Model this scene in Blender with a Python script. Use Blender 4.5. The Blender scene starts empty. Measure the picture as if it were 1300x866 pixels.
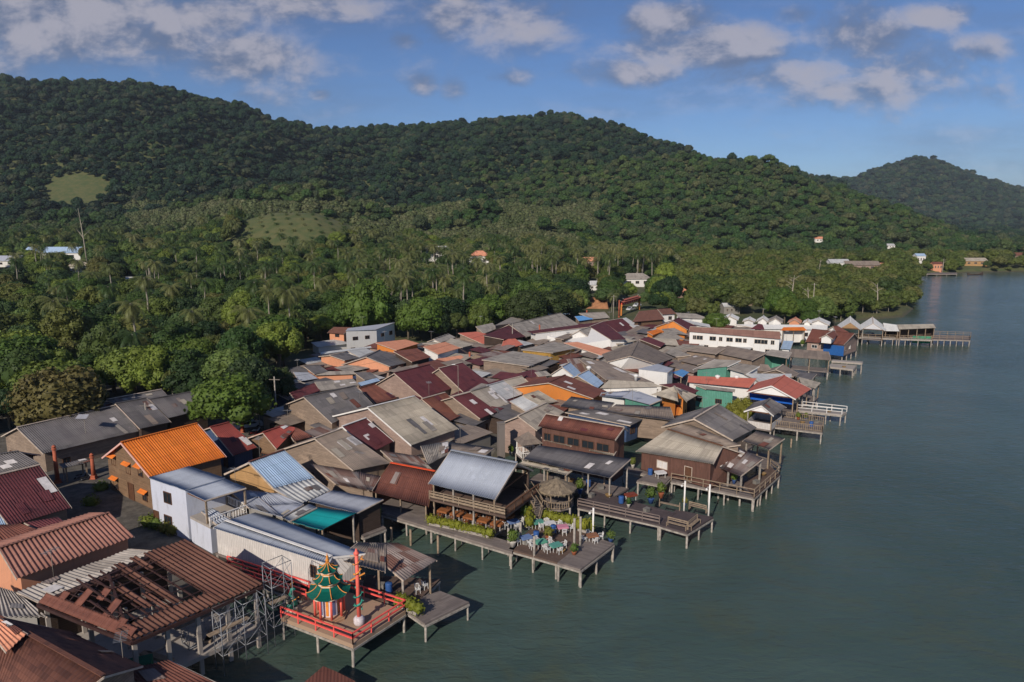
# A fishing village on stilts below forested hills, seen from a drone over the bay.
import bpy, math, random
import numpy as np
from mathutils import Vector, Matrix

C = bpy.context.scene.collection
R = math.radians
PI = math.pi

# ------------------------------------------------------------------ camera
CAM_H = 34.0
PITCH = R(9.8)
FPX = 867.0                      # focal length in pixels of a 1300 wide picture
cam_data = bpy.data.cameras.new('camera')
cam_data.sensor_width = 36.0
cam_data.lens = 36.0 * FPX / 1300.0
cam_data.clip_start = 0.5
cam_data.clip_end = 30000.0
cam = bpy.data.objects.new('camera', cam_data)
C.objects.link(cam)
cam.location = (0, 0, CAM_H)
cam.rotation_euler = (PI / 2 - PITCH, 0, 0)
bpy.context.scene.camera = cam

# ------------------------------------------------------------------ sun, sky, exposure
SUN_EL = R(31)
SUN_DIR = Vector((-0.42, -0.907, 0)).normalized()          # horizontal direction towards the sun
SUN_VEC = Vector((SUN_DIR.x * math.cos(SUN_EL), SUN_DIR.y * math.cos(SUN_EL), math.sin(SUN_EL)))
sun_data = bpy.data.lights.new('sun', 'SUN')
sun_data.energy = 5.0
sun_data.angle = R(0.6)
sun_data.color = (1.0, 0.90, 0.78)
sun = bpy.data.objects.new('sun', sun_data)
C.objects.link(sun)
sun.rotation_euler = SUN_VEC.to_track_quat('Z', 'Y').to_euler()

vs = bpy.context.scene.view_settings
vs.view_transform = 'Standard'
vs.look = 'None'
vs.gamma = 1.0
vs.exposure = -0.16
vs.use_curve_mapping = False
bpy.context.scene.cycles.max_bounces = 6
bpy.context.scene.cycles.volume_bounces = 0
bpy.context.scene.cycles.transparent_max_bounces = 8


class NT:
    """small wrapper that makes node trees readable"""
    def __init__(self, tree):
        self.t = tree

    def n(self, kind, **kw):
        nd = self.t.nodes.new(kind)
        for k, v in kw.items():
            setattr(nd, k, v)
        return nd

    def put(self, sock, v):
        if isinstance(v, bpy.types.NodeSocket):
            self.t.links.new(v, sock)
        elif v is not None:
            sock.default_value = v

    def m(self, op, a, b=None, c=None, clamp=False):
        nd = self.n('ShaderNodeMath', operation=op, use_clamp=clamp)
        self.put(nd.inputs[0], a)
        self.put(nd.inputs[1], b)
        self.put(nd.inputs[2], c)
        return nd.outputs[0]

    def mix(self, f, a, b, blend='MIX'):
        nd = self.n('ShaderNodeMix', data_type='RGBA', blend_type=blend)
        self.put(nd.inputs[0], f)
        self.put(nd.inputs[6], a if not isinstance(a, tuple) else (*a[:3], 1))
        self.put(nd.inputs[7], b if not isinstance(b, tuple) else (*b[:3], 1))
        return nd.outputs[2]

    def xyz(self, x, y, z=0.0):
        nd = self.n('ShaderNodeCombineXYZ')
        self.put(nd.inputs[0], x); self.put(nd.inputs[1], y); self.put(nd.inputs[2], z)
        return nd.outputs[0]

    def noise(self, vec, scale, detail=3.0, rough=0.55, dist=0.0):
        nd = self.n('ShaderNodeTexNoise')
        self.put(nd.inputs['Vector'], vec)
        nd.inputs['Scale'].default_value = scale
        nd.inputs['Detail'].default_value = detail
        nd.inputs['Roughness'].default_value = rough
        nd.inputs['Distortion'].default_value = dist
        return nd.outputs[0]

    def ss(self, v, lo, hi):
        nd = self.n('ShaderNodeMapRange', interpolation_type='SMOOTHSTEP')
        self.put(nd.inputs[0], v)
        nd.inputs[1].default_value = lo; nd.inputs[2].default_value = hi
        nd.inputs[3].default_value = 0; nd.inputs[4].default_value = 1
        return nd.outputs[0]


def px_dir(u, v):
    """viewing direction of a picture point (1300 x 866 frame)"""
    a = (u - 650.0) / FPX
    b = -(v - 433.0) / FPX
    return Vector((a, math.cos(PITCH) + b * math.sin(PITCH), -math.sin(PITCH) + b * math.cos(PITCH)))


def at(u, v, z):
    """the place at height z that is seen in a picture point"""
    d = px_dir(u, v)
    t = (z - CAM_H) / d.z
    return Vector((d.x * t, d.y * t, z))


world = bpy.data.worlds.new('World')
bpy.context.scene.world = world
world.use_nodes = True
wt = NT(world.node_tree)
world.node_tree.nodes.clear()
sky = wt.n('ShaderNodeTexSky', sky_type='NISHITA')
sky.sun_disc = False
sky.sun_elevation = SUN_EL
sky.sun_rotation = math.atan2(SUN_DIR.x, SUN_DIR.y)
sky.altitude = 30
sky.air_density = 1.0
sky.dust_density = 0.25
sky.ozone_density = 2.2
# clouds: banks of cumulus at fixed compass directions, broken up by noise
tc = wt.n('ShaderNodeTexCoord')
sp = wt.n('ShaderNodeSeparateXYZ')
wt.put(sp.inputs[0], tc.outputs['Generated'])
dy = wt.m('MAXIMUM', sp.outputs[1], 0.05)
cx = wt.m('DIVIDE', sp.outputs[0], dy)
cz = wt.m('DIVIDE', sp.outputs[2], dy)
CLOUDS = [  # centre and half size in picture points, strength
    (40, 20, 210, 55, 1.1), (310, 72, 90, 30, .95), (190, 50, 130, 36, .9), (390, 8, 120, 24, .9), (230, 20, 120, 30, .9),
    (640, 22, 95, 34, .95), (700, 40, 55, 18, .6), (850, 28, 66, 22, 1.0), (905, 62, 110, 34, 1.05), (960, 96, 150, 22, .8), (1120, 110, 140, 26, .75), (820, 92, 95, 18, .8),
    (1085, 50, 75, 38, .9), (1010, 90, 110, 26, .75), (1150, 90, 120, 36, .75), (1195, 20, 45, 18, .85), (1255, 62, 55, 20, .8),
    (1010, 18, 32, 14, .8), (1225, 118, 70, 18, .6), (512, 52, 22, 12, .8), (538, 108, 20, 16, .7), (578, 116, 20, 17, .7),
    (410, 121, 16, 8, .6), (650, 100, 25, 12, .6), (575, 48, 16, 10, .5), (1130, 15, 40, 12, .3), (320, 122, 40, 15, .45),
    (1320, 50, 50, 26, .7), (-140, 60, 200, 60, .9), (1500, 70, 160, 50, .8)]
mask = None
for (u, v, ru, rv, s) in CLOUDS:
    d = px_dir(u, v)
    x0, z0 = d.x / d.y, d.z / d.y
    ex = wt.m('MULTIPLY', wt.m('SUBTRACT', cx, x0), FPX / ru * 0.98)
    ez = wt.m('MULTIPLY', wt.m('SUBTRACT', cz, z0), FPX / rv * 0.95)
    r2 = wt.m('ADD', wt.m('MULTIPLY', ex, ex), wt.m('MULTIPLY', ez, ez))
    g = wt.m('MULTIPLY', wt.m('EXPONENT', wt.m('MULTIPLY', r2, -0.9)), s)
    mask = g if mask is None else wt.m('MAXIMUM', mask, g)
pv = wt.xyz(wt.m('MULTIPLY', cx, 1.0), wt.m('MULTIPLY', cz, 1.7), 3.7)
pv2 = wt.xyz(wt.m('ADD', cx, 0.012), wt.m('ADD', wt.m('MULTIPLY', cz, 1.7), 0.035), 3.7)
n1 = wt.noise(pv, 9.0, 9.0, 0.60, 0.15)
n2 = wt.noise(pv2, 9.0, 5.0, 0.55, 0.15)
veil = wt.noise(wt.xyz(wt.m('MULTIPLY', cx, 0.6), wt.m('MULTIPLY', cz, 2.6), 9.1), 4.0, 6.0, 0.6)
dens = wt.m('ADD', wt.m('MULTIPLY', mask, 1.12), wt.m('MULTIPLY', wt.m('SUBTRACT', n1, 0.5), 2.1))
cover = wt.ss(dens, 0.10, 1.05)
cover = wt.m('MULTIPLY', cover, 0.80)
cover = wt.m('MAXIMUM', cover, wt.m('MULTIPLY', wt.ss(veil, 0.38, 0.76), 0.46))
lit = wt.ss(wt.m('ADD', wt.m('MULTIPLY', wt.m('SUBTRACT', n1, n2), 3.2), wt.m('MULTIPLY', dens, 0.32)), -0.12, 0.62)
ccol = wt.mix(lit, (1.6, 2.0, 3.1), (5.3, 5.0, 5.5))
skyc = wt.mix(1.0, sky.outputs[0], (0.52, 0.68, 0.97), 'MULTIPLY')
bg = wt.n('ShaderNodeBackground')
wt.put(bg.inputs[0], wt.mix(cover, skyc, ccol))
bg.inputs[1].default_value = 0.092
wo = wt.n('ShaderNodeOutputWorld')
wt.put(wo.inputs[0], bg.outputs[0])

# ------------------------------------------------------------------ helpers
random.seed(7)
RNG = np.random.default_rng(7)


class MB:
    """collects world-space polygons and links them as one mesh object"""
    def __init__(self):
        self.v, self.f, self.uv, self.sm = [], [], [], []

    def face(self, pts, uv=None, smooth=False):
        i = len(self.v)
        self.v.extend([tuple(p) for p in pts])
        self.f.append(tuple(range(i, i + len(pts))))
        self.uv.append(uv or [(p[0], p[1]) for p in pts])
        self.sm.append(smooth)

    def shared(self, verts, faces, smooth=True, uvs=None):
        i = len(self.v)
        self.v.extend([tuple(p) for p in verts])
        for f in faces:
            self.f.append(tuple(i + k for k in f))
            self.uv.append([(uvs[k] if uvs else (verts[k][0], verts[k][2])) for k in f])
            self.sm.append(smooth)

    def box(self, c, s, rz=0.0, ax=None):
        """box of size s centred on c, turned by rz (or with its own axes)"""
        c = Vector(c)
        if ax is None:
            cr, sr = math.cos(rz), math.sin(rz)
            ax = (Vector((cr, sr, 0)), Vector((-sr, cr, 0)), Vector((0, 0, 1)))
        h = [ax[i] * (s[i] / 2) for i in range(3)]
        P = {}
        for i in (-1, 1):
            for j in (-1, 1):
                for k in (-1, 1):
                    P[(i, j, k)] = c + h[0] * i + h[1] * j + h[2] * k
        def q(a, b, cc, d, su, sv):
            self.face([P[a], P[b], P[cc], P[d]], [(0, 0), (su, 0), (su, sv), (0, sv)])
        q((-1, -1, -1), (1, -1, -1), (1, -1, 1), (-1, -1, 1), s[0], s[2])
        q((1, 1, -1), (-1, 1, -1), (-1, 1, 1), (1, 1, 1), s[0], s[2])
        q((-1, 1, -1), (-1, -1, -1), (-1, -1, 1), (-1, 1, 1), s[1], s[2])
        q((1, -1, -1), (1, 1, -1), (1, 1, 1), (1, -1, 1), s[1], s[2])
        q((-1, -1, 1), (1, -1, 1), (1, 1, 1), (-1, 1, 1), s[0], s[1])
        q((-1, 1, -1), (1, 1, -1), (1, -1, -1), (-1, -1, -1), s[0], s[1])

    def bar(self, a, b, w, h=None, up=(0, 0, 1)):
        a, b = Vector(a), Vector(b)
        d = b - a
        L = d.length
        if L < 1e-5:
            return
        d = d / L
        u = Vector(up)
        if abs(d.dot(u)) > 0.98:
            u = Vector((1, 0, 0))
        s = d.cross(u).normalized()
        u = s.cross(d).normalized()
        self.box((a + b) / 2, (L, w, h or w), ax=(d, s, u))

    def tube(self, pts, rad, n=6, cap=True):
        pts = [Vector(p) for p in pts]
        if not isinstance(rad, (list, tuple)):
            rad = [rad] * len(pts)
        V, F = [], []
        for i, p in enumerate(pts):
            d = (pts[min(i + 1, len(pts) - 1)] - pts[max(i - 1, 0)]).normalized()
            u = Vector((0, 0, 1)) if abs(d.z) < 0.95 else Vector((1, 0, 0))
            s = d.cross(u).normalized()
            u = s.cross(d)
            for k in range(n):
                a = 2 * PI * k / n
                V.append(p + (s * math.cos(a) + u * math.sin(a)) * rad[i])
        for i in range(len(pts) - 1):
            for k in range(n):
                F.append((i * n + k, i * n + (k + 1) % n, (i + 1) * n + (k + 1) % n, (i + 1) * n + k))
        if cap:
            F.append(tuple(range(n))[::-1])
            F.append(tuple((len(pts) - 1) * n + k for k in range(n)))
        self.shared(V, F, smooth=True)

    def lathe(self, c, prof, n=10, smooth=False):
        """prof: list of (radius, z)"""
        c = Vector(c)
        V, F = [], []
        for r, z in prof:
            for k in range(n):
                a = 2 * PI * (k + 0.5) / n
                V.append(c + Vector((r * math.cos(a), r * math.sin(a), z)))
        for i in range(len(prof) - 1):
            for k in range(n):
                F.append((i * n + k, i * n + (k + 1) % n, (i + 1) * n + (k + 1) % n, (i + 1) * n + k))
        F.append(tuple(range(n))[::-1])
        F.append(tuple((len(prof) - 1) * n + k for k in range(n)))
        self.shared(V, F, smooth=smooth)

    def blob(self, c, r, sub=1, jit=0.15, smooth=True):
        V, F = ico(sub)
        rr = np.array(r if isinstance(r, (list, tuple)) else (r, r, r))
        V = V * (1 + RNG.uniform(-jit, jit, (len(V), 1))) * rr + np.array(c)
        self.shared([tuple(p) for p in V], F, smooth=smooth)

    def slab(self, poly, t):
        """flat polygon with thickness t downwards"""
        top = [Vector(p) for p in poly]
        bot = [p - Vector((0, 0, t)) for p in top]
        self.face(top)
        self.face(bot[::-1])
        n = len(top)
        for i in range(n):
            j = (i + 1) % n
            L = (top[j] - top[i]).length
            self.face([top[i], bot[i], bot[j], top[j]], [(0, 0), (0, t), (L, t), (L, 0)])

    def build(self, name, m, parent=None, loc=None):
        me = bpy.data.meshes.new(name)
        off = Vector(parent['_o']) if (parent is not None and '_o' in parent.keys()) else (Vector(loc) if loc is not None else Vector((0, 0, 0)))
        vv = np.array(self.v, dtype=float) - np.array(off)
        me.from_pydata(vv.tolist(), [], self.f)
        uvl = me.uv_layers.new(name='UVMap')
        uvl.data.foreach_set('uv', np.array([c for f in self.uv for p in f for c in p[:2]], dtype=np.float32))
        me.polygons.foreach_set('use_smooth', np.array(self.sm, dtype=bool))
        if m is not None:
            me.materials.append(m)
        me.update()
        o = bpy.data.objects.new(name, me)
        C.objects.link(o)
        if parent is not None:
            o.parent = parent
            o['_o'] = tuple(off)
        else:
            o.location = off
            o['_o'] = tuple(off)
        return o


_ico = {}
def ico(sub):
    if sub not in _ico:
        import bmesh
        bm = bmesh.new()
        bmesh.ops.create_icosphere(bm, subdivisions=sub, radius=1)
        bm.verts.ensure_lookup_table()
        _ico[sub] = (np.array([v.co[:] for v in bm.verts]), [tuple(v.index for v in f.verts) for f in bm.faces])
        bm.free()
    return _ico[sub]


def tag(o, label=None, cat=None, group=None, kind=None):
    if label: o['label'] = label
    if cat: o['category'] = cat
    if group: o['group'] = group
    if kind: o['kind'] = kind
    return o


def thing(name, label, cat, loc, group=None):
    o = bpy.data.objects.new(name, None)
    C.objects.link(o)
    o.location = loc
    o['_o'] = tuple(loc)
    o.empty_display_size = 0.5
    return tag(o, label, cat, group)


def copy_tree(o, parent=None):
    c = o.copy()
    C.objects.link(c)
    if parent is not None:
        c.parent = parent
    for ch in list(o.children):
        copy_tree(ch, c)
    return c


def copy_thing(o, loc, rz=0.0, sc=1.0, label=None, group=None):
    c = copy_tree(o)
    c.location = loc
    c.rotation_euler = (0, 0, rz)
    c.scale = (sc, sc, sc) if not isinstance(sc, tuple) else sc
    if label: c['label'] = label
    if group: c['group'] = group
    return c


# ------------------------------------------------------------------ materials
def srgb(r, g, b):
    f = lambda c: ((c / 255) / 12.92) if c / 255 <= 0.04045 else ((c / 255 + 0.055) / 1.055) ** 2.4
    return (f(r), f(g), f(b))


_mats = {}
def base_mat(name):
    m = bpy.data.materials.new(name)
    m.use_nodes = True
    t = NT(m.node_tree)
    b = m.node_tree.nodes['Principled BSDF']
    return m, t, b


def plain(name, col, rough=0.7, var=0.25, scale=1.5, metal=0.0, bump=0.0, spec=0.3):
    """painted or raw surface with soft blotches and grain"""
    if name in _mats: return _mats[name]
    m, t, b = base_mat(name)
    tcd = t.n('ShaderNodeTexCoord')
    a = t.noise(tcd.outputs['Object'], scale, 5.0, 0.65)
    g = t.noise(tcd.outputs['Object'], scale * 9, 3.0, 0.7)
    f = t.ss(t.m('ADD', t.m('MULTIPLY', a, 0.7), t.m('MULTIPLY', g, 0.3)), 0.32, 0.68)
    lo = tuple(c * (1 - var) for c in col)
    hi = tuple(min(1, c * (1 + var * 0.5)) for c in col)
    t.put(b.inputs['Base Color'], t.mix(f, lo, hi))
    b.inputs['Roughness'].default_value = rough
    b.inputs['Metallic'].default_value = metal
    b.inputs['Specular IOR Level'].default_value = spec
    if bump:
        bp = t.n('ShaderNodeBump')
        bp.inputs['Strength'].default_value = bump
        bp.inputs['Distance'].default_value = 0.05
        t.put(bp.inputs['Height'], g)
        t.put(b.inputs['Normal'], bp.outputs[0])
    _mats[name] = m
    return m


def roofing(name, col, col2=None, rough=0.75, pitch=0.25, sheet=(0.95, 1.6), var=0.28, streak=0.35, patch=None, patch_amt=0.5, metal=0.0, bump=0.6, ovar=0.12):
    """corrugated sheets: tinted sheet by sheet, overlap lines, run-off streaks, lichen patches"""
    if name in _mats: return _mats[name]
    m, t, b = base_mat(name)
    uvn = t.n('ShaderNodeUVMap'); uvn.uv_map = 'UVMap'
    s = t.n('ShaderNodeSeparateXYZ'); t.put(s.inputs[0], uvn.outputs[0])
    u, v = s.outputs[0], s.outputs[1]
    fu = t.m('FLOOR', t.m('DIVIDE', u, sheet[0]))
    fv = t.m('FLOOR', t.m('DIVIDE', v, sheet[1]))
    oi = t.n('ShaderNodeObjectInfo')
    wn = t.n('ShaderNodeTexWhiteNoise', noise_dimensions='3D')
    t.put(wn.inputs[0], t.xyz(fu, fv, t.m('MULTIPLY', oi.outputs['Random'], 31.0)))
    w = wn.outputs[0]
    wr = t.n('ShaderNodeTexWhiteNoise', noise_dimensions='2D')
    t.put(wr.inputs[0], t.xyz(fv, t.m('MULTIPLY', oi.outputs['Random'], 17.0)))
    st = t.noise(t.xyz(t.m('MULTIPLY', u, 2.2), t.m('MULTIPLY', v, 0.22), t.m('MULTIPLY', oi.outputs['Random'], 9)), 1.0, 4.0, 0.65)
    bl = t.noise(t.xyz(u, v, t.m('MULTIPLY', oi.outputs['Random'], 23)), 0.45, 5.0, 0.7)
    gr = t.noise(t.xyz(u, v, 0.0), 7.0, 3.0, 0.7)
    col2 = col2 or tuple(c * 0.6 for c in col)
    c = t.mix(t.m('MULTIPLY', t.m('POWER', w, 2.0), var * 2.6, clamp=True), col, col2)
    c = t.mix(t.m('MULTIPLY', t.ss(bl, 0.40, 0.30), min(0.55, streak * 1.5)), c, tuple(min(1, x * 1.5) for x in col))
    c = t.mix(t.m('MULTIPLY', t.ss(bl, 0.58, 0.72), streak * 1.2), c, tuple(x * 0.5 for x in col))
    c = t.mix(t.m('MULTIPLY', t.ss(wr.outputs[0], 0.6, 1.0), var * 0.7), c, tuple(min(1, x * 1.35) for x in col))
    c = t.mix(t.m('MULTIPLY', t.ss(st, 0.45, 0.72), streak), c, tuple(x * 0.42 for x in col))
    c = t.mix(t.m('MULTIPLY', t.ss(st, 0.50, 0.25), streak * 0.6), c, tuple(min(1, x * 1.4) for x in col))
    if patch:
        c = t.mix(t.m('MULTIPLY', t.ss(bl, 0.52, 0.66), patch_amt), c, patch)
    c = t.mix(t.m('MULTIPLY', t.ss(gr, 0.35, 0.7), 0.3), c, tuple(x * 0.6 for x in col))
    fr = t.m('FRACT', t.m('DIVIDE', v, sheet[1]))
    line = t.m('LESS_THAN', fr, 0.045)
    c = t.mix(t.m('MULTIPLY', line, 0.45), c, tuple(x * 0.35 for x in col))
    # whole-roof differences
    hs = t.n('ShaderNodeHueSaturation')
    t.put(hs.inputs['Value'], t.m('ADD', 1.0 - ovar, t.m('MULTIPLY', oi.outputs['Random'], 2 * ovar)))
    t.put(hs.inputs['Color'], c)
    t.put(b.inputs['Base Color'], hs.outputs[0])
    b.inputs['Roughness'].default_value = rough
    b.inputs['Metallic'].default_value = metal
    b.inputs['Specular IOR Level'].default_value = 0.3
    wave = t.m('SINE', t.m('MULTIPLY', u, 2 * PI / pitch))
    h = t.m('ADD', t.m('MULTIPLY', wave, 0.5), t.m('MULTIPLY', fr, -0.6))
    h = t.m('ADD', h, t.m('MULTIPLY', w, 0.5))
    bp = t.n('ShaderNodeBump')
    bp.inputs['Strength'].default_value = bump
    bp.inputs['Distance'].default_value = 0.035
    t.put(bp.inputs['Height'], h)
    t.put(b.inputs['Normal'], bp.outputs[0])
    _mats[name] = m
    return m


def boards(name, col, col2=None, pitch=0.2, vert=False, var=0.45, rough=0.85, gap=0.10):
    """boards laid along the wall (or upright), each a little different"""
    if name in _mats: return _mats[name]
    m, t, b = base_mat(name)
    uvn = t.n('ShaderNodeUVMap'); uvn.uv_map = 'UVMap'
    s = t.n('ShaderNodeSeparateXYZ'); t.put(s.inputs[0], uvn.outputs[0])
    u, v = s.outputs[0], s.outputs[1]
    if vert: u, v = v, u
    row = t.m('FLOOR', t.m('DIVIDE', v, pitch))
    wn0 = t.n('ShaderNodeTexWhiteNoise', noise_dimensions='1D'); t.put(wn0.inputs[1], row)
    seg = t.m('FLOOR', t.m('DIVIDE', t.m('ADD', u, t.m('MULTIPLY', wn0.outputs[0], 3.0)), 2.4))
    wn = t.n('ShaderNodeTexWhiteNoise', noise_dimensions='2D'); t.put(wn.inputs[0], t.xyz(row, seg))
    gr = t.noise(t.xyz(t.m('MULTIPLY', u, 0.6), t.m('MULTIPLY', v, 6.0), 0), 1.6, 4.0, 0.7)
    bl = t.noise(t.xyz(u, v, 3.0), 0.7, 4.0, 0.6)
    col2 = col2 or tuple(c * 0.45 for c in col)
    c = t.mix(t.m('MULTIPLY', wn.outputs[0], var, clamp=True), col, col2)
    c = t.mix(t.m('MULTIPLY', t.ss(gr, 0.42, 0.7), 0.45), c, tuple(x * 0.45 for x in col))
    c = t.mix(t.m('MULTIPLY', t.ss(bl, 0.5, 0.75), 0.4), c, tuple(min(1, x * 1.5) for x in col))
    fr = t.m('FRACT', t.m('DIVIDE', v, pitch))
    c = t.mix(t.m('MULTIPLY', t.m('LESS_THAN', fr, gap), 0.6), c, tuple(x * 0.2 for x in col))
    t.put(b.inputs['Base Color'], c)
    b.inputs['Roughness'].default_value = rough
    b.inputs['Specular IOR Level'].default_value = 0.2
    bp = t.n('ShaderNodeBump'); bp.inputs['Strength'].default_value = 0.5; bp.inputs['Distance'].default_value = 0.02
    t.put(bp.inputs['Height'], t.m('ADD', fr, gr)); t.put(b.inputs['Normal'], bp.outputs[0])
    _mats[name] = m
    return m


def stained(name, col, rough=0.8, dirt=(0.12, 0.11, 0.10), amt=0.45):
    """plastered wall: damp creeping up and down it"""
    if name in _mats: return _mats[name]
    m, t, b = base_mat(name)
    tcd = t.n('ShaderNodeTexCoord')
    mp = t.n('ShaderNodeMapping'); t.put(mp.inputs[0], tcd.outputs['Object']); mp.inputs['Scale'].default_value = (1.5, 1.5, 0.35)
    a = t.noise(mp.outputs[0], 1.2, 6.0, 0.7)
    g = t.noise(tcd.outputs['Object'], 0.5, 5.0, 0.7)
    c = t.mix(t.m('MULTIPLY', t.ss(a, 0.5, 0.78), amt), col, dirt)
    c = t.mix(t.m('MULTIPLY', t.ss(g, 0.45, 0.7), amt * 0.5), c, tuple(x * 0.75 for x in col))
    t.put(b.inputs['Base Color'], c)
    b.inputs['Roughness'].default_value = rough
    b.inputs['Specular IOR Level'].default_value = 0.25
    _mats[name] = m
    return m


def foliage(name, cols, rough=0.6, trans=0.25):
    """leaves: one colour per plant picked along cols, mottled leaf by leaf"""
    if name in _mats: return _mats[name]
    m, t, b = base_mat(name)
    oi = t.n('ShaderNodeObjectInfo')
    cr = t.n('ShaderNodeValToRGB')
    el = cr.color_ramp.elements
    while len(el) < len(cols): el.new(0.5)
    for i, c in enumerate(cols):
        el[i].position = i / (len(cols) - 1)
        el[i].color = (*c, 1)
    t.put(cr.inputs[0], oi.outputs['Random'])
    geo = t.n('ShaderNodeNewGeometry')
    tcd = t.n('ShaderNodeTexCoord')
    ns = t.noise(tcd.outputs['Object'], 0.9, 3.0, 0.6)
    hs = t.n('ShaderNodeHueSaturation')
    t.put(hs.inputs['Value'], t.m('ADD', 0.62, t.m('ADD', t.m('MULTIPLY', geo.outputs['Random Per Island'], 0.42), t.m('MULTIPLY', ns, 0.5))))
    t.put(hs.inputs['Hue'], t.m('ADD', 0.485, t.m('MULTIPLY', ns, 0.03)))
    t.put(hs.inputs['Color'], cr.outputs[0])
    t.put(b.inputs['Base Color'], hs.outputs[0])
    b.inputs['Roughness'].default_value = rough
    b.inputs['Specular IOR Level'].default_value = 0.25
    out = m.node_tree.nodes['Material Output']
    tr = t.n('ShaderNodeBsdfTranslucent')
    t.put(tr.inputs[0], hs.outputs[0])
    mx = t.n('ShaderNodeMixShader'); mx.inputs[0].default_value = trans
    t.put(mx.inputs[1], b.outputs[0]); t.put(mx.inputs[2], tr.outputs[0])
    t.put(out.inputs[0], mx.outputs[0])
    _mats[name] = m
    return m


def glass(name='window glass', col=(0.02, 0.025, 0.03)):
    if name in _mats: return _mats[name]
    m, t, b = base_mat(name)
    b.inputs['Base Color'].default_value = (*col, 1)
    b.inputs['Roughness'].default_value = 0.12
    b.inputs['Specular IOR Level'].default_value = 0.6
    _mats[name] = m
    return m
# ------------------------------------------------------------------ terrain
def interp_table(tab):
    """(u, v, Y) crest points -> functions of m = X / Y giving crest height and crest distance"""
    ms, zs, ys = [], [], []
    for u, v, Y in tab:
        d = px_dir(u, v)
        t = Y / d.y
        ms.append(d.x / d.y); zs.append(CAM_H + d.z * t); ys.append(Y)
    return np.array(ms), np.array(zs), np.array(ys)

RIDGE = interp_table([(-900, 180, 1250), (-500, 125, 1250), (-300, 112, 1250), (-100, 104, 1250), (0, 106, 1250), (60, 112, 1250), (130, 111, 1250), (190, 114, 1250), (240, 128, 1250), (300, 139, 1260), (350, 159, 1270), (400, 171, 1290), (450, 171, 1300), (520, 167, 1310), (600, 161, 1320), (700, 151, 1320), (760, 157, 1320), (820, 178, 1320), (880, 199, 1320), (920, 213, 1330), (1000, 226, 1400), (1060, 238, 1500), (1150, 290, 1500), (1300, 300, 1500), (2200, 305, 1500)])
HILL = interp_table([(-900, 330, 850), (400, 322, 850), (500, 300, 850), (600, 264, 850), (680, 247, 860), (740, 228, 870), (800, 217, 880), (870, 212, 880), (950, 220, 880), (1000, 228, 880), (1040, 244, 860), (1100, 262, 840), (1160, 281, 830), (1200, 298, 820), (1240, 313, 820), (1400, 320, 820), (2200, 322, 820)])
FAR = interp_table([(-900, 300, 2700), (800, 270, 2700), (950, 228, 2700), (1000, 225, 2700), (1060, 231, 2650), (1080, 232, 2600), (1130, 213, 2600), (1160, 205, 2600), (1190, 207, 2600), (1230, 225, 2600), (1260, 235, 2600), (1300, 248, 2600), (1400, 256, 2600), (1600, 275, 2600), (2200, 285, 2600)])
SPUR = interp_table([(-900, 300, 640), (0, 290, 640), (120, 286, 640), (200, 276, 640), (260, 262, 640), (330, 249, 640), (400, 243, 640), (440, 258, 640), (500, 272, 640), (560, 266, 640), (620, 262, 640), (700, 272, 640), (800, 300, 640), (1000, 318, 640), (2200, 330, 640)])
MOUND = interp_table([(-900, 335, 470), (200, 322, 470), (270, 300, 470), (310, 279, 470), (350, 270, 470), (400, 270, 470), (440, 284, 470), (500, 306, 470), (560, 322, 470), (700, 333, 470), (2200, 338, 470)])

COAST = [at(*p, 0.0) for p in [(-900, 1000), (60, 900), (215, 790), (290, 735), (325, 715), (400, 680), (455, 640), (540, 598), (640, 585), (700, 560), (800, 545), (850, 520), (920, 490), (980, 455), (1010, 430), (1060, 410), (1150, 403), (1163, 392), (1158, 375), (1172, 362), (1166, 352), (1190, 348), (1240, 346), (1300, 345), (1420, 346), (1700, 350), (2600, 352)]]
COAST_XY = np.array([(p.x, p.y) for p in COAST])


def coast_dist(X, Y):
    """signed distance to the shore, positive on land"""
    P = np.stack([X, Y], -1).astype(float)
    best = np.full(X.shape, 1e18)
    for a, b in zip(COAST_XY[:-1], COAST_XY[1:]):
        d = b - a
        t = np.clip(((P - a) @ d) / (d @ d), 0, 1)
        q = a + t[..., None] * d
        best = np.minimum(best, ((P - q) ** 2).sum(-1))
    poly = [tuple(p) for p in COAST_XY] + [(9000, 600), (9000, 12000), (-12000, 12000), (-12000, -50), (COAST_XY[0][0], -50)]
    inside = np.zeros(X.shape, bool)
    n = len(poly)
    for i in range(n):
        x1, y1 = poly[i]; x2, y2 = poly[(i + 1) % n]
        if y1 == y2: continue
        c = ((y1 > Y) != (y2 > Y)) & (X < (x2 - x1) * (Y - y1) / (y2 - y1) + x1)
        inside ^= c
    return np.where(inside, 1, -1) * np.sqrt(best)


def in_poly(poly, X, Y):
    inside = np.zeros(np.shape(X), bool)
    n = len(poly)
    for i in range(n):
        x1, y1 = poly[i][0], poly[i][1]; x2, y2 = poly[(i + 1) % n][0], poly[(i + 1) % n][1]
        if y1 == y2: continue
        inside ^= ((y1 > Y) != (y2 > Y)) & (X < (x2 - x1) * (Y - y1) / (y2 - y1) + x1)
    return inside


def wob(X, Y, L, k):
    """smooth pseudo noise of wavelength L"""
    s = 0
    rr = np.random.default_rng(k)
    for i in range(5):
        a = rr.uniform(0, 2 * PI); ph = rr.uniform(0, 2 * PI); w = 2 * PI / (L * rr.uniform(0.6, 1.6))
        s = s + np.sin((X * math.cos(a) + Y * math.sin(a)) * w + ph)
    return s / 3.0


def sst(x):
    x = np.clip(x, 0, 1)
    return x * x * (3 - 2 * x)


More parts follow.
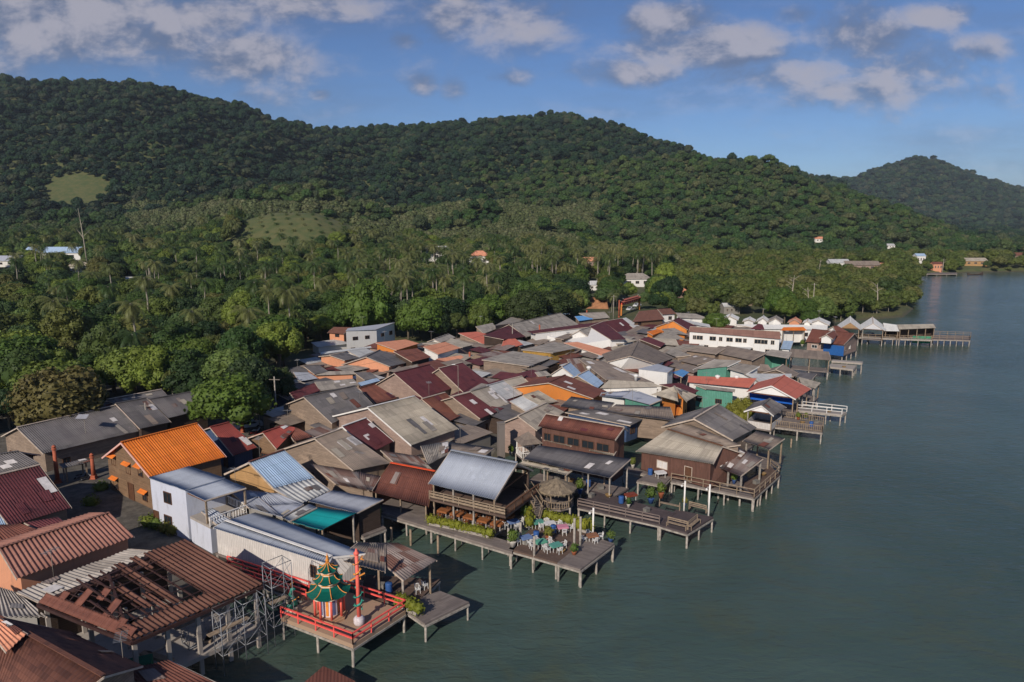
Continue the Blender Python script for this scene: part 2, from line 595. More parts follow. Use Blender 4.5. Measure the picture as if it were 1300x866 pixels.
def layer(X, Y, tab, foot, back, base=2.0):
    m = X / np.maximum(Y, 1)
    z = np.interp(m, tab[0], tab[1]); yc = np.interp(m, tab[0], tab[2])
    up = np.clip((Y - foot) / (yc - foot), 0, 1)
    prof = np.where(Y < yc, 0.45 * up + 0.55 * sst(up), np.clip(1 - (Y - yc) / back, 0, 1))
    return base + (z - base) * prof


def ground_z(X, Y):
    X = np.asarray(X, float); Y = np.asarray(Y, float)
    cd = coast_dist(X, Y)
    m = X / np.maximum(Y, 1)
    left = sst((0.42 - m) / 0.5)
    plain_ = 1.6 + left * 12 * sst((Y - 230) / 260) + left * 10 * sst((Y - 480) / 300)
    z = plain_
    for tab, foot, back in ((RIDGE, 560, 1500), (HILL, 560, 900), (FAR, 1750, 3000), (SPUR, 480, 260), (MOUND, 370, 160)):
        l = layer(X, Y, tab, foot, back)
        z = np.maximum(z, l)
    rough = sst((Y - 500) / 500)
    crest = np.interp(m, RIDGE[0], RIDGE[2])
    fold = np.abs(wob(X * 1.0, Y * 0.35, 150, 3))          # gullies running down the slopes
    z = z + rough * np.clip(z / 90, 0, 1) * (12 - 34 * np.minimum(fold, 1.2) + wob(X, Y, 110, 4) * 4) * np.clip((crest - Y) / 260, 0.12, 1)
    land = sst((cd + 1.0) / 3.0)
    far_land = np.clip(cd / 40, 0, 1)
    z = 1.5 + (z - 1.5) * far_land
    return np.where(cd > 2, z, -2.5 + (z + 2.5) * land)


ys = np.concatenate([np.linspace(-60, 14, 12), np.geomspace(18, 700, 330), np.geomspace(708, 9000, 190)])
ms = np.linspace(-1.25, 1.6, 420)
GY, GM = np.meshgrid(ys, ms, indexing='ij')
GX = GM * np.maximum(GY, 0) + GM * 90
# the widened fan keeps ground under and behind the camera too
GZ = ground_z(GX, GY)
nv = GX.size
idx = np.arange(nv).reshape(GX.shape)
faces = np.stack([idx[:-1, :-1], idx[:-1, 1:], idx[1:, 1:], idx[1:, :-1]], -1).reshape(-1, 4)
me = bpy.data.meshes.new('ground')
me.from_pydata(np.stack([GX, GY, GZ], -1).reshape(-1, 3).tolist(), [], faces.tolist())
me.polygons.foreach_set('use_smooth', np.ones(len(faces), bool))

gm, t, b = base_mat('earth and undergrowth')
tcd = t.n('ShaderNodeTexCoord')
a = t.noise(tcd.outputs['Object'], 0.05, 6.0, 0.6)
g = t.noise(tcd.outputs['Object'], 0.9, 5.0, 0.7)
c = t.mix(t.ss(a, 0.4, 0.6), srgb(62, 72, 38), srgb(86, 84, 50))
c = t.mix(t.ss(g, 0.45, 0.7), c, srgb(48, 58, 30))
# trodden earth and concrete near the houses
s = t.n('ShaderNodeSeparateXYZ'); t.put(s.inputs[0], tcd.outputs['Object'])
grassy = t.m('MULTIPLY', t.ss(s.outputs[1], 330.0, 380.0), 1.0)
fine = t.noise(tcd.outputs['Object'], 0.16, 6.0, 0.75)
c = t.mix(grassy, c, t.mix(t.ss(fine, 0.38, 0.62), srgb(66, 78, 38), srgb(88, 88, 50)))
town = t.m('MULTIPLY', t.ss(s.outputs[1], 185.0, 120.0), t.ss(s.outputs[2], 4.0, 2.2))
c = t.mix(town, c, t.mix(t.ss(g, 0.35, 0.65), srgb(70, 66, 60), srgb(98, 93, 85)))
seabed = t.ss(s.outputs[2], 1.2, 0.1)
c = t.mix(seabed, c, srgb(70, 66, 50))
t.put(b.inputs['Base Color'], c)
b.inputs['Roughness'].default_value = 0.95
me.materials.append(gm)
go = bpy.data.objects.new('ground', me); C.objects.link(go); go['kind'] = 'structure'

# water: murky green inshore, small wind ripples
wm, t, b = base_mat('sea water')
tcd = t.n('ShaderNodeTexCoord')
a = t.noise(tcd.outputs['Object'], 0.02, 5.0, 0.6, 0.6)
near = t.noise(tcd.outputs['Object'], 0.09, 6.0, 0.65, 1.2)
c = t.mix(t.ss(a, 0.35, 0.65), srgb(58, 75, 67), srgb(72, 90, 84))
c = t.mix(t.m('MULTIPLY', t.ss(near, 0.45, 0.75), 0.6), c, srgb(78, 82, 58))
t.put(b.inputs['Base Color'], c)
t.put(b.inputs['Roughness'], t.m('ADD', 0.06, t.m('MULTIPLY', t.ss(near, 0.4, 0.7), 0.12)))
b.inputs['IOR'].default_value = 1.33
b.inputs['Specular IOR Level'].default_value = 0.5
mp = t.n('ShaderNodeMapping'); t.put(mp.inputs[0], tcd.outputs['Object']); mp.inputs['Scale'].default_value = (0.55, 1.25, 1)
mp.inputs['Rotation'].default_value = (0, 0, R(-14))
r1 = t.noise(mp.outputs[0], 1.25, 5.0, 0.66, 0.5)
r2 = t.noise(mp.outputs[0], 0.16, 3.0, 0.6, 0.3)
h = t.m('ADD', t.m('MULTIPLY', r1, 0.17), t.m('MULTIPLY', r2, 0.42))
bp = t.n('ShaderNodeBump'); bp.inputs['Strength'].default_value = 0.78; bp.inputs['Distance'].default_value = 1.0
t.put(bp.inputs['Height'], h); t.put(b.inputs['Normal'], bp.outputs[0])
w = MB()
w.face([(-6000, -300, 0), (9000, -300, 0), (9000, 11000, 0), (-6000, 11000, 0)])
wo_ = w.build('sea_water', wm); wo_['kind'] = 'structure'
# ------------------------------------------------------------------ trees
LEAF_GREEN = foliage('broadleaf leaves', [srgb(52, 72, 34), srgb(72, 94, 38), srgb(42, 60, 34), srgb(88, 106, 42), srgb(96, 94, 50), srgb(58, 82, 38), srgb(36, 56, 32), srgb(84, 104, 58), srgb(110, 124, 50), srgb(50, 66, 38)])
LEAF_HILL = foliage('hill forest leaves', [srgb(28, 52, 36), srgb(46, 72, 42), srgb(24, 44, 34), srgb(60, 82, 46), srgb(72, 76, 56), srgb(34, 60, 38), srgb(22, 40, 32), srgb(50, 70, 52)])
LEAF_HILL2 = foliage('near hill leaves', [srgb(52, 80, 40), srgb(68, 92, 44), srgb(40, 64, 36), srgb(82, 100, 50), srgb(62, 74, 48), srgb(46, 72, 38), srgb(92, 96, 62), srgb(34, 58, 34)])
LEAF_MANG = foliage('mangrove leaves', [srgb(88, 98, 42), srgb(66, 82, 38), srgb(98, 106, 50), srgb(54, 72, 36), srgb(104, 104, 60), srgb(76, 96, 40)])
LEAF_RUB = foliage('rubber tree leaves', [srgb(92, 100, 64), srgb(82, 92, 56), srgb(104, 106, 74), srgb(72, 84, 50)])
LEAF_PALM = foliage('palm fronds', [srgb(104, 110, 64), srgb(124, 124, 82), srgb(84, 96, 52), srgb(114, 116, 70), srgb(62, 82, 42), srgb(74, 92, 48), srgb(56, 74, 40)], rough=0.45)
BARK = plain('bark', srgb(104, 94, 80), 0.9, 0.4, 2.0)
BARK_PALE = plain('pale bark', srgb(150, 142, 128), 0.9, 0.3, 2.0)


def crown_mesh(name, m, lobes, leaves, leaf, spread=(1, 1, 0.75), lobe_r=0.36, seed=0, core=0.80, low=-0.35):
    """unit crown (radius about 1): lobes of small leaf faces round a dark lumpy heart; base of crown at z = -0.6"""
    g = np.random.default_rng(seed)
    P = []
    tries = 0
    while len(P) < lobes and tries < 4000:
        tries += 1
        d = g.normal(size=3); d /= np.linalg.norm(d)
        if d[2] < low: continue
        r = g.uniform(0.62, 0.80)
        p = d * r
        if all(np.linalg.norm(p - q) > lobe_r * 0.80 for q, _ in P):
            P.append((p, lobe_r * g.uniform(0.75, 1.2)))
    P.append((np.array([0, 0, 0.0]), 0.66))
    V, F = [], []
    iv, if_ = ico(2)
    sp_ = np.array(spread)
    for p, r in P:
        k = len(V)
        vv = (p + iv * r * core * (1 + g.uniform(-0.13, 0.13, (len(iv), 1)))) * sp_
        V.extend(vv.tolist()); F.extend([tuple(k + i for i in f) for f in if_])
        if r > 0.6: continue
        d = g.normal(size=(leaves, 3)); d /= np.linalg.norm(d, axis=1)[:, None]
        out = p / (np.linalg.norm(p) + 1e-6)
        keep = (d @ out) > -0.35
        d = d[keep]
        pos = p + d * r * g.uniform(0.78, 1.12, (len(d), 1))
        nrm = d + g.normal(size=d.shape) * 0.55
        nrm /= np.linalg.norm(nrm, axis=1)[:, None]
        t1 = np.cross(nrm, g.normal(size=d.shape)); t1 /= np.linalg.norm(t1, axis=1)[:, None]
        t2 = np.cross(nrm, t1)
        s = leaf * g.uniform(0.6, 1.3, (len(d), 1))
        for a_, b_ in ((-1, -0.6), (0.2, -1), (1, 0.5), (-0.3, 1)):
            pass
        q = np.stack([pos - t1 * s - t2 * s * 0.5, pos + t1 * s * 0.3 - t2 * s, pos + t1 * s + t2 * s * 0.5, pos - t1 * s * 0.3 + t2 * s], 1) * sp_
        k = len(V)
        V.extend(q.reshape(-1, 3).tolist())
        F.extend([(k + 4 * i, k + 4 * i + 1, k + 4 * i + 2, k + 4 * i + 3) for i in range(len(d))])
    me = bpy.data.meshes.new(name)
    me.from_pydata(V, [], F)
    me.materials.append(m)
    return me


def trunk_mesh(name, h, r, m, limbs=4, seed=0, base=-0.5):
    """tapered trunk and limbs reaching into the crown; crown centre at height h"""
    g = random.Random(seed)
    w = MB()
    w.tube([(0, 0, base), (0.02 * h, 0, h * 0.3), (0, 0.02 * h, h * 0.62), (0.02 * h, 0, h)], [r * 1.3, r, r * 0.8, r * 0.35], 7)
    for i in range(limbs):
        a = g.uniform(0, 6.28); L = h * g.uniform(0.3, 0.5)
        s = Vector((0.01 * h, 0.01 * h, h * g.uniform(0.5, 0.75)))
        e = s + Vector((math.cos(a) * L * 0.8, math.sin(a) * L * 0.8, L * 0.75))
        w.tube([s, (s + e) / 2 + Vector((0, 0, 0.05 * h)), e], [r * 0.55, r * 0.4, r * 0.15], 5)
    me = bpy.data.meshes.new(name)
    me.from_pydata(w.v, [], w.f)
    me.polygons.foreach_set('use_smooth', np.ones(len(w.f), bool))
    me.materials.append(m)
    return me


def tree_things(name, label, group, crown, trunk, crown_r, crown_h, scale=1.0):
    """an empty with trunk and crown"""
    o = bpy.data.objects.new(name, None); C.objects.link(o)
    tag(o, label, 'tree', group)
    tr = bpy.data.objects.new('trunk', trunk); C.objects.link(tr); tr.parent = o
    cr = bpy.data.objects.new('crown', crown); C.objects.link(cr); cr.parent = o
    cr.location = (0, 0, crown_h); cr.scale = (crown_r, crown_r, crown_r)
    return o


def palm_meshes(seed, m):
    g = random.Random(seed)
    V, F = [], []
    for k in range(22):
        a = k * 2.4 + g.uniform(-0.2, 0.2)
        lift = 0.95 - 1.7 * (k / 21.0)                   # young fronds stand up, old ones hang
        L = g.uniform(0.88, 1.1)
        d = Vector((math.cos(a), math.sin(a), 0))
        side = Vector((-math.sin(a), math.cos(a), 0))
        n = 13
        prev = None
        pts = []
        for i in range(n + 1):
            s = i / n
            ang = lift - 1.55 * s
            step = Vector((d.x * math.cos(ang), d.y * math.cos(ang), math.sin(ang))) * (L / n)
            prev = (prev + step) if prev is not None else Vector((0, 0, 0))
            pts.append(prev.copy())
        for i in range(1, n):
            s = i / n
            w = 0.27 * math.sin(min(1.0, s * 1.25 + 0.12) * PI * 0.93) ** 0.7 * (1 if s < 0.93 else 0.6)
            p, q = pts[i], pts[i + 1]
            droop = Vector((0, 0, -w * g.uniform(0.5, 0.9)))
            fw = (q - p).normalized() * w * 0.45
            for sg in (-1, 1):
                for hlf in (0.0, 0.5):
                    p0 = p.lerp(q, hlf); p1 = p.lerp(q, hlf + 0.36)
                    e = p0 + side * sg * w + droop + fw
                    kk = len(V)
                    V.extend([tuple(p0), tuple(p1), tuple(e)])
                    F.append((kk, kk + 1, kk + 2))
        # midrib
        for i in range(n):
            kk = len(V)
            V.extend([tuple(pts[i] + side * 0.014), tuple(pts[i] - side * 0.014), tuple(pts[i + 1])])
            F.append((kk, kk + 1, kk + 2))
    me = bpy.data.meshes.new('palm_crown')
    me.from_pydata(V, [], F); me.materials.append(m)
    w = MB()
    bx = g.uniform(-0.06, 0.06)
    w.tube([(0, 0, -0.05), (bx * 0.3, 0.01, 0.3), (bx * 0.8, 0.02, 0.65), (bx, 0, 1.0)], [0.022, 0.014, 0.012, 0.011], 6)
    mt = bpy.data.meshes.new('palm_trunk')
    mt.from_pydata(w.v, [], w.f); mt.materials.append(BARK_PALE)
    mt.polygons.foreach_set('use_smooth', np.ones(len(w.f), bool))
    return me, mt, bx


CROWNS = [crown_mesh('crown', LEAF_GREEN, 22, 260, 0.042, (1, 1, 0.80), 0.38, 11),
          crown_mesh('crown', LEAF_GREEN, 28, 210, 0.040, (1, 0.9, 0.95), 0.33, 12),
          crown_mesh('crown', LEAF_GREEN, 17, 330, 0.046, (1, 1, 0.68), 0.46, 13),
          crown_mesh('crown', LEAF_GREEN, 32, 180, 0.037, (0.95, 1, 1.15), 0.30, 14),
          crown_mesh('crown', LEAF_GREEN, 20, 260, 0.050, (1, 1, 0.85), 0.40, 15, 0.7)]
HCROWNS = [crown_mesh('crown', LEAF_HILL, 16, 110, 0.066, (1, 1, 0.85), 0.42, 21),
           crown_mesh('crown', LEAF_HILL, 20, 90, 0.060, (1, 1, 1.0), 0.38, 22),
           crown_mesh('crown', LEAF_HILL, 13, 130, 0.070, (1, 1, 0.7), 0.50, 23)]
MCROWNS = [crown_mesh('crown', LEAF_MANG, 18, 90, 0.070, (1, 1, 0.85), 0.38, 31),
           crown_mesh('crown', LEAF_MANG, 14, 110, 0.075, (1, 0.9, 0.7), 0.44, 32)]
RCROWNS = [crown_mesh('crown', LEAF_RUB, 9, 60, 0.10, (1, 1, 0.9), 0.52, 41),
           crown_mesh('crown', LEAF_RUB, 12, 50, 0.10, (1, 1, 0.8), 0.46, 42)]
H2CROWNS = [m_.copy() for m_ in HCROWNS]
for m_ in H2CROWNS: m_.materials[0] = LEAF_HILL2
TRUNKS = [trunk_mesh('trunk', 1.0, 0.055, BARK, 5, s) for s in range(3)]
TRUNKS_PALE = [trunk_mesh('trunk', 1.0, 0.03, BARK_PALE, 3, s + 5) for s in range(2)]
PALMS = [palm_meshes(s, LEAF_PALM) for s in range(3)]

# kinds of ground, as outlines on the ground (no trees on streets, roofs and clearings)
def gpoly(pts, z=2.0):
    return [tuple(at(u, v, z))[:2] for u, v in pts]

VILLAGE = gpoly([(-700, 1000), (-500, 600), (0, 556), (60, 536), (250, 520), (262, 548), (300, 552), (352, 528), (345, 490), (392, 470), (395, 448), (425, 432), (505, 428), (560, 440), (600, 436), (640, 420), (735, 410), (745, 400), (800, 400), (850, 402), (880, 404), (905, 406), (1000, 412), (1110, 420), (1300, 460), (1300, 1100)])
ROAD_OPEN = gpoly([(738, 404), (738, 393), (772, 391), (798, 386), (836, 361), (848, 362), (830, 380), (814, 396), (850, 404)])


def scatter(n_try, ylo, yhi, mlo, mhi, spacing, seed, cond=None):
    """jittered grid in the world, spacing in metres"""
    g = np.random.default_rng(seed)
    yy = np.arange(ylo, yhi, spacing)
    out = []
    for y in yy:
        xs = np.arange(mlo * y, mhi * y, spacing)
        out.append(np.stack([xs + g.uniform(-.45, .45, len(xs)) * spacing, np.full(len(xs), y) + g.uniform(-.45, .45, len(xs)) * spacing], 1))
    P = np.concatenate(out)
    k = np.ones(len(P), bool)
    if cond is not None: k = cond(P[:, 0], P[:, 1])
    return P[k]


def px_of(X, Y, Z):
    """picture point of a place"""
    sp_, cp_ = math.sin(PITCH), math.cos(PITCH)
    zc = Y * cp_ - (Z - CAM_H) * sp_
    yc = Y * sp_ + (Z - CAM_H) * cp_
    return 650 + FPX * X / zc, 433 - FPX * yc / zc


# clearings seen on the slopes
def slope_open(X, Y):
    Z = ground_z(X, Y)
    u, v = px_of(X, Y, Z)
    c1 = (((u - 98) / 42) ** 2 + ((v - 243) / 20) ** 2 < 1) & (Y > 500) & (v > 222)
    c2 = (((u - 375) / 75) ** 2 + ((v - 296) / 32) ** 2 < 1) & (Y < 560) & (Y > 360)
    return c1, c2, u, v, Z


def forest_stuff(name, label, pts, scales, crowns, sources, zoff, kind_label=True):
    """one object: a crown instance on every point (nobody could count them)"""
    me = bpy.data.meshes.new(name)
    me.from_pydata(pts.tolist(), [], [])
    n = len(pts)
    at_ = me.attributes.new('sc', 'FLOAT', 'POINT'); at_.data.foreach_set('value', np.asarray(scales, np.float32))
    at_ = me.attributes.new('rz', 'FLOAT', 'POINT'); at_.data.foreach_set('value', RNG.uniform(0, 6.28, n).astype(np.float32))
    o = bpy.data.objects.new(name, me); C.objects.link(o)
    o['kind'] = 'stuff'; o['label'] = label
    ng = bpy.data.node_groups.new(name, 'GeometryNodeTree')
    ng.interface.new_socket('Geometry', in_out='INPUT', socket_type='NodeSocketGeometry')
    ng.interface.new_socket('Geometry', in_out='OUTPUT', socket_type='NodeSocketGeometry')
    N = ng.nodes; L = ng.links
    gi = N.new('NodeGroupInput'); gout = N.new('NodeGroupOutput')
    m2p = N.new('GeometryNodeMeshToPoints'); L.new(gi.outputs[0], m2p.inputs['Mesh'])
    join = N.new('GeometryNodeJoinGeometry')
    for s in sources:
        oi = N.new('GeometryNodeObjectInfo'); oi.inputs['Object'].default_value = s; oi.inputs['As Instance'].default_value = True
        L.new(oi.outputs['Geometry'], join.inputs[0])
    iop = N.new('GeometryNodeInstanceOnPoints')
    L.new(m2p.outputs[0], iop.inputs['Points']); L.new(join.outputs[0], iop.inputs['Instance'])
    iop.inputs['Pick Instance'].default_value = True
    rnd = N.new('FunctionNodeRandomValue'); rnd.data_type = 'INT'
    rnd.inputs[4].default_value = 0; rnd.inputs[5].default_value = len(sources) - 1
    L.new(rnd.outputs[2], iop.inputs['Instance Index'])
    a1 = N.new('GeometryNodeInputNamedAttribute'); a1.data_type = 'FLOAT'; a1.inputs[0].default_value = 'sc'
    a2 = N.new('GeometryNodeInputNamedAttribute'); a2.data_type = 'FLOAT'; a2.inputs[0].default_value = 'rz'
    cb = N.new('ShaderNodeCombineXYZ'); L.new(a2.outputs[0], cb.inputs[2])
    e2r = N.new('FunctionNodeEulerToRotation'); L.new(cb.outputs[0], e2r.inputs[0])
    L.new(e2r.outputs[0], iop.inputs['Rotation'])
    sc = N.new('ShaderNodeCombineXYZ')
    for i in range(3): L.new(a1.outputs[0], sc.inputs[i])
    L.new(sc.outputs[0], iop.inputs['Scale'])
    L.new(iop.outputs[0], gout.inputs[0])
    md = o.modifiers.new('instances', 'NODES'); md.node_group = ng
    return o


def meet_ground(u, v):
    """where the line of sight meets the terrain"""
    d = px_dir(u, v)
    Y = 90.0
    while Y < 1500:
        if CAM_H + d.z * Y / d.y <= float(ground_z(d.x * Y / d.y, Y)): break
        Y *= 1.006
    return d.x * Y / d.y, Y, float(ground_z(d.x * Y / d.y, Y))

FARH = [
    ('long white hall with pale blue roof far left in the woods', 76, 331, 36, 12, 6, 'PALEBLUE', 'WHITE', .05, False), ('pale blue roofed shed at the far left picture edge', 8, 338, 22, 10, 4, 'BLUEGREY', 'WHITE', .0, False),
    ('tan roofed low building in front of the long white hall', 100, 346, 17, 9, 4, 'BEIGE', 'WHITE', .1, True), ('small white shed among palms right of the tan building', 165, 363, 10, 6, 3, 'PALE', 'WHITE', .2, False),
    ('white house gable peeping through palms left', 120, 364, 6, 5, 3, 'PALE', 'WHITE', 0, False), ('red roofed white house alone in the near wood', 132, 462, 9, 5, 6.5, 'REDROOF', 'WHITE', .35, False),
    ('wide white roofed hall on the plain beyond the palms', 557, 331, 22, 14, 6, 'PALE', 'WHITE', -.1, False), ('white hipped villa with pinkish roof right of the wide hall', 609, 337, 12, 10, 7, 'SALMON', 'WHITE', -.05, True),
    ('grey block behind coconut palms below the villa', 620, 351, 9, 8, 5, 'GREY', 'GREY', 0, False), ('grey green roofed house above the orange bank', 806, 363, 15, 9, 4.6, 'GREY', 'WHITE', .1, True),
    ('pale shed left of the grey green roofed house', 750, 368, 9, 6, 3, 'PALE', 'WHITE', .1, False), ('small pinkish roof among palms behind', 748, 338, 12, 8, 4, 'SALMON', 'PINKW', .1, False),
    ('white shed among palms above', 700, 334, 9, 6, 5, 'PALE', 'WHITE', 0, False), ('white and grey cottage high among the palms', 838, 324, 13, 7, 5, 'PALE', 'WHITE', 0, False),
    ('pointed pale roof in the mangroves by the lane', 866, 378, 6, 6, 3, 'SALMON', 'PINKW', 0, True), ('grey hut half hidden in the mangroves', 926, 398, 6, 4, 3.4, 'PALE', 'GREY', .1, False), ('dark little roof in the mangroves behind the gables', 954, 388, 6, 4, 3, 'GREY', 'OLD', .1, False),
    ('white house at the left of the far shore', 1063, 340, 13, 8, 4, 'PALE', 'WHITE', 0, False), ('long brownish shed on the far shore', 1092, 342, 22, 9, 3.5, 'GREYBR', 'PINKW', 0, False), ('pinkish shed next to the long shed on the far shore', 1114, 344, 10, 8, 3.5, 'SALMON', 'PINKW', .1, False),
    ('orange hut standing by the far water edge', 1188, 343.5, 7, 5, 5.5, 'BROWNRED', 'PEACH', 0, False), ('tall white and blue house above the far shore', 1166, 335, 7, 6, 7, 'PALEBLUE', 'WHITE', 0, False), ('beige shed right of the orange hut', 1234, 337, 18, 8, 4, 'BEIGE', 'TAN', 0, False),
    ('red roofed house far along the right shore', 1294, 329, 14, 8, 4, 'CLAY', 'PINKW', 0, False), ('orange roofed house on the lower hill', 1040, 308, 11, 7, 3.5, 'SALMON', 'WHITE', 0, False), ('small white shed low on the right hill', 1128, 316, 9, 6, 3, 'PALE', 'WHITE', 0, False)]
FARP = [meet_ground(a[1], a[2]) for a in FARH]

def clear_view(X, Y):
    """False where a tree would stand on a house of the plain or right before it"""
    ok = np.ones(np.shape(X), bool)
    for (hx, hy, hz_), a in zip(FARP, FARH):
        off = np.abs(X / Y - hx / hy) * Y
        ok &= ~((off < a[3] * .40 + 1.0) & (Y > hy - hy * (.17 if hy < 420 else .10)) & (Y < hy + a[4] * .6 + 3))
    return ok

# --- every place where a lowland tree stands
def low_cond(X, Y):
    cd = coast_dist(X, Y)
    c1, c2, u, v, Z = slope_open(X, Y)
    return (cd > np.where(X > 60, 0.3, 4)) & ~in_poly(VILLAGE, X, Y) & ~in_poly(ROAD_OPEN, X, Y) & ~c2 & (u > -120) & (u < 1420) & clear_view(X, Y)

low = scatter(0, 70, 560, -0.95, 0.95, 6.4, 5, low_cond)
lowz = ground_z(low[:, 0], low[:, 1])
lu, lv = px_of(low[:, 0], low[:, 1], lowz)
mang = ((lu > 850) & (low[:, 1] > 120) & (lv < 408)) | (lu > 1120)
rubber_l = (low[:, 1] > 430) & (lu > 440) & (lu < 860)
is_mang = mang & (low[:, 1] < 640)
order = np.argsort(low[:, 1])
base_ok = ~is_mang & ~rubber_l
pr = RNG.uniform(0, 1, len(low))
palm_zone = base_ok & (((lv < 372) & (lv > 318) & (lu > 480) & (pr < 0.55)) | ((lu < 520) & (lu > 20) & (lv < 400) & (pr < 0.15)) | ((lu > 440) & (lu < 640) & (lv < 425) & (lv > 365) & (pr < 0.40)) | ((lu > 60) & (lu < 420) & (lv > 400) & (pr < 0.10)))
# big trees known by their place in the photo: (u, v of the foot, crown radius m, crown centre height, crown mesh)
SPECIAL = [(80, 560, 6.2, 6.0, 4, 'large olive-brown tree with bare twigs behind the long grey shed', 'olive'),
           (292, 556, 3.6, 5.4, 0, 'bright green round tree between the grey shed and the brick column', 'bright'),
           (668, 422, 8.5, 6.5, 1, 'broad dark green tree left of the bare orange earth bank', 'dark'),
           (704, 414, 8.0, 6.5, 2, 'broad dark tree standing against the orange earth bank', 'dark'),
           (620, 420, 7.0, 6.0, 0, 'bright green spreading tree beside the broad dark trees', 'bright'),
           (908, 424, 3.6, 3.6, 2, 'light green bushy tree among roofs behind the long white building', 'bright'),
           (941, 522, 1.9, 3.2, 3, 'yellow-green garden tree between the teal shack and the white gable', 'yellow'),
           (470, 432, 5.0, 8.0, 3, 'tall bright green tree behind the white and brown buildings', 'bright'),
           (535, 436, 5.5, 6.5, 1, 'rounded green tree right of the tall bright one', 'bright'),
           (355, 520, 3.0, 3.5, 3, 'dark green low tree beside the blue timber wall', 'dark'),
           (30, 640, 2.2, 2.0, 0, 'small shrub tree at the street corner', 'bright')][:10]
SPEC_LEAF = {'olive': foliage('olive leaves', [srgb(104, 94, 54), srgb(96, 90, 52)]), 'bright': foliage('bright leaves', [srgb(84, 104, 42), srgb(76, 98, 40)]),
             'dark': foliage('dark leaves', [srgb(56, 68, 34), srgb(50, 62, 32)]), 'yellow': foliage('yellow green leaves', [srgb(120, 118, 42), srgb(112, 112, 44)])}
for (u, v, r, h, ci, lab, lf) in SPECIAL:
    p = at(u, v, 2.0)
    cm = CROWNS[ci].copy(); cm.materials[0] = SPEC_LEAF[lf]
    o = tree_things('broadleaf_tree', lab, None, cm, TRUNKS[ci % 3], r, h)
    o.children[0].scale = (h, h, h)
    o.location = (p.x, p.y, float(ground_z(p.x, p.y)))
SPX = np.array([at(s[0], s[1], 2.0)[:2] for s in SPECIAL]); SPR = np.array([s[2] for s in SPECIAL])
clash = (((low[:, None, :] - SPX[None]) ** 2).sum(-1) < (SPR[None] * 0.8) ** 2).any(1)

proto_b = []
for k in range(5):
    o = tree_things('broadleaf_tree', 'green broadleaf tree in the wood behind the village', 'broadleaf trees of the wood behind the village', CROWNS[k], TRUNKS[k % 3], 1.0, 0.9)
    proto_b.append(o)
placed_b = 0
rest_b, rest_palm, rest_m = [], [], []
palm_protos = []
for k, (cm, tm, bx) in enumerate(PALMS):
    o = bpy.data.objects.new('coconut_palm', None); C.objects.link(o)
    tag(o, 'coconut palm with drooping grey-green fronds in the wood', 'palm tree', 'coconut palms of the wood')
    a_ = bpy.data.objects.new('trunk', tm); C.objects.link(a_); a_.parent = o
    b_ = bpy.data.objects.new('crown', cm); C.objects.link(b_); b_.parent = o
    palm_protos.append((o, bx))
mang_protos = []
for k in range(2):
    mang_protos.append(tree_things('mangrove_tree', 'yellow-green mangrove tree in the thicket by the shore', 'mangrove trees of the shore thicket', MCROWNS[k], TRUNKS_PALE[k], 1.0, 0.9))
used = set()


def place_tree(proto, p, z, r, h, first):
    o = proto if first else copy_tree(proto)
    o.location = (p[0], p[1], z); o.rotation_euler = (0, 0, random.uniform(0, 6.28))
    for ch in o.children:
        if ch.name.startswith('trunk'): ch.scale = (h * 0.9, h * 0.9, h)
        else:
            ch.location = (0, 0, h); ch.scale = (r, r, r * random.uniform(0.85, 1.1))
    return o


def place_palm(k, p, z, h, r, lab=None):
    proto, bx = palm_protos[k]
    o = proto if ('p', k) not in used else copy_tree(proto)
    used.add(('p', k))
    if lab:
        o['label'] = lab
        if 'group' in o.keys(): del o['group']
    o.location = (p[0], p[1], z); o.rotation_euler = (0, 0, random.uniform(0, 6.28))
    for ch in o.children:
        if ch.name.startswith('trunk'): ch.scale = (h, h, h)
        else: ch.location = (bx * h, 0, h * 0.99); ch.scale = (r, r, r)
    return o


nb = npalm = nm = 0
for i in order:
    if clash[i]: continue
    p, z = low[i], float(lowz[i])
    inview = -60 < lu[i] < 1360
    if is_mang[i]:
        r = random.uniform(1.9, 5.0); h = r * random.uniform(0.75, 1.3)
        if nm < 220 and inview:
            k = nm % 2
            place_tree(mang_protos[k], p, z, r, h, nm < 2); nm += 1
        else: rest_m.append((p[0], p[1], z + h, r))
    elif palm_zone[i]:
        h = random.uniform(11, 17.5); r = random.uniform(3.8, 5.2)
        if npalm < 240 and inview:
            place_palm(npalm % 3, p, z, h, r); npalm += 1
        else: rest_palm.append((p[0], p[1], z + h, r))
    elif rubber_l[i]:
        continue
    else:
        big = random.random()
        r = 2.9 + 2.8 * big ** 1.6; h = r * random.uniform(0.9, 1.35) + 0.6
        if nb < 290 and inview:
            k = nb if nb < 5 else random.randrange(5)
            place_tree(proto_b[k], p, z, r, h, nb < 5); nb += 1
        else: rest_b.append((p[0], p[1], z + h, r))

csrc = [[c for c in o.children if c.name.startswith('crown')][0] for o in proto_b]
psrc = [[c for c in o.children if c.name.startswith('crown')][0] for o, _ in palm_protos]
msrc = [[c for c in o.children if c.name.startswith('crown')][0] for o in mang_protos]
A = np.array(rest_b); forest_stuff('woodland', 'far part of the green wood on the plain below the hills', A[:, :3], A[:, 3], None, csrc, 0)
if rest_palm:
    A = np.array(rest_palm); forest_stuff('palm_grove', 'coconut palms massed at the foot of the hills', A[:, :3], A[:, 3], None, psrc, 0)
A = np.array(rest_m)
if len(A): forest_stuff('mangrove_thicket', 'yellow-green mangroves massed along the far shore', A[:, :3], A[:, 3], None, msrc, 0)

# --- hillside forest
def hill_cond(X, Y):
    c1, c2, u, v, Z = slope_open(X, Y)
    return ~c1 & ~c2 & (coast_dist(X, Y) > 5) & (u > -150) & (u < 1450) & clear_view(X, Y)

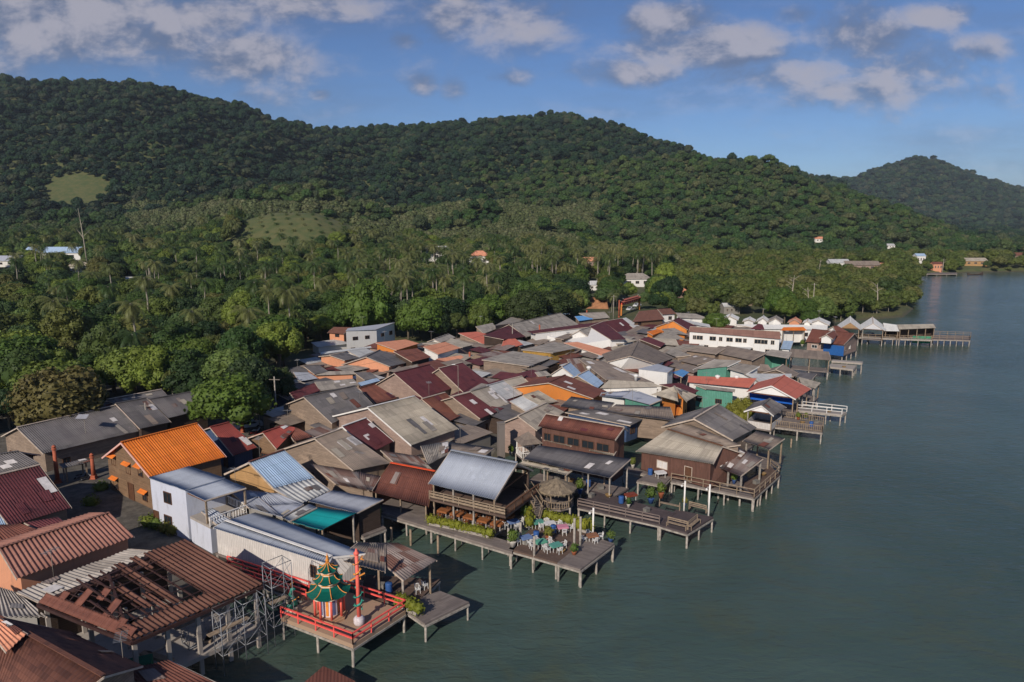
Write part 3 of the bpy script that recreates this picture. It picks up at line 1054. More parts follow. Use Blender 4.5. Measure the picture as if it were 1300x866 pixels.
tiers = [(560, 900, 6.9, 50), (900, 1420, 8.2, 51), (1420, 1700, 11, 52), (1900, 2800, 13.5, 53)]
H, RUB = [], []
for ylo, yhi, spc, sd in tiers:
    P = scatter(0, ylo, yhi, -0.82, 0.82, spc, sd, hill_cond)
    m_ = P[:, 0] / P[:, 1]
    if ylo >= 1400:
        P = P[m_ > 0.18]
    Z = ground_z(P[:, 0], P[:, 1]); u, v = px_of(P[:, 0], P[:, 1], Z)
    r = spc * (0.34 + 0.44 * RNG.uniform(0, 1, len(P)) ** 1.5) * np.where(RNG.uniform(0, 1, len(P)) < 0.08, 1.25, 1.0)
    zz = Z + r * RNG.uniform(0.4, 1.9, len(P))
    rub = (P[:, 1] < 760) & (v > 262) & (v < 335) & (u > 160) & (u < 760) & (wob(P[:, 0], P[:, 1], 120, 9) > -0.05) & (ylo < 900)
    H.append(np.stack([P[:, 0], P[:, 1], zz, r], 1)[~rub])
    Q = np.stack([P[:, 0], P[:, 1], Z + 3.2 + RNG.uniform(-.4, .6, len(P)), np.full(len(P), 4.6) * RNG.uniform(0.8, 1.1, len(P))], 1)[rub]
    RUB.append(Q)
A_all = np.concatenate(H)
nearh = (A_all[:, 1] < 900) & ((A_all[:, 0] / A_all[:, 1] > -0.12 + 0.10 * np.sin(A_all[:, 1] * 0.01)) | (A_all[:, 1] < 640))
A = A_all[~nearh]; A2 = A_all[nearh]
# one scattered individual of each hill crown gives the mass its shapes
hp = [tree_things('forest_tree', 'tall forest tree rising at the foot of the hill', 'tall forest trees at the foot of the hill', HCROWNS[k], TRUNKS_PALE[k % 2], 1, 1) for k in range(3)]
for k, o in enumerate(hp):
    place_tree(o, A[40 + 37 * k][:2], float(ground_z(*A[40 + 37 * k][:2])), 6.0, 8.0, True)
hp2 = [tree_things('forest_tree', 'lighter green forest tree low on the nearer hill', 'lighter forest trees low on the nearer hill', H2CROWNS[k], TRUNKS_PALE[k % 2], 1, 1) for k in range(3)]
for k, o in enumerate(hp2): place_tree(o, A2[60 + 41 * k][:2], float(ground_z(*A2[60 + 41 * k][:2])), 5.5, 8.0, True)
rp = [tree_things('rubber_tree', 'pale grey-green rubber tree at the plantation edge', 'rubber trees at the plantation edge', RCROWNS[k], TRUNKS_PALE[k], 1, 1) for k in range(2)]
hsrc = [[c for c in o.children if c.name.startswith('crown')][0] for o in hp]
rsrc = [[c for c in o.children if c.name.startswith('crown')][0] for o in rp]
forest_stuff('hillside_forest', 'dense dark green forest covering the hills', A[:, :3], A[:, 3], None, hsrc, 0)
forest_stuff('nearer_hill_forest', 'lighter green mixed forest on the nearer hill to the right', A2[:, :3], A2[:, 3], None, [[c for c in o.children if c.name.startswith('crown')][0] for o in hp2], 0)
# rubber plantation: even spacing, even crowns
P = scatter(0, 425, 560, -0.30, 0.25, 5.2, 77, lambda X, Y: (~slope_open(X, Y)[1]) & (slope_open(X, Y)[2] > 440) & (slope_open(X, Y)[2] < 860) & (wob(X, Y, 120, 14) > -0.25) & clear_view(X, Y))
PB = scatter(0, 425, 565, -0.30, 0.25, 7.0, 78, lambda X, Y: (~slope_open(X, Y)[1]) & (slope_open(X, Y)[2] > 440) & (slope_open(X, Y)[2] < 860) & (wob(X, Y, 120, 14) < -0.2) & clear_view(X, Y))
forest_stuff('mixed_wood', 'mixed dark trees between the rubber plots', np.stack([PB[:, 0], PB[:, 1], ground_z(PB[:, 0], PB[:, 1]) + 5.0], 1), RNG.uniform(3.0, 6.5, len(PB)), None, csrc, 0)
Z = ground_z(P[:, 0], P[:, 1])
Q = np.stack([P[:, 0], P[:, 1], Z + 4.5, RNG.uniform(3.0, 3.9, len(P))], 1)
RB = np.concatenate(RUB + [Q])
for k, o in enumerate(rp):
    place_tree(o, P[30 + 50 * k], float(Z[30 + 50 * k]), 3.4, 4.5, True)
forest_stuff('rubber_plantation', 'pale grey-green rubber plantation on the lower slopes', RB[:, :3], RB[:, 3], None, rsrc, 0)
# young oil palms in rows on the cleared mound, grass on both clearings
YP = []
for y in np.arange(372, 545, 9.0):
    for x in np.arange(-200, -60, 9.0):
        YP.append((x + (4.5 if int(y / 9) % 2 else 0) + random.uniform(-1, 1), y + random.uniform(-1, 1)))
YP = np.array(YP)
k = slope_open(YP[:, 0], YP[:, 1])[1]
YP = YP[k]; Z = ground_z(YP[:, 0], YP[:, 1])
forest_stuff('young_oil_palms', 'rows of young oil palms on the cleared grassy mound', np.stack([YP[:, 0], YP[:, 1], Z + 1.0], 1), RNG.uniform(1.9, 3.0, len(YP)), None, psrc, 0)
# a belt of banana-green scrub below the clearing on the left
P = scatter(0, 560, 700, -0.85, -0.42, 5.0, 91, lambda X, Y: (slope_open(X, Y)[2] > -60))
Z = ground_z(P[:, 0], P[:, 1])
forest_stuff('scrub', 'low bluish green scrub at the foot of the left hill', np.stack([P[:, 0], P[:, 1], Z + 2.5], 1), RNG.uniform(3.0, 4.2, len(P)), None, psrc, 0)
# ------------------------------------------------------------------ survey frames (origin and scale of each enlarged part of the photo)
FRAMES = {'A': (0, 450, 3.714), 'B': (0, 633, 3.714), 'C': (300, 633, 3.714), 'D': (300, 450, 3.714), 'E': (600, 550, 3.714),
          'F': (600, 380, 5.184), 'G': (800, 380, 5.184), 'H': (1000, 380, 5.184), 'I': (380, 380, 5.184),
          'J': (790, 490, 5.652), 'K': (630, 510, 6.5), 'L': (930, 460, 7.217), 'M': (630, 600, 8.094), 'N': (340, 690, 7.217),
          'O': (500, 560, 7.217), 'Q': (340, 450, 7.217), 'R': (700, 350, 5.417), 'P': (0, 0, 1.0)}


def fr(f, x, y):
    x0, y0, s = FRAMES[f]
    return (x0 + x / s, y0 + y / s)


def spot(f, x, y, z):
    return at(*fr(f, x, y), z)


# ------------------------------------------------------------------ materials of the village
GREY = roofing('grey fibre cement sheets', srgb(156, 148, 138), srgb(106, 100, 96), patch=srgb(168, 160, 150), patch_amt=0.35)
DKGREY = roofing('dark grey weathered sheets', srgb(108, 104, 104), srgb(74, 72, 74), patch=srgb(128, 122, 116), patch_amt=0.3)
BEIGE = roofing('beige fibre cement sheets', srgb(172, 162, 146), srgb(136, 128, 116), patch=srgb(190, 182, 166), patch_amt=0.35)
GREYBR = roofing('grey brown sheets', srgb(140, 126, 114), srgb(104, 94, 88), patch=srgb(160, 148, 132), patch_amt=0.4)
MAROON = roofing('maroon painted sheets', srgb(98, 50, 54), srgb(72, 38, 44), var=0.22, patch=srgb(116, 70, 72), patch_amt=0.25)
BROWNRED = roofing('rust brown sheets', srgb(116, 72, 60), srgb(88, 54, 48), var=0.25, patch=srgb(146, 92, 74), patch_amt=0.3)
BROWN = roofing('brown painted sheets', srgb(138, 104, 92), srgb(110, 80, 72), var=0.2, pitch=0.35, streak=0.2)
REDROOF = roofing('red painted sheets', srgb(146, 70, 62), srgb(122, 58, 54), var=0.15, streak=0.2)
TENT = roofing('white tent like sheets', srgb(222, 220, 214), srgb(196, 194, 190), var=0.15, streak=0.2)
DSTRIPE = roofing('dark ribbed brown sheets', srgb(112, 76, 62), srgb(86, 56, 48), var=0.2, pitch=0.36, streak=0.25, bump=1.0)
BRIGHTRED = roofing('bright orange red sheets', srgb(190, 108, 90), srgb(166, 94, 80), var=0.15, streak=0.2, ovar=0.04)
ORANGE = roofing('orange tile sheets', srgb(216, 118, 42), srgb(186, 92, 36), var=0.16, streak=0.22, sheet=(0.9, 1.3), ovar=0.02)
SALMON = roofing('salmon pink sheets', srgb(206, 142, 112), srgb(186, 120, 96), var=0.15, streak=0.3)
BLUEGREY = roofing('pale blue grey metal', srgb(164, 168, 178), srgb(146, 150, 162), rough=0.65, var=0.12, streak=0.25, pitch=0.2, sheet=(0.76, 6.0), bump=0.4)
STEEL = roofing('steel grey metal sheets', srgb(168, 174, 184), srgb(154, 160, 172), rough=0.8, var=0.08, streak=0.2, pitch=0.25, sheet=(0.76, 9.0), bump=0.4, ovar=0.05)
PALEBLUE = roofing('pale blue sheets', srgb(158, 180, 204), srgb(136, 158, 188), var=0.15, streak=0.3)
SKYBLUE = roofing('bright blue sheets', srgb(94, 148, 200), srgb(80, 132, 186), var=0.1, streak=0.15)
PALE = roofing('pale galvanised sheets', srgb(190, 190, 188), srgb(160, 162, 164), rough=0.55, var=0.2, streak=0.35)
TURQ = roofing('turquoise tarpaulin', srgb(20, 150, 150), srgb(20, 138, 140), var=0.05, streak=0.15, pitch=0.8, bump=0.15, ovar=0.01)
RUSTED = roofing('rusted patchwork sheets', srgb(136, 124, 118), srgb(100, 66, 56), var=0.6, streak=0.5, sheet=(0.7, 2.4), patch=srgb(110, 72, 60), patch_amt=0.6)
STRIPE = roofing('striped brown sheets', srgb(150, 106, 92), srgb(120, 78, 66), var=0.1, pitch=0.36, streak=0.12, bump=1.0)
STRIPEGREY = roofing('bleached ribbed sheets', srgb(168, 160, 152), srgb(120, 112, 106), var=0.35, pitch=0.36, streak=0.2, bump=1.0)
CLAY = roofing('clay tile rows', srgb(116, 76, 62), srgb(88, 58, 50), var=0.45, sheet=(0.5, 0.45), streak=0.2)
TILEBR = roofing('brown tile rows', srgb(120, 82, 68), srgb(96, 66, 58), var=0.3, sheet=(0.4, 0.4), streak=0.2)
THATCH = roofing('grey thatch', srgb(150, 134, 112), srgb(110, 98, 84), var=0.5, sheet=(0.3, 0.5), streak=0.7, pitch=0.12, bump=1.0, rough=0.95)
ROOFS = dict(TENT=TENT, DSTRIPE=DSTRIPE, GREY=GREY, DKGREY=DKGREY, BEIGE=BEIGE, GREYBR=GREYBR, MAROON=MAROON, BROWNRED=BROWNRED, BROWN=BROWN, REDROOF=REDROOF, BRIGHTRED=BRIGHTRED, ORANGE=ORANGE,
             SALMON=SALMON, BLUEGREY=BLUEGREY, STEEL=STEEL, PALEBLUE=PALEBLUE, SKYBLUE=SKYBLUE, PALE=PALE, TURQ=TURQ, RUSTED=RUSTED, STRIPE=STRIPE, STRIPEGREY=STRIPEGREY,
             CLAY=CLAY, TILEBR=TILEBR, THATCH=THATCH)
W_OLD = boards('weathered timber boards', srgb(146, 128, 112), srgb(96, 84, 76))
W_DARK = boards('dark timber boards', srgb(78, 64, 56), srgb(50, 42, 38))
W_RED = boards('red brown timber boards', srgb(106, 76, 66), srgb(74, 54, 48), vert=True)
W_TAN = boards('tan plywood', srgb(176, 140, 96), srgb(150, 116, 80), pitch=1.2, var=0.3)
W_ORANGE = stained('orange painted wall', srgb(200, 124, 58), amt=0.35)
W_PEACH = stained('peach painted wall', srgb(202, 142, 110), amt=0.35)
W_WHITE = stained('white painted wall', srgb(214, 212, 208), amt=0.25)
W_BLUEWH = stained('blue white plaster', srgb(190, 194, 206), amt=0.45)
W_SIDING = boards('white metal siding', srgb(202, 196, 190), srgb(184, 178, 174), pitch=0.25, vert=True, var=0.25)
W_GREY = stained('grey cement wall', srgb(136, 132, 126), amt=0.5)
W_BRICK = boards('brown brick courses', srgb(132, 106, 82), srgb(100, 80, 64), pitch=0.12, var=0.6, gap=0.16)
W_TEAL = boards('teal painted boards', srgb(92, 148, 130), srgb(74, 124, 110), pitch=0.3, vert=True, var=0.3)
W_BLUE = boards('blue painted boards', srgb(40, 92, 156), srgb(34, 76, 130), pitch=0.3, vert=True, var=0.3)
W_DKBLUE = boards('blue grey timber', srgb(64, 82, 112), srgb(46, 60, 84), pitch=0.25, vert=True)
W_PINKW = boards('pinkish grey boards', srgb(158, 136, 124), srgb(126, 106, 98), pitch=0.2)
W_YELLOW = boards('yellow timber boards', srgb(186, 146, 74), srgb(150, 116, 60), vert=True)
WALLS = dict(OLD=W_OLD, DARK=W_DARK, RED=W_RED, TAN=W_TAN, ORANGE=W_ORANGE, PEACH=W_PEACH, WHITE=W_WHITE, BLUEWH=W_BLUEWH, SIDING=W_SIDING, GREY=W_GREY, BRICK=W_BRICK,
             TEAL=W_TEAL, BLUE=W_BLUE, DKBLUE=W_DKBLUE, PINKW=W_PINKW, YELLOW=W_YELLOW)
TRIM = plain('pale weathered trim', srgb(188, 172, 156), 0.8, 0.3, 2.0)
TRIM_WHITE = plain('white trim', srgb(222, 218, 212), 0.6, 0.15, 2.0)
TRIM_ORANGE = plain('orange red ridge tiles', srgb(224, 84, 44), 0.7, 0.15, 2.0)
TRIM_BROWN = plain('brown timber trim', srgb(112, 76, 54), 0.8, 0.3, 2.0)
FRAME_BR = plain('brown window frame', srgb(92, 62, 44), 0.7, 0.3, 3.0)
WIN = glass()
TIMBER = boards('grey deck planks', srgb(128, 118, 112), srgb(92, 84, 82), pitch=0.22, var=0.6)
TIMBER_BR = boards('brown deck planks', srgb(104, 86, 76), srgb(72, 60, 54), pitch=0.22, var=0.5)
POST = plain('grey concrete posts', srgb(158, 150, 140), 0.9, 0.45, 2.5)
POST_WOOD = plain('bleached timber posts', srgb(146, 128, 108), 0.9, 0.4, 3.0)
CONC = stained('pale concrete', srgb(158, 150, 142), amt=0.6)
PATCHM = plain('pale roof patch', srgb(206, 200, 196), 0.6, 0.25, 1.5)
WHITEP = plain('white plastic', srgb(216, 214, 210), 0.5, 0.1, 1.0)
SALA = plain('red rail paint', srgb(236, 92, 84), 0.6, 0.2, 2.0)


# ------------------------------------------------------------------ roofed buildings
def sheet(mb, p00, p10, p11, p01, pitch=None, amp=0.03, thick=0.05, v_rows=3):
    """roofing between an upper edge p00-p10 and a lower edge p01-p11; ribs run down the slope"""
    p00, p10, p11, p01 = map(Vector, (p00, p10, p11, p01))
    W = ((p10 - p00).length + (p11 - p01).length) / 2
    Lh = ((p01 - p00).length + (p11 - p10).length) / 2
    nrm = ((p10 - p00).cross(p01 - p00))
    if nrm.length < 1e-6: nrm = (p11 - p01).cross(p01 - p00)
    nrm.normalize()
    if nrm.z < 0: nrm = -nrm
    if pitch:
        cols = max(8, int(W / pitch * 6))
    else:
        cols = max(1, int(W / 3)); amp = 0
    rows = v_rows if pitch else max(1, v_rows - 1)
    sag = min(0.025, W * 0.002)
    V, F, UV = [], [], []
    jn = [[random.uniform(-.03, .03) if pitch else 0.0 for _ in range(8)] for _ in range(rows + 2)]
    for j in range(rows + 1):
        tt = j / rows
        for i in range(cols + 1):
            s = i / cols
            p = (p00.lerp(p10, s)).lerp(p01.lerp(p11, s), tt)
            off = amp * math.sin(2 * PI * s * W / pitch) if pitch else 0
            p = p + nrm * (off + jn[j][int(i * 6 / max(1, cols))] - sag * math.sin(PI * s) * math.sin(PI * tt * 0.9 + 0.3))
            V.append(p); UV.append((s * W, tt * Lh))
    n = cols + 1
    up_order = None
    for j in range(rows):
        for i in range(cols):
            F.append((j * n + i, j * n + i + 1, (j + 1) * n + i + 1, (j + 1) * n + i))
    a = (V[1] - V[0]).cross(V[n] - V[0])
    if a.dot(nrm) < 0: F = [f[::-1] for f in F]
    k = len(V)
    V2 = [p - nrm * thick for p in V]
    F2 = [tuple(k + q for q in f[::-1]) for f in F]
    edge = [j * n for j in range(rows + 1)], [j * n + cols for j in range(rows + 1)], list(range(n)), [rows * n + i for i in range(n)]
    E = []
    for e in edge:
        for q in range(len(e) - 1):
            E.append((e[q], e[q + 1], k + e[q + 1], k + e[q]))
    mb.shared(V + V2, F + F2 + E, smooth=False, uvs=UV + UV)
    if pitch:
        for q in range(len(mb.sm) - len(F) - len(F2) - len(E), len(mb.sm) - len(E)): mb.sm[q] = True


def window_on(root, p, out, along, w, h, frame=None, bars=1, pane=None, name='window'):
    """frame, mullion and sunk pane on a wall; p is the centre, out the wall normal"""
    fm = frame or FRAME_BR
    mb = MB()
    up = Vector((0, 0, 1))
    t = 0.07
    for sx in (-1, 1):
        mb.box(p + along * (sx * w / 2) + out * 0.04, (t, 0.08, h + t), ax=(along, out, up))
    for sz in (-1, 1):
        mb.box(p + up * (sz * h / 2) + out * 0.04, (w - t, 0.08, t), ax=(along, out, up))
    for i in range(bars):
        mb.box(p + along * (w * ((i + 1) / (bars + 1) - 0.5)) + out * 0.035, (0.045, 0.05, h - t), ax=(along, out, up))
    o = mb.build(name, fm, root)
    m2 = MB()
    m2.box(p + out * 0.012, (w - t, 0.02, h - t), ax=(along, out, up))
    g = m2.build('pane' if name == 'window' else 'panel', pane or WIN, o)
    return o


REPORT = []
def roofed(name, label, cat, f, pts, zr, roof='GREY', wall='OLD', base=1.3, fw=1.0, mono=False, hip=(0, 0), k=None, group=None,
           open_=False, front_open=False, trim=None, cap=None, wins='auto', patches=0, pitch=None, inset=(0.35, 0.5), amp=0.035, seed=None, stilts=False, posts=None, z_deck=1.8, doors=0, gable_fill=False, parapet=None, wframe=None, wpane=None, back_drop=None, barge=True):
    """pts: two ends of the upper edge, then the lower edge under the second and under the first"""
    g = random.Random(label)
    A_, B_, l2, l1 = [fr(f, *p) if len(p) == 2 else fr(p[0], p[1], p[2]) for p in pts]
    A = at(*A_, zr); B = at(*B_, zr)
    r = (B - A); r.z = 0; Lr = r.length; r.normalize()
    n = Vector((-r.y, r.x, 0))
    q = at(*l1, zr - 0.35)
    q2 = at(*l2, zr - 0.35)
    if ((q + q2) / 2 - (A + B) / 2).dot(n) < 0: n = -n
    cam_p = Vector((0, 0, CAM_H))

    def hit(px, kk):
        d = px_dir(*px)
        t = (zr - kk * (cam_p - A).dot(n) - CAM_H) / (d.z + kk * d.dot(n))
        return cam_p + d * t
    if k is None:
        best = None
        for i in range(56):
            kk = 0.18 + i * 0.01
            e1 = (hit(l1, kk) - A).dot(r); e2 = (hit(l2, kk) - B).dot(r)
            s = abs(e1) + abs(e2)
            if hip[0] or hip[1]: s = abs(kk - 0.42)
            if best is None or s < best[0]: best = (s, kk)
        k = best[1]
    L1, L2 = hit(l1, k), hit(l2, k)
    for P_, l_ in ((L1, l1), (L2, l2)):
        if not (0 < (P_ - A).dot(n) < 13 and P_.z > base + 1.2) or abs((P_ - A).dot(r)) > Lr + 9:
            L1, L2 = at(*l1, zr - 0.7), at(*l2, zr - 0.7)
    w_ = (L1 - A).dot(n)
    REPORT.append((label[:40], round(k, 2), round(Lr, 1), round(w_, 1), round(L1.z, 1), round((L1 - A).dot(r), 1), round((L2 - B).dot(r), 1), tuple(round(c, 0) for c in A)))

    def mir(P, U):
        d = P - U
        s = d.dot(n)
        return U + (d - n * (2 * s)) * fw if fw != 1 else P - n * (2 * (P - U).dot(n))
    M1, M2 = mir(L1, A), mir(L2, B)
    near = A.y < 112
    if pitch is None and near: pitch = 0.26
    if not near: pitch = None
    zb = z_deck if stilts else base
    c0 = (A + B + L1 + L2) / 4 if mono else (A + B) / 2
    root = thing(name, label, cat, (c0.x, c0.y, zb), group)
    # roof
    mb = MB()
    if hip[0] or hip[1]:
        A2 = A + (B - A) * 0.0; B2 = B
    sheet(mb, A, B, L2, L1, pitch, amp)
    if not mono: sheet(mb, A, B, M2, M1, pitch, amp)
    if hip[0] and not mono:
        mb.face([A, L1, M1], [(0, 0), (-3, 4), (3, 4)]); mb.face([A - Vector((0, 0, .06)), M1 - Vector((0, 0, .06)), L1 - Vector((0, 0, .06))])
    if hip[1] and not mono:
        mb.face([B, M2, L2], [(0, 0), (-3, 4), (3, 4)]); mb.face([B - Vector((0, 0, .06)), L2 - Vector((0, 0, .06)), M2 - Vector((0, 0, .06))])
    ro = mb.build('roof', ROOFS[roof], root)
    # ridge capping and edge boards
    tm = trim or TRIM
    up = Vector((0, 0, 1))
    if not mono:
        mb = MB(); mb.bar(A + up * 0.06, B + up * 0.06, 0.30, 0.07)
        if hip[0]: mb.bar(A + up * .05, L1 + up * .05, .22, .07); mb.bar(A + up * .05, M1 + up * .05, .22, .07)
        if hip[1]: mb.bar(B + up * .05, L2 + up * .05, .22, .07); mb.bar(B + up * .05, M2 + up * .05, .22, .07)
        mb.build('ridge_cap', cap or (tm if g.random() < 0.35 else ROOFS[roof]), ro)
    if barge:
        dn = up * -0.09
        bw, bh = (0.05, 0.13) if trim is None else (0.06, 0.2)
        for (U_, l_, m_, sg) in ((A, L1, M1, -1), (B, L2, M2, 1)):
            mb = MB()
            mb.bar(U_ + dn + r * 0.03 * sg, l_ + dn + r * 0.03 * sg, bw, bh)
            if not mono: mb.bar(U_ + dn + r * 0.03 * sg, m_ + dn + r * 0.03 * sg, bw, bh)
            mb.build('edge_board', tm, root)
    # odd sheets laid over the old ones
    if near and roof not in ('ORANGE', 'TURQ', 'STEEL', 'STRIPE', 'PALEBLUE', 'THATCH', 'BRIGHTRED'):
        for _ in range(g.randint(0, 4)):
            s = g.uniform(0.03, 0.9); tt = g.uniform(0.02, 0.75); dsx = g.uniform(.5, 1.0) / max(Lr, 1); dtx = g.uniform(.15, .4); sk = g.uniform(-.3, .3) * dsx
            P = lambda a, b_: A.lerp(B, min(.99, max(0.01, a))).lerp(L1.lerp(L2, min(.99, max(0.01, a))), min(.99, b_)) + up * (0.085 + 0.004 * _)
            mb = MB()
            mb.face([P(s, tt), P(s + dsx, tt), P(s + dsx + sk, tt + dtx), P(s + sk, tt + dtx)], [(0, 0), (1, 0), (1, 2), (0, 2)])
            mb.face([P(s, tt) - up * .03, P(s + sk, tt + dtx) - up * .03, P(s + dsx + sk, tt + dtx) - up * .03, P(s + dsx, tt) - up * .03])
            mb.build('patch_sheet', g.choice((RUSTED, GREY, DKGREY, BEIGE, PATCHM, GREYBR, BROWNRED) if roof not in ('MAROON', 'BROWNRED', 'REDROOF') else (MAROON, BROWNRED, MAROON, RUSTED, PATCHM)), ro)
    # pale replacement sheets
    if patches:
        mb = MB()
        for _ in range(patches):
            s = g.uniform(0.1, 0.85); tt = g.uniform(0.1, 0.8)
            ds = g.uniform(0.6, 1.1) / max(Lr, 1); dt = g.uniform(0.12, 0.25)
            P = lambda a, b: A.lerp(B, a).lerp(L1.lerp(L2, a), b) + up * 0.075
            mb.face([P(s, tt), P(s + ds, tt), P(s + ds, tt + dt), P(s, tt + dt)])
            mb.face([P(s, tt) - up * .03, P(s, tt + dt) - up * .03, P(s + ds, tt + dt) - up * .03, P(s + ds, tt) - up * .03])
        mb.build('replacement_sheet', PATCHM, ro)
    # walls
    S = lambda s, t_: (A.lerp(B, s).lerp(L1.lerp(L2, s), t_) if t_ >= 0 else A.lerp(B, s).lerp(M1.lerp(M2, s), -t_)) - up * 0.10
    ds = min(0.3, inset[0] / max(Lr, 0.5)); dt = min(0.4, inset[1] / max(abs(w_), 0.5))
    if hip[0] or hip[1]: ds = 0.0; dt = max(dt, 0.15)
    t0 = 0.02 if mono else -(1 - dt)
    cor = [S(ds, t0), S(1 - ds, t0), S(1 - ds, 1 - dt), S(ds, 1 - dt)]
    if hip[0] and not mono:
        cor[0] = M1.lerp(cor[0], 0.5) - up * .1 if False else S(0, -(1 - dt)); cor[3] = S(0, 1 - dt)
    if open_:
        npost = posts or max(2, int(Lr / 3.0) + 1)
        for i in range(npost):
            s = ds + (1 - 2 * ds) * i / (npost - 1)
            for t_ in ((1 - dt), t0):
                p = S(s, t_)
                mb = MB(); mb.box(((p.x), (p.y), (p.z + zb) / 2), (0.17, 0.17, p.z - zb), rz=math.atan2(r.y, r.x))
                mb.build('post', POST if g.random() < .5 else POST_WOOD, root)
        mb = MB()
        for t_ in ((1 - dt), t0):
            mb.bar(S(ds, t_) - up * 0.1, S(1 - ds, t_) - up * 0.1, 0.1, 0.16)
        for s in (ds, 1 - ds):
            mb.bar(S(s, 1 - dt) - up * 0.1, S(s, t0) - up * 0.1, 0.1, 0.14) if mono else mb.bar(S(s, 1 - dt) - up * 0.1, S(s, -(1 - dt)) - up * 0.1, 0.1, 0.14)
        mb.build('roof_beam', TRIM_BROWN, root)
        if gable_fill and not mono:
            for s in (ds, 1 - ds):
                mb = MB(); a_, b_, c_ = S(s, -(1 - dt)), S(s, 1 - dt), S(s, 0)
                Lg = (b_ - a_).length
                mb.face([a_, b_, c_], [(0, 0), (Lg, 0), (Lg / 2, 1.5)]); mb.face([a_ + r * .02, c_ + r * .02, b_ + r * .02], [(0, 0), (Lg / 2, 1.5), (Lg, 0)])
                mb.build('gable', WALLS[gable_fill], root)
        if parapet:
            mb = MB()
            q = [Vector((p.x, p.y, zb + 0.5)) for p in cor]
            for i in range(4): mb.bar(q[i], q[(i + 1) % 4], 0.08, 1.0)
            mb.build('parapet', WALLS[parapet], root)
    else:
        mb = MB()
        def wallq(a, b, peak=None):
            L = math.hypot(b.x - a.x, b.y - a.y)
            a0, b0 = Vector((a.x, a.y, zb)), Vector((b.x, b.y, zb))
            if peak is None:
                mb.face([a0, b0, b, a], [(0, 0), (L, 0), (L, b.z - zb), (0, a.z - zb)])
            else:
                mb.face([a0, b0, b, peak, a], [(0, 0), (L, 0), (L, b.z - zb), (L / 2, peak.z - zb), (0, a.z - zb)])
        if mono:
            wallq(cor[0], cor[1]); wallq(cor[1], cor[2])
            if not front_open: wallq(cor[2], cor[3])
            wallq(cor[3], cor[0])
        else:
            wallq(cor[0], cor[1]); wallq(cor[1], cor[2], None if hip[1] else S(1 - ds, 0))
            if not front_open: wallq(cor[2], cor[3])
            wallq(cor[3], cor[0], None if hip[0] else S(ds, 0))
        wm_ = WALLS[wall]
        mb.build('wall', wm_, root)
        if front_open:
            npost = posts or max(2, int(Lr / 2.6) + 1)
            for i in range(npost):
                p = S(ds + (1 - 2 * ds) * i / (npost - 1), 1 - dt)
                mb = MB(); mb.box((p.x, p.y, (p.z + zb) / 2), (0.15, 0.15, p.z - zb), rz=math.atan2(r.y, r.x))
                mb.build('post', POST_WOOD, root)
        # openings
        ends = []
        ctr = (cor[0] + cor[1] + cor[2] + cor[3]) / 4
        for (a, b, kind) in ((cor[3], cor[0], 'gable0'), (cor[2], cor[3], 'front'), (cor[1], cor[2], 'gable1')):
            if kind == 'front' and front_open: continue
            al = Vector((b.x - a.x, b.y - a.y, 0)); L = al.length
            if L < 1.2: continue
            al.normalize(); out = Vector((al.y, -al.x, 0))
            if out.dot(Vector(((a.x + b.x) / 2 - ctr.x, (a.y + b.y) / 2 - ctr.y, 0))) < 0: out = -out
            if out.dot(Vector((a.x, a.y, 0))) > 0: continue          # faces away from the bay view
            ends.append((kind, a, b, al, out, L))
        if wins == 'auto':
            for kind, a, b, al, out, L in ends:
                ztop = min(a.z, b.z)
                hh = ztop - zb
                if hh < 1.6: continue
                nw = max(1, min(6, int(L / 3.2)))
                levels = [zb + 1.5] if hh < 4.6 else [zb + 1.5, zb + 4.2]
                for zl in levels:
                    if zl + 0.6 > ztop: continue
                    for i in range(nw):
                        if g.random() < 0.25: continue
                        tt = (i + 0.5 + g.uniform(-.15, .15)) / nw
                        p = Vector((a.x, a.y, zl)) + al * (L * tt)
                        if g.random() < 0.18 and zl == levels[0]:
                            p.z = zb + 1.0
                            window_on(root, p, out, al, 0.9, 1.95, wframe, 0, ROOFS['DKGREY'] if False else FRAME_BR, 'door')
                        else:
                            window_on(root, p, out, al, g.choice((0.9, 1.1, 1.3)), g.choice((0.8, 1.0)), wframe, g.choice((1, 1, 2)), wpane)
        elif wins:
            for (kind, tt, zl, w, h, nm) in wins:
                for e in ends:
                    if e[0] == kind:
                        _, a, b, al, out, L = e
                        p = Vector((a.x, a.y, zl)) + al * (L * tt)
                        window_on(root, p, out, al, w, h, wframe, 1 if nm == 'window' else 0, wpane if nm == 'window' else FRAME_BR, nm)
    if stilts:
        mb = MB()
        cc = [Vector((p.x, p.y, zb)) for p in cor]
        c_ = sum(cc, Vector()) / 4
        cc = [c_ + (p - c_) * 1.04 for p in cc]
        mb.slab(cc, 0.22); mb.build('floor_platform', TIMBER, root)
        nx = max(2, int(Lr / 3.2) + 1); ny = max(2, int((cc[3] - cc[0]).length / 3.2) + 1)
        for i in range(nx):
            for j in range(ny):
                if 0 < i < nx - 1 and 0 < j < ny - 1: continue
                p = cc[0].lerp(cc[1], i / (nx - 1)).lerp(cc[3].lerp(cc[2], i / (nx - 1)), j / (ny - 1))
                p = p + (c_ - p).normalized() * 0.25
                mb = MB(); mb.tube([(p.x, p.y, -2.0), (p.x, p.y, zb - 0.2)], 0.13, 6); mb.build('stilt', POST, root)
    root['_A'] = tuple(A); root['_r'] = tuple(r); root['_n'] = tuple(n); root['_w'] = w_; root['_L'] = Lr
    return root


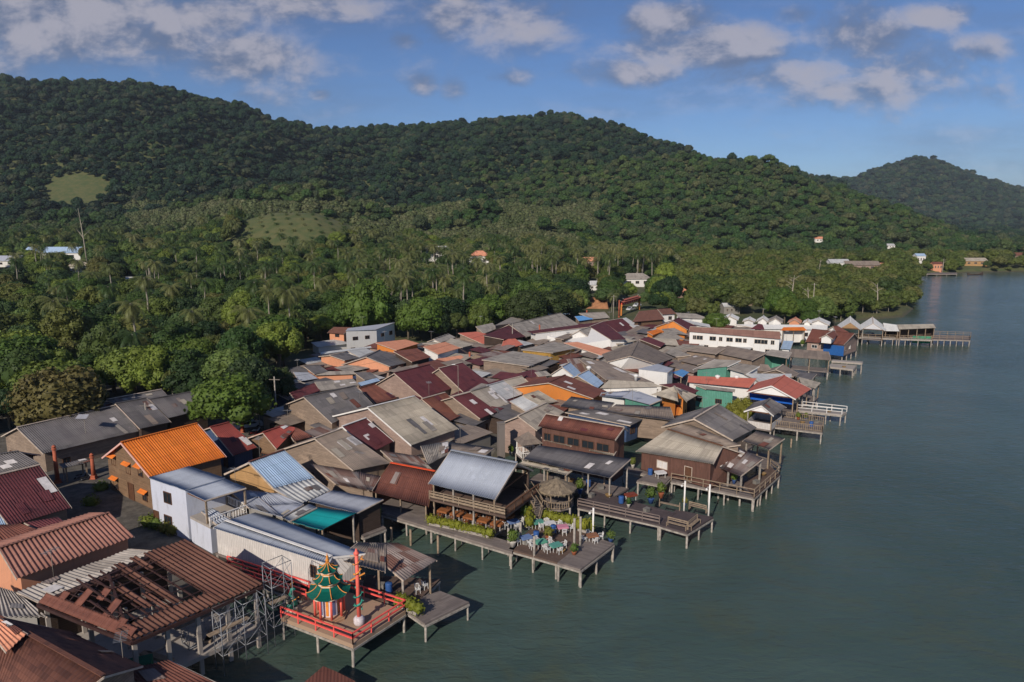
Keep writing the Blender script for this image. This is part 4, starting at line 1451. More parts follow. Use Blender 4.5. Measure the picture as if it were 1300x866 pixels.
def deck(name, label, f, poly, z=1.85, rails=(), mat_=None, railm=None, postm=None, spacing=2.4, rail_h=1.0, group=None, double=False, cat='jetty', thick=0.2, inner=True, rail_style='bars'):
    """plank platform on posts; poly in picture points at height z; rails: edge numbers"""
    P = [spot(f, *p, z) if len(p) == 2 else spot(p[0], p[1], p[2], z) for p in poly]
    c0 = sum(P, Vector()) / len(P)
    root = thing(name, label, cat, (c0.x, c0.y, z), group)
    mb = MB()
    # planks run along the first edge
    top = [Vector(p) for p in P]
    e = (top[1] - top[0]).normalized(); s_ = Vector((-e.y, e.x, 0))
    uv = [((p - top[0]).dot(e), (p - top[0]).dot(s_)) for p in top]
    mb.face(top, uv); mb.face([p - Vector((0, 0, thick)) for p in top][::-1], uv[::-1])
    for i in range(len(top)):
        a, b = top[i], top[(i + 1) % len(top)]
        L = (b - a).length
        mb.face([a, a - Vector((0, 0, thick)), b - Vector((0, 0, thick)), b], [(0, 0), (0, thick), (L, thick), (L, 0)])
    mb.build('platform', mat_ or TIMBER, root)
    mb = MB()
    for i in range(len(top)):
        a, b = top[i], top[(i + 1) % len(top)]
        dn = Vector((0, 0, -thick - 0.1))
        mb.bar(a + dn, b + dn, 0.14, 0.18)
    mb.build('bearer', postm or POST, root)
    n = len(top)
    if n == 4:
        nx = max(2, int((top[1] - top[0]).length / spacing) + 1); ny = max(2, int((top[2] - top[1]).length / spacing) + 1)
        for i in range(nx):
            for j in range(ny):
                if not inner and 0 < i < nx - 1 and 0 < j < ny - 1: continue
                p = top[0].lerp(top[1], i / (nx - 1)).lerp(top[3].lerp(top[2], i / (nx - 1)), j / (ny - 1))
                p = p + (c0 - p).normalized() * 0.14
                q = p + Vector((random.uniform(-.08, .08), random.uniform(-.08, .08), 0))
                mb = MB(); mb.tube([(q.x, q.y, -2.0), (p.x, p.y, z - thick)], random.uniform(0.09, 0.13), 6); mb.build('post', postm or POST, root)
    else:
        for i in range(n):
            a, b = top[i], top[(i + 1) % n]
            k_ = max(1, int((b - a).length / spacing))
            for j in range(k_):
                p = a.lerp(b, j / k_)
                mb = MB(); mb.tube([(p.x, p.y, -2.0), (p.x, p.y, z - thick)], 0.11, 6); mb.build('post', postm or POST, root)
    for ei in rails:
        a, b = top[ei], top[(ei + 1) % n]
        railing(root, a, b, rail_h, railm or POST_WOOD, rail_style, postm)
    return root


def railing(root, a, b, h, m, style='bars', postm=None):
    mb = MB()
    L = (b - a).length
    k_ = max(1, int(L / 1.8))
    up = Vector((0, 0, 1))
    for j in range(k_ + 1):
        p = a.lerp(b, j / k_)
        mb.box(p + up * (h / 2), (0.09, 0.09, h))
    mb.bar(a + up * h, b + up * h, 0.12, 0.08)
    if style == 'bars':
        mb.bar(a + up * h * 0.5, b + up * h * 0.5, 0.06, 0.08)
    elif style == 'boards':
        mb.bar(a + up * h * 0.68, b + up * h * 0.68, 0.03, 0.22)
        mb.bar(a + up * h * 0.32, b + up * h * 0.32, 0.03, 0.22)
    elif style == 'double':
        mb.bar(a + up * h * 0.55, b + up * h * 0.55, 0.12, 0.10)
    elif style == 'pickets':
        mb.bar(a + up * h * 0.15, b + up * h * 0.15, 0.05, 0.06)
        k2 = max(2, int(L / 0.28))
        for j in range(k2):
            p = a.lerp(b, (j + .5) / k2)
            mb.box(p + up * h * 0.5, (0.06, 0.06, h * 0.9))
    elif style == 'cross':
        mb.bar(a + up * h * 0.12, b + up * h * 0.12, 0.06, 0.06)
        for j in range(k_):
            p, q = a.lerp(b, j / k_), a.lerp(b, (j + 1) / k_)
            mb.bar(p + up * 0.12, q + up * h, 0.05, 0.05); mb.bar(q + up * 0.12, p + up * h, 0.05, 0.05)
    return mb.build('railing', m, root)
# ------------------------------------------------------------------ the houses, from the near left corner to the far pier
def G(lab, f, pts, zr, roof, wall, **k):
    return roofed(k.pop('name', 'house'), lab, k.pop('cat', 'house'), f, pts, zr, roof, wall, **k)

# near left
G('long dark grey ribbed shed beside the trees, its nearest section', 'A', [(80, 345), (548, 240), (680, 355), (205, 468)], 7.2, 'DKGREY', 'OLD', name='long_shed', cat='shed', patches=1, fw=0.8)
G('second section of the long dark shed, stepping up at its right', 'A', [(545, 232), (690, 205), (806, 318), (660, 350)], 7.5, 'DKGREY', 'DARK', name='long_shed', cat='shed', wins=None)
G('far right section of the long dark shed next to the bright tree', 'A', [(705, 212), (915, 174), (990, 250), (795, 300)], 7.3, 'DKGREY', 'DARK', name='long_shed', cat='shed', wins=None)
G('narrow dark roof rising behind the middle of the long shed', 'A', [(500, 214), (762, 165), (790, 195), (560, 238)], 7.6, 'DKGREY', 'DARK', name='long_shed', cat='shed', wins=None)
G('small dark roof behind the long shed with a white gable end', 'A', [(395, 246), (545, 215), (560, 250), (420, 280)], 7.3, 'DKGREY', 'WHITE', name='long_shed', cat='shed', wins=None)
G('brown brick two-storey house under a bright orange ribbed gable roof', 'A', [(570, 415), (930, 325), (1066, 482), (705, 577)], 9.0, 'ORANGE', 'BRICK', pitch=0.30, trim=plain('pink barge board', srgb(214, 168, 156), 0.7, 0.1), cap=ORANGE,
  wins=[('gable0', .25, 5.9, 1.0, 1.3, 'window'), ('gable0', .52, 5.6, 1.0, 1.3, 'window'), ('gable0', .85, 5.9, 1.0, 1.2, 'window'), ('gable0', .85, 3.0, 1.0, 1.4, 'window'), ('gable0', .5, 2.8, 1.3, 2.0, 'door'), ('gable0', .2, 3.0, 1.0, 1.2, 'window'), ('front', .8, 5.0, 1.0, 1.0, 'window')], inset=(0.5, 0.35))
G('red roofed small house behind the right end of the orange roof', 'A', [(990, 343), (1080, 320), (1212, 438), (1100, 476)], 6.6, 'REDROOF', 'DKBLUE')
G('dark grey roof at the left picture edge above the maroon roof', 'A', [(-260, 508), (88, 457), (187, 514), (-150, 600)], 7.2, 'DKGREY', 'DARK', patches=3)
G('large maroon sheet roof at the left edge beside the street', 'A', [(-120, 595), (186, 522), (337, 722), (45, 808)], 7.6, 'MAROON', 'OLD', patches=0, fw=0.7)
G('small flat brown roof between the maroon and the striped brown roof', 'B', [(-120, 130), (90, 118), (212, 160), (-60, 250)], 5.2, 'BROWNRED', 'OLD', mono=True, k=0.25, wins=None)
G('dark maroon lean-to behind the striped brown roof', 'B', [(115, 112), (270, 85), (330, 130), (215, 162)], 4.8, 'MAROON', 'OLD', mono=True, k=0.25, wins=None)
G('peach walled house under a boldly striped brown roof', 'B', [(-5, 235), (515, 67), (632, 180), (80, 378)], 6.6, 'STRIPE', 'PEACH', pitch=0.36, amp=0.06, wins=None)
G('pale blue lean-to roof at the left edge under the maroon roof', 'A', [(-60, 720), (0, 742), (42, 808), (-30, 840)], 5.0, 'PALEBLUE', 'GREY', mono=True, k=0.2, wins=None)
G('bleached ribbed low roof running along the striped brown house', 'B', [(80, 438), (612, 236), (735, 246), (190, 492)], 4.9, 'STRIPEGREY', 'GREY', pitch=0.36, amp=0.06, mono=True, k=0.22, wins=None)
G('bleached ribbed roof patch at the left edge above the pinkish roof', 'B', [(-60, 400), (82, 442), (222, 556), (-80, 556)], 4.7, 'STRIPEGREY', 'GREY', pitch=0.36, amp=0.06, mono=True, k=0.16, wins=None)
G('big clay brown tiled roof filling the bottom left corner', 'B', [(-20, 552), (487, 838), (672, 786), (330, 628)], 6.8, 'CLAY', 'OLD', k=0.5, fw=2.4, wins=None, amp=0.02, pitch=0.24)
G('pinkish roof at the left edge above the clay brown corner roof', 'B', [(-100, 560), (0, 562), (128, 636), (30, 722)], 7.4, 'SALMON', 'OLD', mono=True, k=0.3, wins=None)
G('small brown roof at the bottom edge beside the unfinished hall', 'B', [(492, 824), (798, 762), (1030, 872), (560, 960)], 4.6, 'BROWNRED', 'OLD', mono=True, k=0.2, wins=None)

# white block and long white store
G('two-storey bluish white house with grey roof beside the orange roof', 'A', [(890, 527), (1062, 582), (872, 640), (700, 582)], 7.4, 'STEEL', 'BLUEWH', mono=True, k=0.05, inset=(0.1, 0.1), barge=False, wins=[('front', .52, 5.6, 1.3, 1.2, 'window'), ('front', .56, 3.0, 1.3, 1.1, 'window'), ('gable0', .5, 5.4, 1.0, 1.1, 'window'), ('front', .9, 2.6, 0.9, 2.0, 'door')])
# the balcony half is open
G('grey flat roof over the open balcony of the white house', 'A', [(1062, 586), (1160, 627), (966, 687), (872, 645)], 7.2, 'STEEL', 'BLUEWH', mono=True, k=0.06, inset=(0.15, 0.15), open_=True, base=4.4, posts=2, name='balcony_roof', cat='balcony')
G('small grey lean-to roof at the corner of the white house', 'A', [(950, 738), (1000, 722), (1086, 775), (1022, 800)], 5.4, 'STEEL', 'SIDING', mono=True, k=0.25, wins=None)
G('long white metal-clad store with steel grey roof and bright ridge', 'P', [(287, 661), (421, 707), (417, 716), (271, 670)], 5.3, 'STEEL', 'SIDING', k=0.16, fw=3.0, cap=TRIM_WHITE, trim=TRIM_WHITE, inset=(0.1, 0.2), wins=[('front', .12, 3.9, 0.7, 1.1, 'window')], name='store', cat='store', stilts=True, z_deck=2.4)
G('steel blue roof between the white house and the striped blue roof', 'D', [(65, 640), (190, 655), (315, 705), (70, 715)], 5.5, 'BLUEGREY', 'GREY', mono=True, k=0.12, wins=None)
G('blue grey flat roof just behind the long white store', 'D', [(-30, 640), (66, 640), (215, 765), (60, 722)], 5.6, 'BLUEGREY', 'GREY', mono=True, k=0.08, wins=None)
G('blue grey roof touching the turquoise tarpaulin from behind', 'D', [(185, 655), (318, 705), (212, 766), (66, 718)], 5.3, 'BLUEGREY', 'GREY', mono=True, k=0.1, wins=None)
G('whitish striped strip of roof left of the turquoise tarpaulin', 'D', [(345, 705), (380, 720), (250, 785), (208, 766)], 5.1, 'PALE', 'GREY', mono=True, k=0.1, wins=None)
G('wide light blue roof behind the turquoise tarpaulin', 'D', [(455, 640), (692, 682), (566, 747), (340, 692)], 5.2, 'BLUEGREY', 'DARK', mono=True, k=0.14, wins=None)
G('turquoise tarpaulin roof over an open shelter on the water', 'D', [(375, 718), (566, 747), (400, 827), (250, 785)], 4.9, 'TURQ', 'DARK', mono=True, k=0.10, open_=True, barge=False, name='shelter', cat='shelter', inset=(.3, .3))
G('tan gabled house under a pale blue corrugated swept roof', 'D', [(60, 508), (225, 450), (370, 580), (176, 630)], 7.6, 'PALEBLUE', 'TAN', pitch=0.3, trim=TRIM, cap=BROWNRED)
G('lower striped white and grey slope of the pale blue roof', 'D', [(176, 631), (370, 581), (445, 640), (300, 706)], 5.9, 'PALE', 'GREY', mono=True, k=0.3, pitch=0.5, amp=0.05, wins=None)

# weathered houses of the middle
G('ash grey gabled timber house with weathered sagging roof', 'D', [(370, 396), (498, 350), (728, 512), (552, 546)], 7.8, 'GREYBR', 'OLD', patches=3)
G('tattered lean-to of loose grey planks below the ash grey house', 'D', [(352, 515), (545, 545), (622, 640), (470, 610)], 5.0, 'RUSTED', 'OLD', mono=True, k=0.3, wins=None)
G('second tattered lean-to of grey planks left of the brown restaurant roof', 'D', [(545, 545), (680, 575), (640, 640), (560, 625)], 4.9, 'RUSTED', 'OLD', mono=True, k=0.3, wins=None)
G('maroon roof with a pale square patch between two timber gables', 'D', [(500, 340), (612, 300), (742, 410), (636, 462)], 7.6, 'MAROON', 'OLD', patches=2, trim=TRIM_WHITE)
G('large beige roofed timber house with bluish grey gable boards', 'D', [(620, 250), (840, 197), (1048, 350), (826, 428)], 8.6, 'BEIGE', 'PINKW', patches=1, trim=TRIM_WHITE)
G('grey roofed weathered timber house with one small gable window', 'D', [(318, 200), (560, 148), (645, 235), (452, 325)], 8.0, 'DKGREY', 'OLD', patches=1)
G('maroon and white striped patched lean-to beside the grey roofed house', 'D', [(560, 250), (640, 235), (600, 280), (450, 300)], 5.4, 'RUSTED', 'OLD', mono=True, k=0.2, wins=None)
G('small brown roof between the grey and the maroon timber gables', 'D', [(580, 160), (652, 140), (758, 206), (655, 232)], 6.8, 'BROWNRED', 'OLD')
G('big maroon roof on a pale plank gable in the village middle', 'D', [(745, 88), (912, 48), (1034, 155), (880, 205)], 7.8, 'MAROON', 'PINKW')
G('big maroon roof with street lamp, right neighbour of its twin', 'D', [(955, 66), (1066, 38), (1192, 135), (1078, 184)], 7.8, 'MAROON', 'OLD')
G('rust brown roof below the big maroon roofs', 'D', [(875, 210), (985, 180), (1096, 284), (1000, 315)], 6.6, 'BROWNRED', 'OLD')
G('maroon roof with a long pale strip beside the balcony house', 'D', [(1020, 200), (1105, 178), (1232, 270), (1150, 302)], 7.0, 'MAROON', 'OLD', patches=2)
G('grey roof with two pale strips behind the maroon balcony house', 'D', [(1105, 174), (1190, 150), (1318, 258), (1240, 296)], 6.8, 'GREY', 'OLD', patches=2)
G('reddish hipped roof beside the street in front of the timber house', 'D', [(125, 368), (225, 335), (285, 345), (190, 445)], 6.0, 'REDROOF', 'BRICK', k=0.4)
G('dark brown roof joined to the reddish hipped roof', 'D', [(228, 340), (285, 345), (362, 385), (272, 408)], 5.6, 'BROWNRED', 'OLD', mono=True, k=0.35, wins=None)
G('patched maroon and pale roof over blue timber walls by the trees', 'D', [(120, 150), (300, 132), (400, 165), (250, 214)], 6.0, 'RUSTED', 'DKBLUE', mono=True, k=0.22)
G('maroon roof tucked behind the grey roofed timber house', 'Q', [(200, 350), (420, 262), (500, 325), (250, 415)], 6.0, 'MAROON', 'DKBLUE', mono=True, k=0.2, wins=None)
G('grey patched roof strip behind the grey roofed timber house', 'Q', [(430, 250), (780, 222), (840, 280), (480, 335)], 6.2, 'GREY', 'OLD', mono=True, k=0.2, wins=None, patches=3)
G('small teal edged roof next to the pale plank gable', 'Q', [(820, 260), (1000, 215), (1030, 240), (850, 290)], 5.6, 'PALEBLUE', 'OLD', mono=True, k=0.2, wins=None)
G('orange walled house with low grey roof by the wood edge', 'I', [(30, 440), (130, 434), (192, 476), (100, 492)], 6.2, 'DKGREY', 'PEACH', patches=0)
G('peach walled long house with pale front strip beside the orange one', 'I', [(100, 474), (355, 472), (365, 492), (110, 500)], 5.6, 'GREY', 'PEACH', mono=True, k=0.3, wins=None)
G('dark roofed hut right of the peach walled long house', 'I', [(360, 480), (470, 480), (520, 520), (430, 530)], 5.8, 'DKGREY', 'OLD', mono=True, k=0.3, wins=None)
G('grey flat roof over blue walls at the wood edge', 'I', [(-40, 478), (60, 480), (120, 520), (0, 540)], 5.4, 'BLUEGREY', 'DKBLUE', mono=True, k=0.2)
G('orange walled house with climbing plants under a dark slab roof', 'I', [(200, 368), (298, 348), (400, 384), (300, 402)], 6.6, 'DKGREY', 'PEACH')
G('long peach gabled house under a dark grey ribbed roof', 'I', [(440, 378), (530, 333), (740, 410), (598, 442)], 6.8, 'DKGREY', 'PEACH')
G('reddish grey roof joined right of the dark ribbed roof', 'I', [(620, 342), (772, 322), (868, 380), (742, 412)], 6.7, 'BROWNRED', 'DARK', mono=True, k=0.25)
G('flat salmon roof behind the dark ribbed roof', 'I', [(500, 285), (700, 264), (790, 290), (640, 335)], 6.4, 'SALMON', 'ORANGE', mono=True, k=0.12, wins=None)
G('flat white roof between the dark slab roofs by the wood', 'I', [(320, 340), (440, 325), (520, 354), (400, 384)], 6.3, 'PALE', 'WHITE', mono=True, k=0.12, wins=None)
G('long low white wall building behind the flat white roof', 'I', [(140, 348), (470, 308), (475, 318), (142, 362)], 6.0, 'PALE', 'WHITE', mono=True, k=0.2, wins=None)
G('brown hipped cottage with orange walls at the wood edge', 'I', [(225, 182), (345, 184), (292, 228), (185, 220)], 7.2, 'TILEBR', 'PEACH', mono=True, k=0.3)
G('white house with blue grey sloping roof in front of the tall trees', 'I', [(320, 190), (630, 152), (500, 200), (305, 208)], 8.0, 'BLUEGREY', 'WHITE', mono=True, k=0.25, inset=(.1, .1))
G('roofless white walled yard building with a teal sheet', 'I', [(78, 284), (240, 262), (345, 290), (120, 315)], 4.4, 'PALE', 'WHITE', mono=True, k=0.1, wins=None)
G('pink roofed shop with white side wall at the lane', 'I', [(815, 312), (960, 280), (1062, 320), (915, 362)], 6.6, 'SALMON', 'WHITE', mono=True, k=0.25)
G('lower pink awning roof in front of the pink roofed shop', 'I', [(900, 392), (1065, 368), (1092, 390), (940, 418)], 4.6, 'SALMON', 'OLD', mono=True, k=0.25, wins=None)
G('pale greenish roof behind the pink roofed shop', 'I', [(810, 290), (1000, 255), (1150, 298), (1075, 316)], 6.6, 'BEIGE', 'PINKW', mono=True, k=0.2)
G('grey roofed white gabled house in front of the trees', 'I', [(885, 262), (985, 228), (1030, 250), (930, 285)], 7.2, 'GREY', 'WHITE')
G('bright red sheet roof by the lane, left of the long grey row', 'F', [(-95, 222), (30, 213), (205, 255), (165, 335)], 6.6, 'BRIGHTRED', 'OLD', mono=True, k=0.3, hip=(0, 0))
G('small red roof beside the bright red sheet roof', 'F', [(205, 262), (280, 258), (332, 298), (180, 340)], 5.6, 'BRIGHTRED', 'BRICK', mono=True, k=0.3, wins=None)
G('grey roofed hut behind the bright red roof', 'F', [(20, 178), (130, 155), (162, 192), (75, 226)], 7.0, 'GREY', 'OLD', mono=True, k=0.3)
G('maroon roof at the left end of the long grey row', 'F', [(70, 238), (238, 170), (350, 246), (205, 264)], 7.0, 'MAROON', 'DARK', mono=True, k=0.3)
G('long grey ridged roof row beside the lane with red columns', 'F', [(240, 165), (580, 90), (706, 170), (354, 248)], 7.4, 'GREY', 'DARK', patches=2)
G('small grey roof peeping over the left of the long grey row', 'F', [(145, 172), (250, 118), (400, 105), (300, 150)], 7.2, 'GREY', 'OLD', mono=True, k=0.2, wins=None)
G('pale turquoise long roof behind the grey row', 'F', [(270, 96), (560, 84), (640, 96), (300, 112)], 7.0, 'PALEBLUE', 'OLD', mono=True, k=0.2, wins=None)
G('bright turquoise roofed shop near the arch', 'F', [(672, 112), (772, 104), (792, 130), (700, 143)], 6.0, 'SKYBLUE', 'OLD', mono=True, k=0.25)
G('dark old roof between the turquoise shop and the arch', 'F', [(700, 92), (870, 84), (902, 120), (790, 132)], 6.6, 'GREY', 'OLD', k=0.35)
G('maroon and white striped roof, nearer section', 'F', [(772, 180), (862, 146), (1010, 262), (912, 266)], 6.8, 'MAROON', 'WHITE', patches=0)
G('maroon and white striped roof, farther section', 'F', [(862, 146), (985, 126), (1100, 218), (1015, 262)], 6.8, 'MAROON', 'WHITE', patches=2)
G('pale corrugated roof beside the striped maroon roof', 'F', [(970, 126), (1010, 120), (1140, 200), (1100, 216)], 6.6, 'PALE', 'WHITE', mono=True, k=0.3)
G('grey roof with white front gable in the village middle', 'F', [(700, 205), (775, 183), (905, 276), (832, 292)], 6.8, 'GREY', 'WHITE')
G('beige roofed white hut right of the white front gable', 'F', [(915, 262), (1002, 254), (1082, 272), (955, 300)], 5.6, 'BEIGE', 'WHITE', mono=True, k=0.25)
G('white house under a long flat salmon roof', 'F', [(600, 286), (690, 280), (932, 345), (868, 376)], 5.8, 'SALMON', 'WHITE', mono=True, k=0.2)
G('brownish lean-to behind the salmon roofed white house', 'F', [(540, 255), (700, 198), (735, 222), (600, 262)], 5.4, 'GREYBR', 'OLD', mono=True, k=0.2, wins=None)
G('grey roof over white and yellow timber walls', 'F', [(320, 330), (540, 280), (692, 320), (530, 352)], 6.4, 'GREY', 'YELLOW', mono=True, k=0.2)
G('grey weathered cottage with reddish shutter by the white car', 'F', [(60, 397), (265, 340), (528, 382), (372, 440)], 6.2, 'GREY', 'OLD', mono=True, k=0.18)
G('wide white gabled hall with a grey brown roof', 'F', [(1040, 372), (1090, 276), (1330, 385), (1210, 428)], 7.8, 'GREYBR', 'WHITE', fw=1.0)
G('pale blue small gable in the middle of the roofs', 'F', [(588, 444), (640, 415), (720, 490), (682, 518)], 6.4, 'PALEBLUE', 'PALE' if False else 'WHITE')
G('steep pale blue roof slope right of the small gable', 'F', [(690, 502), (762, 466), (862, 550), (822, 584)], 6.6, 'PALEBLUE', 'OLD')
G('wide grey roof across the village centre', 'F', [(700, 392), (870, 408), (1195, 548), (880, 530)], 6.0, 'GREYBR', 'OLD', mono=True, k=0.2, patches=3)
G('rust streaked small roof above the pale blue gable', 'F', [(620, 392), (705, 386), (745, 470), (680, 500)], 6.0, 'RUSTED', 'OLD', mono=True, k=0.3, wins=None)
G('orange walled house under a broad brown roof', 'F', [(500, 548), (610, 498), (882, 605), (795, 652)], 7.4, 'BROWNRED', 'ORANGE', patches=2)
G('beige roof right of the orange walled house', 'F', [(900, 530), (1175, 545), (1242, 575), (838, 585)], 5.8, 'BEIGE', 'WHITE', mono=True, k=0.25)
G('blue grey roofed shop with teal wall', 'F', [(1050, 600), (1245, 658), (1165, 692), (985, 645)], 6.2, 'BLUEGREY', 'TEAL', mono=True, k=0.2)
G('blue grey roof left of the teal walled shop', 'F', [(850, 612), (1045, 600), (985, 646), (838, 634)], 6.0, 'BLUEGREY', 'WHITE', mono=True, k=0.2)
G('white blue-roofed house with two slit windows', 'F', [(1220, 424), (1320, 455), (1285, 482), (1088, 458)], 7.0, 'BLUEGREY', 'WHITE', mono=True, k=0.1, inset=(.1, .1))
G('bright blue porch roof of the white house', 'G', [(275, 482), (340, 460), (388, 480), (345, 512)], 5.8, 'SKYBLUE', 'DARK', mono=True, k=0.15, open_=True)
G('dark grey long roof below the teal walled shop', 'F', [(650, 640), (932, 680), (872, 742), (578, 702)], 5.6, 'DKGREY', 'OLD', mono=True, k=0.2)
G('grey lichen-stained long roof right of the dark one', 'F', [(945, 690), (1300, 708), (1330, 800), (868, 742)], 5.6, 'GREYBR', 'OLD', mono=True, k=0.2, wins=None)
G('grey roof with a long white patch behind the brown restaurant', 'F', [(610, 742), (760, 720), (1120, 790), (1040, 830)], 5.4, 'DKGREY', 'DKBLUE', mono=True, k=0.2, patches=3)
G('grey roofed house with a pinkish plank gable', 'F', [(300, 768), (485, 682), (605, 742), (425, 862)], 7.2, 'GREY', 'PINKW')
G('beige light roof left of the orange walled house', 'F', [(330, 630), (432, 598), (562, 672), (440, 697)], 6.0, 'BEIGE', 'OLD', mono=True, k=0.3, wins=None)
G('pale roof square beside the long dark grey strip', 'F', [(245, 670), (325, 636), (436, 696), (350, 737)], 5.9, 'PALE', 'OLD', mono=True, k=0.25, wins=None)
G('pale patched roof slope behind the pale roof square', 'F', [(92, 570), (205, 537), (325, 626), (218, 662)], 6.4, 'PALE', 'BRICK', patches=2)
G('beige upper roof between patched slope and orange wall', 'F', [(208, 535), (325, 506), (406, 592), (322, 622)], 6.4, 'BEIGE', 'OLD')
G('long dark grey strip of roof beside the maroon balcony roof', 'F', [(0, 600), (95, 572), (335, 740), (280, 775)], 6.2, 'DKGREY', 'OLD', patches=2)
G('small brown ridge roof above the orange walled house', 'F', [(345, 520), (480, 505), (500, 545), (380, 555)], 6.2, 'BROWNRED', 'ORANGE', mono=True, k=0.3, wins=None)
G('grey clutter of low roofs behind the small pale blue gable', 'F', [(410, 478), (480, 470), (520, 500), (440, 512)], 5.4, 'GREY', 'OLD', mono=True, k=0.3, wins=None)
G('brown hipped tile roof of the big house near the arch', 'G', [(60, 78), (178, 66), (228, 132), (15, 150)], 8.2, 'TILEBR', 'BRICK', mono=True, k=0.4)
G('brown side slope of the big hipped house near the arch', 'G', [(180, 64), (265, 60), (305, 96), (215, 100)], 8.0, 'TILEBR', 'WHITE', mono=True, k=0.35)
G('long white two-storey guesthouse under a reddish brown roof', 'G', [(395, 181), (985, 214), (990, 262), (385, 212)], 8.4, 'BROWN', 'WHITE', k=0.45, name='guesthouse', inset=(.2, .3), wframe=TRIM, wins=[('front', q_, 6.1, 1.5 if i_ % 3 else .8, 1.0, 'window') for i_, q_ in enumerate((.07, .16, .23, .37, .44, .54, .64, .73, .88, .94))] + [('front', q_, 3.9, 1.0, .9, 'window') for q_ in (.12, .3, .42, .8)])
G('orange gabled house left of the long white guesthouse', 'G', [(282, 140), (322, 122), (442, 180), (380, 200)], 7.4, 'MAROON', 'ORANGE')
G('low orange wall house with grey roof below the orange gable', 'G', [(205, 195), (290, 188), (385, 235), (240, 222)], 5.8, 'GREY', 'ORANGE', mono=True, k=0.2, wins=None)
G('yellow ochre roof piece left of the orange gable', 'G', [(110, 214), (178, 196), (222, 210), (150, 236)], 6.0, 'ORANGE', 'ORANGE', mono=True, k=0.2, wins=None)
G('beige and grey slope below the low orange wall', 'G', [(230, 215), (285, 220), (368, 266), (130, 252)], 5.6, 'GREY', 'WHITE', mono=True, k=0.2, wins=None)
G('beige lower roof next to the dark maroon porch', 'G', [(130, 252), (300, 262), (320, 305), (230, 300)], 5.2, 'BEIGE', 'DARK', mono=True, k=0.2, wins=None)
G('dark maroon porch roof in the village centre', 'G', [(60, 262), (120, 246), (232, 290), (200, 316)], 6.0, 'MAROON', 'DARK', mono=True, k=0.25)
G('grey roof behind the orange gable', 'G', [(300, 88), (432, 95), (532, 130), (330, 124)], 7.0, 'GREY', 'WHITE', mono=True, k=0.25, wins=None)
G('white roof strip below the grey roof near the green tree', 'G', [(325, 128), (520, 165), (530, 185), (420, 165)], 6.0, 'PALE', 'WHITE', mono=True, k=0.2, wins=None)
G('maroon dormer behind the long white guesthouse', 'G', [(845, 160), (870, 165), (885, 200), (790, 196)], 8.6, 'MAROON', 'DARK', mono=True, k=0.5, wins=None)
# row of gables on the pier root
for i, (ax_, ay, bx_, by, rx, ry, qx, qy, rf, wl, lab) in enumerate([
        (655, 110, 665, 92, 720, 118, 712, 138, 'TENT', 'WHITE', 'cream gabled house with two dark windows behind the green tree'),
        (780, 132, 790, 114, 830, 134, 822, 150, 'TENT', 'WHITE', 'small pale gable right of the cream gabled house'),
        (872, 122, 880, 106, 918, 132, 910, 152, 'TENT', 'WHITE', 'rounded pale grey gable left of the grey and white gable'),
        (955, 124, 962, 106, 1010, 132, 1004, 156, 'GREY', 'WHITE', 'grey roofed white gable in the row at the pier'),
        (1082, 130, 1090, 116, 1132, 140, 1126, 158, 'SALMON', 'PEACH', 'brownish pink gable in the row at the pier'),
        (1165, 142, 1172, 128, 1200, 142, 1194, 160, 'TENT', 'WHITE', 'small silvery gable between pink and grey gables'),
        (1238, 136, 1246, 118, 1320, 150, 1312, 172, 'TENT', 'WHITE', 'wide grey and white gable before the brown pier house')]):
    G(lab, 'G', [(ax_, ay), (bx_, by), (rx, ry), (qx, qy)], 6.4, rf, wl, group=None)
G('long low white roof in front of the row of gables', 'G', [(690, 165), (1300, 168), (1296, 200), (870, 195)], 5.2, 'TENT', 'WHITE', mono=True, k=0.25)
G('ochre roofed open porch with white posts before the gables', 'G', [(1010, 184), (1140, 182), (1165, 205), (990, 205)], 5.6, 'ORANGE', 'WHITE', mono=True, k=0.3, front_open=True)
G('white open verandah at the right end of the guesthouse', 'G', [(870, 262), (1000, 262), (990, 290), (868, 285)], 5.2, 'PALE', 'WHITE', mono=True, k=0.2, open_=True)
G('pale blue roofed hut between guesthouse and brown pier house', 'G', [(1010, 272), (1075, 275), (1055, 330), (990, 325)], 5.4, 'PALEBLUE', 'WHITE', mono=True, k=0.2)
# greys below the guesthouse
G('grey roof with pointed end below the long white guesthouse', 'G', [(640, 305), (900, 350), (800, 402), (552, 350)], 6.2, 'GREYBR', 'OLD', mono=True, k=0.22)
G('dark grey roof left below the guesthouse', 'G', [(445, 308), (625, 322), (560, 362), (345, 335)], 6.0, 'GREYBR', 'OLD', mono=True, k=0.2)
G('grey hut roof beside the dark maroon porch', 'G', [(280, 320), (402, 368), (300, 378), (228, 350)], 5.2, 'GREY', 'OLD', mono=True, k=0.2)
G('grey roof with pale middle in the village centre', 'G', [(430, 364), (562, 398), (440, 432), (318, 402)], 5.6, 'GREYBR', 'OLD', mono=True, k=0.2, patches=2)
G('wide grey roof with white front edge over teal shop fronts', 'G', [(560, 395), (728, 402), (640, 442), (415, 462)], 6.6, 'GREY', 'TEAL', mono=True, k=0.22, trim=TRIM_WHITE)
G('grey roof with white edge right of the teal shop fronts', 'G', [(720, 420), (852, 440), (762, 492), (640, 458)], 6.2, 'GREY', 'WHITE', mono=True, k=0.22, trim=TRIM_WHITE)
G('grey roof over an open teal-sided platform', 'G', [(930, 330), (1066, 346), (1040, 390), (860, 360)], 6.4, 'GREY', 'TEAL', mono=True, k=0.2, stilts=True, front_open=True)
G('small grey gable roofs right of the teal shop fronts', 'G', [(860, 425), (905, 430), (942, 480), (835, 470)], 5.6, 'GREYBR', 'OLD', mono=True, k=0.3, wins=None)
